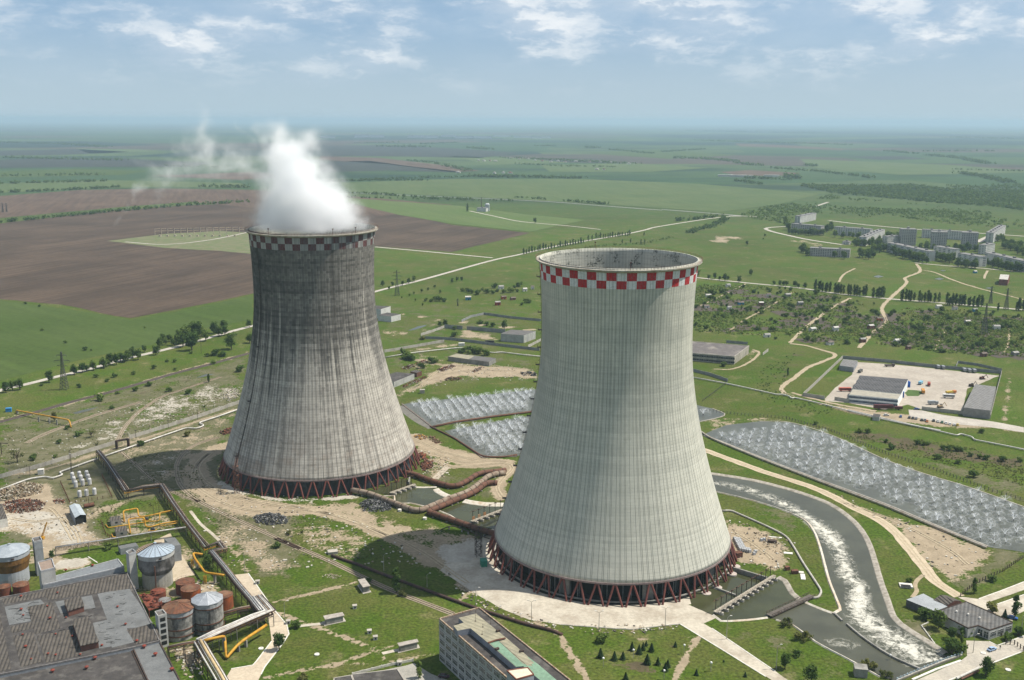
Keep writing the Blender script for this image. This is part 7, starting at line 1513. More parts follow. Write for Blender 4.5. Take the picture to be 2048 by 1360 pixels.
block('grey three storey school in front of the town', (706, 330), (942, 342), 16, 13, BG, name='school', cat='school'); block('low white shop behind the school', (900, 262), (940, 265), 12, 5, BW, name='shop', cat='shop')
gable('red brick cottage with a pale roof right of the town', None, [ve(1828, 468, 8), ve(1880, 472, 8)], [ve(1838, 445, 8), ve(1892, 448, 8)], 8, 12, M('brick_red', (.2, .07, .05)), M('pale_tin', (.5, .48, .44)), 'cottage', 'house')
# allotment huts and far farm buildings
HUTS = ((ve, 225, 515, 'white'), (ve, 108, 575, 'white'), (ve, 465, 572, 'white'), (ve, 232, 650, 'white'), (ve, 420, 625, 'brown'), (ve, 95, 638, 'white'), (ve, 578, 572, 'grey'), (ve, 724, 775, 'white'), (ve, 827, 855, 'white'), (ve, 650, 622, 'grey'), (ve, 1068, 762, 'brown'), (ve, 1120, 715, 'orange'), (ve, 1020, 842, 'brown'), (ve, 1470, 640, 'white'), (ve, 1565, 650, 'white'), (ve, 1684, 660, 'blue'), (ve, 1225, 850, 'white'), (ve, 1290, 882, 'brown'), (ve, 1810, 765, 'white'), (ve, 1640, 735, 'grey'), (ve, 1735, 925, 'brown'), (ve, 1920, 920, 'grey'), (ve, 860, 775, 'white'), (ve, 300, 618, 'blue'), (ve, 455, 810, 'white'), (ve, 1685, 432, 'blue'), (vg, 1228, 70, 'white'), (vg, 990, 68, 'white'), (vg, 742, 150, 'blue'), (vg, 1010, 145, 'orange'), (vg, 965, 190, 'red'), (vg, 1170, 85, 'white'), (vg, 1080, 150, 'brown'))
HC = {'white': KERB, 'brown': BRICKR, 'grey': CONC_D, 'orange': M('hut_orange', (.4, .12, .04)), 'blue': M('hut_blue', (.05, .25, .38)), 'red': M('hut_red', (.3, .05, .03))}
for i, (v, x, y, c) in enumerate(HUTS):
    p = v(x, y); s = rnd.uniform(4.5, 7); a = rnd.uniform(0, .5); root = thing('allotment_hut', f'small {c} allotment hut', 'hut', p, 'huts on the allotments'); h = rnd.uniform(2.6, 4.2); m = MB(); m.boxc(p, s, s * .7, h, a); m.build('wall', HC[c], root)
    m = MB(); ux = Vector((math.cos(a), math.sin(a), 0)); vx_ = Vector((-ux.y, ux.x, 0)); e = [p + ux * (sx * s * .54) + vx_ * (sy * s * .4) + Vector((0, 0, h)) for sx, sy in ((-1, -1), (1, -1), (1, 1), (-1, 1))]; r0, r1 = p - ux * s * .54 + Vector((0, 0, h + 1.2)), p + ux * s * .54 + Vector((0, 0, h + 1.2)); m.add(e + [r0, r1], [(0, 1, 5, 4), (2, 3, 4, 5), (0, 4, 3), (1, 2, 5)]); m.build('roof', M('hut_roof_%d' % (i % 3), ((.3, .29, .27), (.5, .48, .44), (.15, .12, .1))[i % 3]), root)
    m = MB(); o = p - vx_ * (s * .35 + .03); m.boxc(o + ux * .4, 1.0, .1, 2.0, a); m.build('door', DARK_IN, root)
    root['label'] = f'small {c} hut ' + (('by the far left plots', 'beside the tower edge')[i % 2] if v is vg else 'among the allotments') + f', {ordn(i + 1)} in the allotment rows'
# farm with chimney
p = vw(1003, 520); b = vw(1062, 522); block('white farm shed beside two silver silos on the plain', (1000, 518), (1052, 520), 14, 9, M('white_panel', (.52, .52, .49)), vw, 'farm_shed', 'barn')
for i, x in enumerate((1056, 1064)): p = vw(x, 516); root = thing('grain_silo', ('left', 'right')[i] + ' silver grain silo beside the farm shed', 'silo', p); m = MB(); m.lathe(p, [(4.2, 0), (4.2, 17)], 14); m.build('drum', GALV, root); m = MB(); m.lathe(p, [(4.5, 17), (.3, 20)], 14); m.build('roof', GALV, root)
p = vw(1026, 505); m = MB(); m.tube(p, p + Vector((0, 0, 30)), 1.0, 6, .7); tag(m.build('chimney', DARK_STEEL, None, p), 'thin dark chimney beside the farm silos', 'chimney')
k = 0
for (x0, x1, y, h) in ((112, 200, 103, 16), (308, 395, 100, 22), (400, 478, 100, 20), (612, 700, 101, 20), (706, 786, 103, 20), (806, 880, 96, 18), (880, 980, 104, 18), (985, 1085, 105, 18), (1100, 1190, 96, 14), (1220, 1310, 101, 16), (1315, 1420, 105, 18)):
    k += 1; block(f'long white greenhouse hall on the horizon, {ordn(k)} from the left', (x0, y), (x1, y), 90, h * 1.6, M('far_white', (.62, .64, .66)), vw, 'greenhouse', 'greenhouse')
k = 0
for x, y in ((1010, 232), (1040, 234), (1075, 234), (1105, 235), (1190, 218), (1240, 222), (1290, 222), (1330, 230), (1370, 236), (1420, 240), (1460, 236), (1500, 240), (1560, 236), (1600, 232), (1640, 240), (1700, 242), (1760, 244), (1810, 246), (1860, 250), (1680, 282), (1720, 284), (1100, 304), (1150, 302), (1190, 304), (895, 300)):
    k += 1; p = vw(x, y); root = thing('village_house', f'tiny pale village house on the far plain, {ordn(k)} from the left', 'house', p, 'houses of the far village'); s = rnd.uniform(12, 20); m = MB(); m.boxc(p, s, s * .6, 5, rnd.uniform(-.5, .5)); m.build('wall', KERB, root); m = MB(); m.lathe(p, [(s * .62, 5), (.2, 10)], 4); m.build('roof', CONC_D if k % 3 else RUST, root)
for i, (x, y) in enumerate(((360, 320), (430, 322), (470, 323), (620, 322))): p = vv(x, y); root = thing('farm_house', f'pale farm building by the far poplars, {ordn(i + 1)} from the left', 'house', p); m = MB(); m.boxc(p, 60, 14, 6, -.1); m.build('wall', KERB, root); m = MB(); m.prism([p + Vector((sx * 31, sy * 8, 0)) for sx, sy in ((-1, -1), (1, -1), (1, 1), (-1, 1))], 6, 8); m.build('roof', PANEL, root)
# substation plot posts
root = thing('substation', 'substation of pale gantries on the green plot in the ploughed field', 'substation', vx(700, 480)); m = MB()
for x in range(620, 960, 26):
    for y in (473, 482): p = vx(x, y - (x - 620) * .02); m.tube(p, p + Vector((0, 0, 9)), .5, 4); m.tube(p + Vector((0, 0, 8.5)), p + Vector((9, 4, 8.5)), .4, 3)
m.build('gantry', M('gantry_pale', (.5, .42, .32)), root)['kind'] = 'stuff'; m = MB()
for x in range(640, 960, 30): p = vx(x, 486); m.boxc(p, 4, 3, 3)
m.build('switchgear', M('gantry_pale', (.5, .42, .32)), root)['kind'] = 'stuff'
# pylons
def pylon(label, v, x, yb, yt, dark=True):
    p = v(x, yb); h = height(v, x, yb, yt); root = thing('pylon', label, 'pylon', p); mt = M('pylon_steel', (.10, .10, .095) if dark else (.2, .2, .19)); m = MB(); lattice(m, p, p + Vector((0, 0, h * .55)), h * .17, h * .065, 6, .2 if h < 45 else .35); lattice(m, p + Vector((0, 0, h * .55)), p + Vector((0, 0, h)), h * .065, h * .02, 7, .15 if h < 45 else .3); m.build('mast', mt, root)
    for f, w in ((.62, .14), (.76, .20), (.90, .13)):
        m = MB(); z = h * f
        for s in (-1, 1): m.tube(p + Vector((0, 0, z)), p + Vector((s * h * w, 0, z + .4)), .18, 3); m.tube(p + Vector((0, 0, z + h * .035)), p + Vector((s * h * w, 0, z + .4)), .14, 3); m.tube(p + Vector((s * h * w, 0, z + .4)), p + Vector((s * h * w, 0, z - 1.4)), .1, 3)
        m.build('crossarm', mt, root)
pylon('lattice pylon beside the pale road at the left', vk, 438, 745, 488); pylon('lattice pylon behind the sooty tower beside the road', vg, 205, 118, -75); pylon('dark pylon among the right allotments, nearer one', ve, 1738, 795, 612); pylon('pylon beyond the allotment lane, left of two', ve, 1776, 612, 508); pylon('pylon beyond the allotment lane, right of two', ve, 1868, 650, 520); pylon('far pylon in the brown field at the left edge', vx, 12, 390, 350); pylon('far pylon right of the edge pylon in the brown field', vx, 27, 388, 352); pylon('squat steel trestle in the meadow between the towers', vg, 663, 195, 140)
# people
def person(label, p, rz, top, bottom):
    V_ = [(0, 0, .95), (0, 0, 1.2), (0, 0, 1.45), (0, .0, 1.56), (0, .02, 1.68), (.11, 0, .9), (.12, .06, .5), (.12, -.02, .06), (-.11, 0, .9), (-.12, -.05, .5), (-.12, -.14, .06), (.21, 0, 1.42), (.27, .02, 1.15), (.27, .12, .9), (-.21, 0, 1.42), (-.27, -.02, 1.15), (-.27, .06, .9), (.12, .1, .03), (-.12, -.02, .03)]
    E_ = [(0, 1), (1, 2), (2, 3), (3, 4), (0, 5), (5, 6), (6, 7), (0, 8), (8, 9), (9, 10), (2, 11), (11, 12), (12, 13), (2, 14), (14, 15), (15, 16), (7, 17), (10, 18)]
    R_ = [.15, .145, .16, .06, .105, .095, .07, .045, .095, .07, .045, .065, .05, .04, .065, .05, .04, .04, .04]
    me = bpy.data.meshes.new('person'); me.from_pydata(V_, E_, []); o = bpy.data.objects.new('person', me); COL.objects.link(o); sk = o.modifiers.new('s', 'SKIN'); o.modifiers.new('u', 'SUBSURF').levels = 1
    for i, r in enumerate(R_): me.skin_vertices[0].data[i].radius = (r, r)
    me.skin_vertices[0].data[0].use_root = True; dg = bpy.context.evaluated_depsgraph_get(); m2 = bpy.data.meshes.new_from_object(o.evaluated_get(dg)); o.modifiers.clear(); o.data = m2
    ms = [M('cloth_' + top, {'dark': (.03, .03, .035), 'red': (.25, .04, .03)}[top]), M('cloth_b_' + bottom, (.04, .045, .06)), M('skin_tone', (.4, .25, .18))]
    for q in ms: m2.materials.append(q)
    for f in m2.polygons: z = f.center.z; f.material_index = 2 if z > 1.52 or (z < 1.0 and abs(f.center.x) > .22) else (1 if z < .97 else 0); f.use_smooth = True
    b = bmesh.new(); bmesh.ops.create_icosphere(b, subdivisions=2, radius=.118, matrix=Matrix.Translation((0, -.012, 1.70))); hm = bpy.data.meshes.new('hair'); b.to_mesh(hm); b.free(); hm.materials.append(M('hair_dark', (.03, .022, .018))); ho = bpy.data.objects.new('hair', hm); COL.objects.link(ho); ho.parent = o
    o.location = (p.x, p.y, .1); o.rotation_euler = (0, 0, rz); tag(o, label, 'person')
person('person in dark clothes walking on the gatehouse forecourt', vm(1425, 962), 2.0, 'dark', 'x'); person('person in red standing beside the gatehouse bushes', vm(1006, 945), .5, 'red', 'x'); person('person in dark clothes on the dirt road by the sooty tower', vb(137, 482), 1.0, 'dark', 'x'); person('person in dark clothes leaning at the bridge railing', vm(374, 1312), .4, 'dark', 'x')
# ------------------------------------------------------------------ trees and shrubs
def leaf_mat(name, c1, c2):
    m, nt = newmat(name); t = NT(nt); p = t.pos(); r = t.n('ShaderNodeObjectInfo').outputs['Random']; n = t.noise(p, .55, 3, .6)
    c = t.mix(t.ss(n, .35, .68), c1, c2); c = t.mix(1.0, c, t.comb(t.lin(r, 0, 1, .78, 1.25), t.lin(r, 0, 1, .82, 1.15), t.lin(r, 0, 1, .9, 1.05)), 'MULTIPLY')
    d = t.n('ShaderNodeBsdfDiffuse'); t.put(d.inputs[0], c); tl = t.n('ShaderNodeBsdfTranslucent'); t.put(tl.inputs[0], t.mix(.5, c, (.12, .16, .03))); mx = t.n('ShaderNodeMixShader'); mx.inputs[0].default_value = .4
    nt.links.new(d.outputs[0], mx.inputs[1]); nt.links.new(tl.outputs[0], mx.inputs[2]); t.out(mx.outputs[0]); return m
LEAF = leaf_mat('leaf_green', (.092, .150, .036), (.155, .22, .065)); LEAFD = leaf_mat('leaf_dark', (.058, .108, .028), (.105, .160, .045)); LEAFY = leaf_mat('leaf_olive', (.115, .13, .04), (.175, .18, .07)); NEED = leaf_mat('needle', (.022, .048, .022), (.038, .066, .028))
BARK = M('bark', (.11, .085, .065), (.07, .055, .042), sc=2)
def leaves(m, c, R, n, s, r, shell=.55, flat=1.0):
    for _ in range(n):
        d = Vector((r.gauss(0, 1), r.gauss(0, 1), r.gauss(0, 1))).normalized(); p = c + Vector((d.x, d.y, d.z * flat)) * R * (shell + (1 - shell) * r.random())
        a = Vector((r.gauss(0, 1), r.gauss(0, 1), r.gauss(0, .6))).normalized(); b = a.cross(d if abs(a.dot(d)) < .9 else Vector((0, 0, 1))).normalized(); k = s * r.uniform(.6, 1.3)
        m.add([p - a * k - b * k * .6, p + a * k * .2 - b * k * .7, p + a * k + b * k * .5, p - a * k * .3 + b * k * .8], [(0, 1, 2, 3)])
def tree_mesh(kind, seed):
    r = random.Random(seed); tr = MB(); cr = MB()
    if kind == 'broad':
        tr.tube((0, 0, 0), (.1, 0, 2.6), .32, 6, .22)
        for i in range(13):
            a = r.uniform(0, 6.28); f = r.random(); rr = r.uniform(.4, 2.7) * (1 - .45 * f); c = Vector((rr * math.cos(a), rr * math.sin(a), 2.8 + 5.2 * f)); tr.tube((.1, 0, 2.2 + f), c, .13, 4, .04); leaves(cr, c, r.uniform(1.2, 2.1), 74, .40, r)
    elif kind == 'poplar':
        tr.tube((0, 0, 0), (0, 0, 6), .28, 6, .12)
        for i in range(13):
            f = (i + r.random()) / 13; rr = r.uniform(.2, 1.3) * math.sin(math.pi * (.12 + .82 * f)); a = r.uniform(0, 6.28); c = Vector((rr * math.cos(a), rr * math.sin(a), 1.8 + 8.6 * f)); tr.tube((0, 0, 1 + 5 * f), c, .09, 3, .03); leaves(cr, c, r.uniform(1.0, 1.6) * (1.1 - .5 * f), 60, .38, r, flat=1.3)
    elif kind == 'willow':
        for i in range(4): a = i * 1.6 + r.random(); tr.tube((0, 0, 0), (1.2 * math.cos(a), 1.2 * math.sin(a), 3), .16, 5, .08)
        for i in range(15): a = r.uniform(0, 6.28); rr = r.uniform(.5, 3.2); c = Vector((rr * math.cos(a), rr * math.sin(a), 1.2 + r.random() * 2.8 * (1.2 - rr / 4))); leaves(cr, c, r.uniform(.8, 1.4), 42, .34, r, .3)
    elif kind == 'bush':
        for i in range(3): a = i * 2.1; tr.tube((0, 0, 0), (.6 * math.cos(a), .6 * math.sin(a), 1.3), .08, 4, .03)
        for i in range(8): a = r.uniform(0, 6.28); rr = r.uniform(.1, 1.35); c = Vector((rr * math.cos(a), rr * math.sin(a), .7 + r.random() * 1.5 * (1.2 - rr / 2))); leaves(cr, c, r.uniform(.6, 1.15), 46, .29, r, .4)
    elif kind == 'conifer':
        tr.tube((0, 0, 0), (0, 0, 4), .12, 5, .03)
        for i in range(13):
            z = .35 + i * .3; R = 1.35 * (1 - i / 14.0)
            for k in range(11):
                a = k * 6.283 / 11 + i * .4 + r.uniform(-.15, .15); q = R * r.uniform(.75, 1.15); d = Vector((math.cos(a), math.sin(a), 0)); s = Vector((-d.y, d.x, 0)) * .22; cr.add([(0, 0, z + .25), d * q + s + Vector((0, 0, z - .1)), d * q * 1.15 + Vector((0, 0, z - .2)), d * q - s + Vector((0, 0, z - .1))], [(0, 1, 2, 3)])
    elif kind == 'bare':
        tr.tube((0, 0, 0), (0, 0, 2), .2, 5, .12)
        for i in range(26): a = r.uniform(0, 6.28); e = Vector((r.uniform(.8, 2.8) * math.cos(a), r.uniform(.8, 2.8) * math.sin(a), r.uniform(2, 5))); tr.tube((0, 0, r.uniform(.8, 2)), e, .07, 3, .02)
        for i in range(10): a = r.uniform(0, 6.28); leaves(cr, Vector((r.uniform(.5, 2.2) * math.cos(a), r.uniform(.5, 2.2) * math.sin(a), r.uniform(1.8, 4.2))), 1.1, 22, .2, r, .1)
    return tr, cr
PT = {}
def proto(kind, mat, i, whole, name, label, cat):
    k = (kind, mat.name, i, whole, name)
    if k not in PT:
        tr, cr = tree_mesh(kind, i * 17 + hash_(kind))
        if whole:
            n = len(tr.f); b = len(tr.v); tr.v += cr.v; tr.f += [tuple(b + j for j in f) for f in cr.f]; tr.m += [1] * len(cr.f); o = tr.build(name, [BARK, mat], None, (0, 0, 0)); tag(o, label, cat); PT[k] = Proto(o)
        else:
            o = thing(name, label, cat, (0, 0, 0)); tr.build('trunk', BARK, o); cr.build('crown', mat, o); PT[k] = Proto(o)
    return PT[k]
def hash_(s): return sum(ord(c) * (i + 3) for i, c in enumerate(s)) % 97
def plant(kind, mat, p, sc, label, group=None, whole=True, name=None, cat=None):
    name = name or {'broad': 'broadleaf_tree', 'poplar': 'poplar_tree', 'willow': 'willow_bush', 'bush': 'bush', 'conifer': 'conifer_tree', 'bare': 'sparse_tree'}[kind]; cat = cat or ('bush' if 'bush' in name else 'tree')
    s = sc * rnd.uniform(.8, 1.22); return proto(kind, mat, rnd.randrange(4 if kind in ('broad', 'bush', 'poplar') else 2), whole, name, label, cat).put((p[0], p[1], 0), rnd.uniform(0, 6.28), (s * rnd.uniform(.92, 1.1), s * rnd.uniform(.92, 1.1), s), label, group)
# individually recognisable trees of the works
for v, x, y, k, mt, s, lab in ((vb, 370, 718, 'bush', LEAFD, 1.6, 'round dark shrub beside the curving railway'), (vb, 955, 935, 'poplar', LEAF, 1.15, 'tall green tree on the lawn just outside the tower shadow'), (vb, 985, 952, 'bush', LEAFY, 1.1, 'small olive shrub at the foot of the tall lawn tree'), (vb, 820, 885, 'bush', LEAF, 1.0, 'green shrub behind the small concrete shelter'), (vb, 462, 1110, 'bush', LEAFD, 1.2, 'dark shrub beside the white box at the road bend'), (vb, 385, 1215, 'broad', LEAFD, .85, 'dark tree leaning over the concrete road'), (vb, 1065, 1350, 'poplar', LEAF, .75, 'upright green tree in the office yard'), (vb, 500, 1365, 'bush', LEAFY, 1.6, 'olive shrub at the bottom edge of the lawn'), (vb, 430, 655, 'bush', LEAFY, 1.0, 'thin olive shrub near the nearer slag heap'), (vb, 495, 645, 'bush', LEAFY, .8, 'low olive shrub between slag heap and tower shadow'),
                        (va, 285, 700, 'broad', LEAFD, .72, 'dark tree beside the blue-grey shaft'), (va, 1132, 755, 'broad', LEAFD, .78, 'dark tree between the trestle and the yellow pipe'), (va, 822, 850, 'poplar', LEAFD, .62, 'dark tree growing against the charred silo'), (va, 590, 650, 'bush', LEAF, 1.5, 'green shrub under the silver pipe on posts'), (va, 95, 175, 'bare', LEAFY, 2.0, 'wide olive tree in the waste ground at the left edge'), (vk, 620, 1070, 'bare', LEAFY, 1.7, 'sparse grey tree before the dark gateway'), (vk, 655, 1140, 'bare', LEAFY, 1.2, 'small sparse tree at the start of the trestle'),
                        (vk, 950, 1128, 'bush', LEAFD, 1.5, 'dark shrub right of the gateway'), (vk, 1280, 1060, 'bush', LEAFY, 1.4, 'grey shrub along the pipeline near the sooty tower'), (vk, 375, 1210, 'bush', LEAF, 1.1, 'green shrub outside the left wall'), (vk, 225, 1225, 'bush', LEAF, 1.6, 'spreading green shrub left of the wall'), (vk, 400, 1112, 'bush', LEAFD, 1.2, 'dark shrub on the waste ground'), (vk, 540, 1060, 'bush', LEAF, 1.4, 'green shrub left of the sparse grey tree'), (vk, 370, 960, 'broad', LEAFY, .7, 'olive tree under the yellow pipe bridge'), (vk, 455, 1015, 'bush', LEAFD, 1.2, 'dark shrub at the end of the yellow pipe bridge'),
                        (vc, 970, 1020, 'bush', LEAF, 2.0, 'large pale green shrub on the lawn in front of the apron'), (vm, 475, 560, 'bush', LEAFD, 1.9, 'dark shrub at the garage corner by the gatehouse'), (vm, 630, 690, 'broad', LEAF, .82, 'green tree at the left wall of the gatehouse'), (vm, 790, 840, 'broad', LEAFD, .82, 'dark spreading tree in front of the gatehouse wall'), (vm, 950, 780, 'bush', LEAFD, 2.2, 'tall dark shrub at the gatehouse corner'), (vm, 800, 1030, 'bush', LEAFD, 2.4, 'broad dark shrub at the end of the canal bank'), (vm, 925, 900, 'poplar', LEAF, .5, 'slim bright green shrub on the forecourt edge'), (vm, 930, 985, 'bush', LEAF, 1.2, 'small bright shrub beside the person in red'),
                        (vm, 1240, 1300, 'broad', LEAFD, .82, 'round dark tree beside the road at the corner'), (vm, 1620, 545, 'poplar', LEAFD, .95, 'tall dark tree behind the gatehouse with a car beneath'), (vm, 1485, 560, 'conifer', NEED, 1.35, 'pointed dark conifer behind the gatehouse roof edge'), (vm, 1330, 480, 'bush', LEAFY, 2.0, 'olive shrubs behind the gatehouse roof'), (vm, 1090, 235, 'poplar', LEAFD, .72, 'dark upright tree at the corner of the right lawn'), (vm, 1330, 80, 'bush', LEAF, 1.4, 'shrub along the dark lawn fence'), (vm, 1660, 790, 'bush', LEAFD, 1.6, 'clipped dark hedge bush by the right lamp post'), (vm, 1530, 850, 'bush', LEAFD, 1.3, 'clipped dark bush by the trellis'), (vm, 245, 95, 'bush', LEAFD, 1.2, 'dark shrub behind the square tank'),
                        (vd, 420, 1095, 'willow', LEAFY, .85, 'olive willow at the canal mouth'), (vd, 500, 1165, 'willow', LEAFY, 1.25, 'large olive willow leaning over the lower canal'), (vd, 470, 1245, 'bush', LEAFD, 1.2, 'dark shrub on the grass below the willow'), (vd, 412, 1305, 'broad', LEAFD, .72, 'dark tree near the lamp post below the willow'), (vd, 540, 1375, 'broad', LEAFD, .9, 'dark tree cut by the bottom edge right of the road'), (vd, 820, 1300, 'willow', LEAFY, 1.1, 'olive willow beside the dark hut at the canal'), (vd, 905, 1345, 'willow', LEAFY, .9, 'olive willow at the bottom edge by the bridge'), (vd, 930, 240, 'bush', LEAFD, 1.6, 'lone dark bush in the meadow beyond the pond'), (vd, 1365, 160, 'bush', LEAFD, 1.2, 'bush beside the round bed by the pipeline'),
                        (vg, 1015, 372, 'broad', LEAFD, 1.05, 'dark tree behind the white ended warehouse'), (vg, 570, 350, 'broad', LEAFD, .9, 'dark tree at the end of the far grey wall'), (vg, 530, 355, 'broad', LEAF, .8, 'green tree left of the far grey wall end'), (vg, 395, 452, 'bush', LEAFY, 1.8, 'yellowish bush at the far paddock corner'), (ve, 205, 985, 'bush', LEAF, 2.0, 'green bush at the derelict warehouse front'), (ve, 1185, 1215, 'bush', LEAF, 2.4, 'green bush in front of the depot wing'), (ve, 578, 1040, 'poplar', LEAFD, .8, 'dark tree in the gully below the depot track'), (vk, 1420, 695, 'poplar', LEAFD, .75, 'two topped poplar on the rubble left of the sooty tower'), (vw, 948, 518, 'poplar', LEAFD, 1.9, 'tall poplar beside the far farm shed'), (vw, 1330, 585, 'broad', LEAFD, 1.6, 'lone tree in the meadow below the farm lane')):
    plant(k, mt, v(x, y), s, lab, None, v in (vg, ve, vk, vw))
def line(pts, kind, mats, s, fmt, group, v, jit=0, name=None):
    for i, q in enumerate(pts): p = v(q[0] + rnd.uniform(-jit, jit), q[1] + rnd.uniform(-jit, jit) * .3); plant(kind, mats[rnd.randrange(len(mats))], p, s * (q[2] if len(q) > 2 else 1), fmt.format(ordn(i + 1)), group, True, name)
line(((85, 752), (135, 748), (335, 697), (505, 645), (560, 630), (590, 622), (635, 615), (705, 600), (745, 572), (792, 577), (848, 560), (903, 530), (940, 543), (985, 490), (1060, 510), (1087, 458), (1130, 442), (1178, 445), (1225, 440), (1245, 455, 1.6), (1305, 480, 1.9), (1340, 400, 1.7), (1400, 415, 1.4), (1490, 385, 1.35), (1530, 378), (1575, 470, 1.5), (1695, 322, 1.1), (1698, 430, 1.3), (1270, 430, 1.5), (1325, 440, 1.6), (1225, 415, 1.2), (1290, 400, 1.5), (1370, 385, 1.3), (1110, 425), (1150, 420), (1200, 425), (760, 560), (820, 555), (870, 548), (725, 590), (1455, 365, 1.2), (1520, 355, 1.2), (40, 765), (1265, 400, 1.5)), 'broad', (LEAFD, LEAF, LEAFD), 1.08, 'roadside tree along the pale road, {} from the left edge', 'trees along the pale road left of the sooty tower', vk)
line(((1140, 558), (1190, 558), (1050, 605), (910, 642), (780, 662), (655, 662), (735, 692), (1190, 612), (1450, 572), (1300, 500), (1475, 512, 1.6), (1510, 520, 1.5), (1640, 622, 1.4), (1290, 775, 1.2), (1145, 758), (685, 818, 1.5), (760, 880), (905, 890, .7), (1390, 865, .6), (540, 730), (280, 720, .7), (440, 430, .7), (290, 345, .7), (580, 478), (270, 182), (170, 165), (985, 328, .6), (620, 480, .6), (1410, 520), (1550, 420, 1.8), (800, 775), (920, 755), (1010, 722)), 'bush', (LEAFD, LEAF), 1.4, 'low bush scattered between road and railway, {} counted', 'bushes between the pale road and the railway', vk)
line(((30, 92), (95, 48), (140, 72), (175, 48), (250, 42), (290, 28), (330, 15), (440, 82, .7), (490, 62, .7), (330, 110, .7), (385, 92, .7), (530, 100, .6), (620, 25), (655, 12), (690, 8), (300, 125, .5), (240, 140, .5), (340, 160, .6), (400, 195, .5)), 'broad', (LEAFD, LEAF), .85, 'tree beyond the sooty tower along the road, {} from the left', 'trees between the towers along the road', vg, 6)
pts = [(40 + i * 28, 250 - i * 7) for i in range(9)] + [(300 + i * 24, 200 - i * 4) for i in range(3)] + [(385 + i * 26, 182 - i * 4.5) for i in range(11)] + [(700, 112), (735, 106)] + [(775 + i * 25, 92 - i * 2.5) for i in range(15)] + [(1045, 140), (1130, 135), (1270, 60, .7), (1235, 150), (1280, 150)]
line(pts, 'poplar', (LEAFD, LEAFD, LEAF), .92, 'poplar in the far roadside row behind the clean tower, {} from the left', 'poplars behind the clean tower', vu, 5)
pts = [(745 + i * 13, 535 + i * 1.5) for i in range(7)] + [(852 + i * 13, 552 + i) for i in range(5)] + [(935 + i * 17, 562 + i * 1.2) for i in range(7)] + [(1085 + i * 14, 578) for i in range(5)] + [(1255 + i * 17, 598) for i in range(5)] + [(1352 + i * 18, 603) for i in range(6)] + [(1470, 606)] + [(1522 + i * 17, 622 + i * .8) for i in range(13)] + [(1822, 658), (1930, 655), (1950, 655), (1970, 657)]
line(pts, 'poplar', (LEAFD,), 1.18, 'poplar beside the allotment lane, {} from the left', 'poplars along the allotment lane', ve, 5)
line(((112, 470), (145, 468), (175, 475), (208, 478, 1.2), (225, 475), (290, 488, 1.2), (360, 448, 1.3), (500, 503), (535, 508), (555, 508), (575, 508), (622, 515, 1.3), (640, 520), (682, 525, 1.2), (335, 270, .9), (440, 215, .7), (660, 310), (435, 235, .6), (50, 455, 1.2)), 'broad', (LEAFD,), .95, 'small tree at the far side of the allotments, {} from the left', 'trees at the far side of the allotments', ve, 3)
# town trees
pts = []
for x0, y0, x1, y1, n, j in ((590, 200, 790, 214, 15, 4), (850, 216, 1060, 234, 9, 6), (960, 270, 1150, 262, 13, 12), (1160, 225, 1240, 240, 9, 10), (1080, 300, 1160, 312, 8, 8), (1190, 322, 1400, 374, 15, 5), (1440, 350, 1560, 375, 11, 8), (1570, 394, 1700, 406, 9, 5), (1745, 385, 1960, 428, 12, 6), (1815, 250, 1975, 320, 26, 22), (1340, 285, 1530, 318, 9, 10), (1560, 305, 1740, 300, 10, 10), (800, 190, 840, 175, 6, 8), (560, 130, 590, 200, 6, 5), (750, 320, 930, 345, 7, 8), (650, 300, 700, 330, 5, 10), (1000, 330, 1090, 350, 7, 10)):
    for i in range(n): f = (i + rnd.random()) / n; pts.append((x0 + (x1 - x0) * f + rnd.uniform(-j, j) * .5, y0 + (y1 - y0) * f + rnd.uniform(-j, j)))
line(sorted(pts), 'broad', (LEAFD, LEAFD, LEAF), 1.55, 'leafy tree among the apartment blocks, {} from the left', 'trees among the apartment blocks', ve)
# conifers on the lawn
CF = ((948, 1120, 1.2), (1036, 1135, 1.2), (1090, 1130, 1.2), (1147, 1073, 1.2), (1192, 1095, 1.3), (1217, 1072, 1.1), (1236, 1045, .9), (1270, 1080, 1.2), (1243, 1160, 1.25), (1310, 1165, 1.2), (1372, 1180, 1.1), (1357, 1203, 1.0), (1553, 1230, .9), (1860, 1240, .8), (1107, 1258, .9), (1420, 1052, .7), (1725, 1148, .5))
for i, (x, y, s) in enumerate(CF): plant('conifer', NEED, vc(x, y), s * .78, f'small dark conifer on the lawn, {ordn(i + 1)} counting from the left group', 'small conifers on the lawn', False)
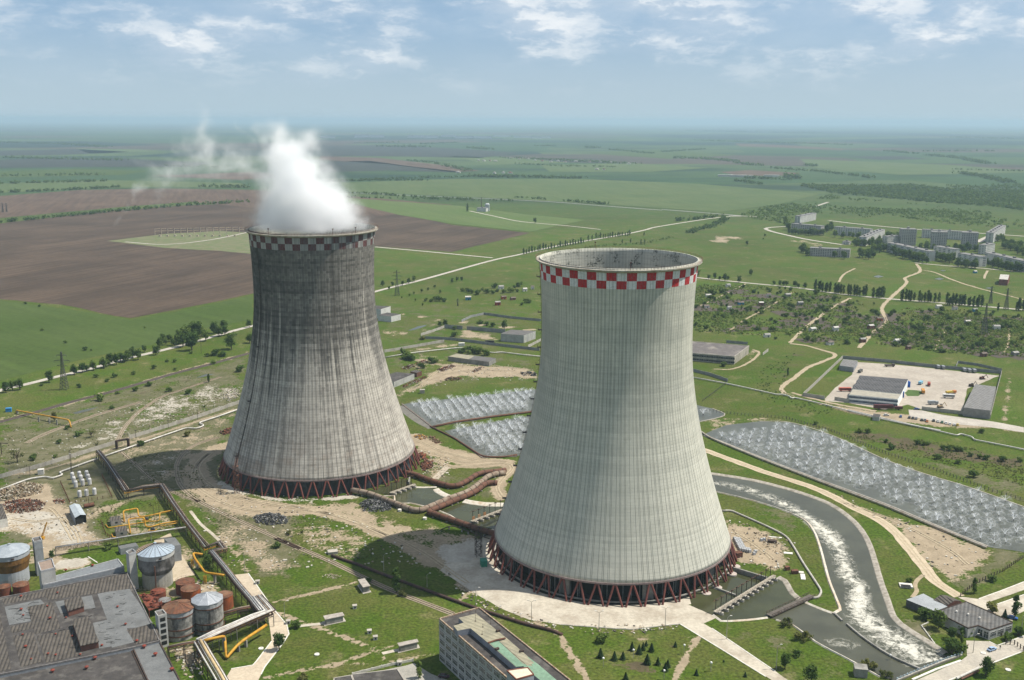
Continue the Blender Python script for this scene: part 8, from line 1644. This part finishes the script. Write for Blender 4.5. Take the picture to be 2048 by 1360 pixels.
# ponds' meadow bushes
line(((1060, 215), (1085, 220), (1110, 218), (1180, 240), (1210, 245), (1245, 250), (1265, 248), (1310, 275), (1355, 285), (1395, 290), (1250, 310), (1145, 285), (1470, 300), (1545, 300), (770, 160), (820, 160), (1330, 375, 1.3), (905, 205), (560, 120, .8)), 'bush', (LEAFD, LEAF), 1.35, 'dark bush in the rough meadow beyond the pond, {} from the left', 'bushes in the rough meadow', vd, 4)
line(((250, 560, 1.5), (265, 590, 1.6), (285, 600, 1.7), (305, 610, 1.5), (465, 625), (490, 630), (500, 625), (385, 665), (680, 550), (720, 545), (760, 540, 1.3), (790, 545, 1.2), (830, 560, 1.3), (865, 570, 1.2), (700, 560), (740, 560, 1.1), (640, 375, .8), (490, 150, 1.2), (520, 160, 1.3), (560, 165, 1.2), (470, 165), (420, 160), (730, 90), (770, 100, 1.2), (820, 110, 1.2), (880, 100, 1.4), (930, 105, 1.2), (960, 90), (1010, 100, 1.3), (1060, 95, 1.3), (1110, 90), (1180, 170), (1200, 175), (1150, 190), (850, 80), (700, 85), (940, 60, 1.3), (1130, 50, 1.2), (1090, 60), (830, 330, 1.2), (880, 345), (930, 355), (630, 430)), 'bush', (LEAFD, LEAF), 1.9, 'leafy bush in the rough ground between the towers, {} counted', 'bushes between the towers', vg, 3)
# allotments: bushes one can tell apart, then the undergrowth
GARD = [L(ve, 20, 500, 330, 505, 640, 535, 950, 590, 1130, 620, 1125, 800, 1000, 868, 600, 838, 300, 800, 20, 780), L(ve, 1190, 640, 1600, 650, 1975, 690, 1975, 930, 1500, 905, 1090, 850)]
def in_poly_rand(poly):
    xs = [p[0] for p in poly]; ys = [p[1] for p in poly]
    while True:
        p = (rnd.uniform(min(xs), max(xs)), rnd.uniform(min(ys), max(ys)))
        if inside(p, poly): return p
PTS = [in_poly_rand(GARD[0]) for _ in range(178)] + [in_poly_rand(GARD[1]) for _ in range(115)]
for i, p in enumerate(PTS): plant(('bush', 'bush', 'broad')[i % 3], (LEAFD, LEAF, LEAFD)[rnd.randrange(3)], p, (1.9, 1.5, .55)[i % 3] * rnd.uniform(.7, 1.3), 'low green bush or fruit tree among the allotment plots', 'bushes and fruit trees of the allotments', True, 'garden_bush', 'bush')
def tuft_field(name, label, polys, n, R, s, per, mat, cl=None):
    m = MB(); r = random.Random(len(label))
    for i in range(n):
        p = in_poly_rand(polys[i % len(polys)])
        if cl and mnoise.noise(Vector((p[0] / cl, p[1] / cl, 3.3))) < rnd.uniform(-.25, .2): continue
        k = r.uniform(.5, 1.3); leaves(m, Vector((p[0], p[1], R * .5 * k)), R * k, per, s, r, .4, .7)
    o = m.build(name, mat); tag(o, label, 'undergrowth' if 'wood' not in name else 'wood', kind='stuff')
tuft_field('undergrowth', 'low green growth covering the allotment plots', GARD, 6500, 1.6, .85, 8, LEAF, 80)
tuft_field('undergrowth', 'pale olive weeds between the allotment plots', GARD, 2600, 1.3, .7, 7, LEAFY, 45)
BED = M('garden_soil', (.075, .058, .042), (.05, .04, .03), sc=.4)
for i in range(85):
    p = in_poly_rand(GARD[i % 2]); a = .32 + rnd.uniform(-.06, .06); w, h = rnd.uniform(8, 20), rnd.uniform(6, 12); u = Vector((math.cos(a), math.sin(a))); v_ = Vector((-u.y, u.x)); c = Vector(p); sheet('garden_bed', [c - u * w - v_ * h, c + u * w - v_ * h, c + u * w + v_ * h, c - u * w + v_ * h], BED, .06 + i * .0012, .5, 6)
# woods on the right and tree belts over the plain
tuft_field('woodland', 'open young woodland on the slope behind the town', [L(vv, 930, 470, 1150, 455, 1500, 480, 1870, 520, 1850, 590, 1500, 540, 1290, 520, 1180, 570, 960, 540), L(vv, 420, 540, 600, 490, 800, 470, 960, 420, 1010, 440, 900, 510, 930, 560, 700, 590), L(vv, 1050, 440, 1400, 470, 1900, 560, 2048, 580, 2048, 640, 1900, 620, 1400, 560, 1100, 500)], 1900, 4.6, 2.0, 7, LEAFD, 300)
tuft_field('woodland', 'dark closed woodland beyond the young trees', [L(vv, 760, 370, 1150, 375, 1400, 368, 1700, 400, 2048, 405, 2048, 515, 1850, 490, 1500, 465, 1250, 440, 1000, 420)], 2400, 7.0, 3.6, 6, LEAFD)  # dense leaf mass stands in for the cloud shadow over a real wood
tuft_field('woodland', 'scattered shrubs on the slope at the far right', [L(vv, 1600, 370, 2048, 365, 2048, 400, 1700, 398)], 260, 5, 2.4, 6, LEAFD); tuft_field('rough_growth', 'rough weeds and saplings in the gully beside the depot lane', [L(ve, 420, 1000, 620, 900, 560, 1080, 500, 1110, 640, 1180, 900, 1260, 700, 1270, 480, 1200, 380, 1120)], 160, 1.0, .4, 9, LEAFD)
tuft_field('rough_growth', 'tufts of weeds on the waste ground of the works', [L(vk, 0, 1000, 700, 790, 1300, 640, 1640, 620, 1600, 850, 900, 1080, 300, 1280, 0, 1330), L(va, 480, 380, 860, 380, 1000, 560, 560, 640), L(vb, 0, 560, 500, 560, 900, 760, 640, 800, 100, 640), L(va, 640, 130, 1000, 130, 1230, 420, 900, 340)], 1900, .6, .32, 6, LEAFY, 30)
tuft_field('rough_growth', 'reed and weed tufts along the rough meadow strip', [L(vd, 440, 100, 700, 160, 1050, 190, 1574, 280, 1574, 420, 1250, 330, 900, 235, 600, 140)], 900, .8, .4, 6, LEAFY, 25)
def belt(label, v, pts, w, h, dens=1.0, mat=LEAFD):
    P = [v(x, y).to_2d() for x, y in pts]; m = MB(); r = random.Random(len(label) * 7 + int(pts[0][0]))
    for i in range(len(P) - 1):
        Ls = (P[i + 1] - P[i]).length; n = min(420, int(Ls / h * 1.5 * dens) + 3)
        for k in range(n):
            q = P[i].lerp(P[i + 1], r.random()) + Vector((r.uniform(-w, w), r.uniform(-w, w))); kk = r.uniform(.55, 1.2); leaves(m, Vector((q.x, q.y, h * .45 * kk)), h * .5 * kk, 9, h * .24, r, .4)
    tag(m.build('tree_belt', mat), label, 'tree belt', kind='stuff')
for i, (v, pts, w, h, d) in enumerate(((vw, ((975, 322), (1180, 322), (1400, 328), (1590, 331)), 26, 13, 3), (vw, ((200, 412), (430, 420), (760, 446), (980, 452)), 10, 9, 1.2), (vw, ((1480, 458), (1740, 478)), 10, 9, 1.6), (vw, ((1220, 440), (1400, 452)), 8, 8, .8), (vw, ((150, 352), (400, 340), (780, 325), (960, 322)), 12, 10, 1.2), (vw, ((450, 152), (740, 156)), 50, 22, 2), (vw, ((970, 160), (1080, 168)), 40, 20, 2), (vw, ((320, 132), (560, 128)), 30, 16, 1), (vw, ((690, 138), (900, 128)), 30, 16, 1), (vw, ((1180, 216), (1450, 226), (1700, 240), (1880, 250)), 60, 12, 2.2), (vw, ((1230, 250), (1480, 262), (1780, 268)), 30, 11, .9), (vw, ((620, 230), (760, 244), (960, 290)), 25, 12, .9), (vw, ((1330, 148), (1460, 150)), 30, 18, 1.5), (vw, ((1610, 155), (1680, 160)), 30, 20, 2), (vw, ((1770, 170), (1980, 190)), 40, 16, 1.2),
                                      (vx, ((-20, 434), (200, 412), (480, 386)), 6, 10, 1.5), (vx, ((480, 386), (760, 362), (1000, 350)), 6, 11, 1.6), (vx, ((-20, 312), (240, 303), (480, 290)), 12, 11, 1.6), (vx, ((-20, 276), (240, 270), (430, 266)), 14, 12, 1.8), (vx, ((20, 172), (260, 178), (480, 182)), 40, 16, 1.6), (vx, ((800, 287), (980, 292)), 15, 13, 2), (vx, ((1300, 268), (1400, 264), (1700, 262)), 14, 11, 1.4), (vx, ((0, 245), (260, 242), (420, 240)), 20, 12, .9), (vx, ((-20, 110), (260, 118), (420, 130)), 60, 20, 1.2), (vx, ((640, 205), (900, 210)), 20, 12, .8), (vx, ((1900, 246), (2048, 252)), 12, 12, 2), (vx, ((1380, 330), (1700, 338), (2048, 345)), 8, 8, .6),
                                      (vv, ((0, 182), (230, 166)), 30, 14, 1.4), (vv, ((70, 216), (250, 222), (420, 236)), 40, 16, 2.4), (vv, ((430, 246), (560, 262)), 26, 15, 1.6), (vv, ((600, 272), (900, 295), (1200, 330)), 14, 13, 1.1), (vv, ((820, 256), (870, 264)), 24, 15, 2), (vv, ((1270, 176), (1440, 192)), 30, 15, 1.6), (vv, ((1500, 200), (1660, 214), (1850, 248)), 30, 16, 2), (vv, ((1480, 178), (1870, 177)), 20, 16, 1), (vv, ((1640, 280), (2060, 292)), 10, 10, 1), (vv, ((1680, 302), (1800, 320), (1980, 358)), 24, 14, 2), (vv, ((180, 116), (480, 126), (1060, 142)), 60, 20, 1.6), (vv, ((140, 62), (400, 66), (900, 76)), 120, 30, 1.3), (vv, ((1600, 100), (2048, 108)), 120, 26, 1.4), (vv, ((470, 330), (720, 340)), 20, 14, 2), (vv, ((690, 322), (780, 334)), 12, 22, 1.6), (vv, ((60, 575), (200, 562), (360, 545)), 8, 9, 1), (vv, ((150, 640), (300, 600), (360, 560)), 9, 9, 1.4), (vv, ((420, 345), (560, 365)), 20, 12, 1.2))):
    belt(f'dark belt of trees on the far plain, {ordn(i + 1)} counted', v, pts, w, h, d)
belt('hedge of saplings along the dark line behind the clean tower', vu, ((640, 190), (900, 158), (1280, 138), (1560, 78)), 5, 4, .7, LEAF)

# scattered stones and litter
m = MB(); PL = [M('litter_pale', (.55, .52, .45)), M('litter_tan', (.34, .28, .2)), M('litter_dark', (.09, .08, .07))]
for poly, n in ((L(vb, 0, 380, 500, 480, 900, 640, 1300, 900, 1100, 800, 640, 800, 150, 860, 0, 600), 420), (L(vc, 0, 640, 400, 820, 700, 915, 1450, 910, 1400, 960, 900, 970, 450, 900, 100, 760), 150), (L(vk, 650, 900, 1640, 700, 1640, 840, 880, 1080), 420), (L(va, 0, 380, 480, 380, 560, 620, 0, 560), 160), (L(vd, 110, 560, 460, 690, 440, 830, 130, 790), 140), (L(vd, 560, 420, 1300, 690, 1400, 740, 1210, 890, 900, 600), 90), (L(vg, 210, 860, 640, 610, 1260, 660, 1260, 760, 700, 760, 300, 860), 260), (L(vt, 880, 0, 1250, 60, 1250, 330, 900, 330), 160), (L(vr, 470, 430, 850, 480, 860, 600, 720, 640), 90), (L(vr, 470, 1080, 700, 1080, 760, 1320, 600, 1360), 110), (L(va, 0, 0, 560, 0, 560, 100, 0, 330), 120)):
    for i in range(n): p = in_poly_rand(poly); m.cm = rnd.choice((0, 0, 1, 1, 2)); s = rnd.uniform(.25, .85); m.boxc((p[0], p[1], .02), s * rnd.uniform(.8, 2), s, s * .5, rnd.uniform(0, 3))
tag(m.build('rubble', PL), 'pale stones and litter strewn over the waste ground', 'rubble', kind='stuff')
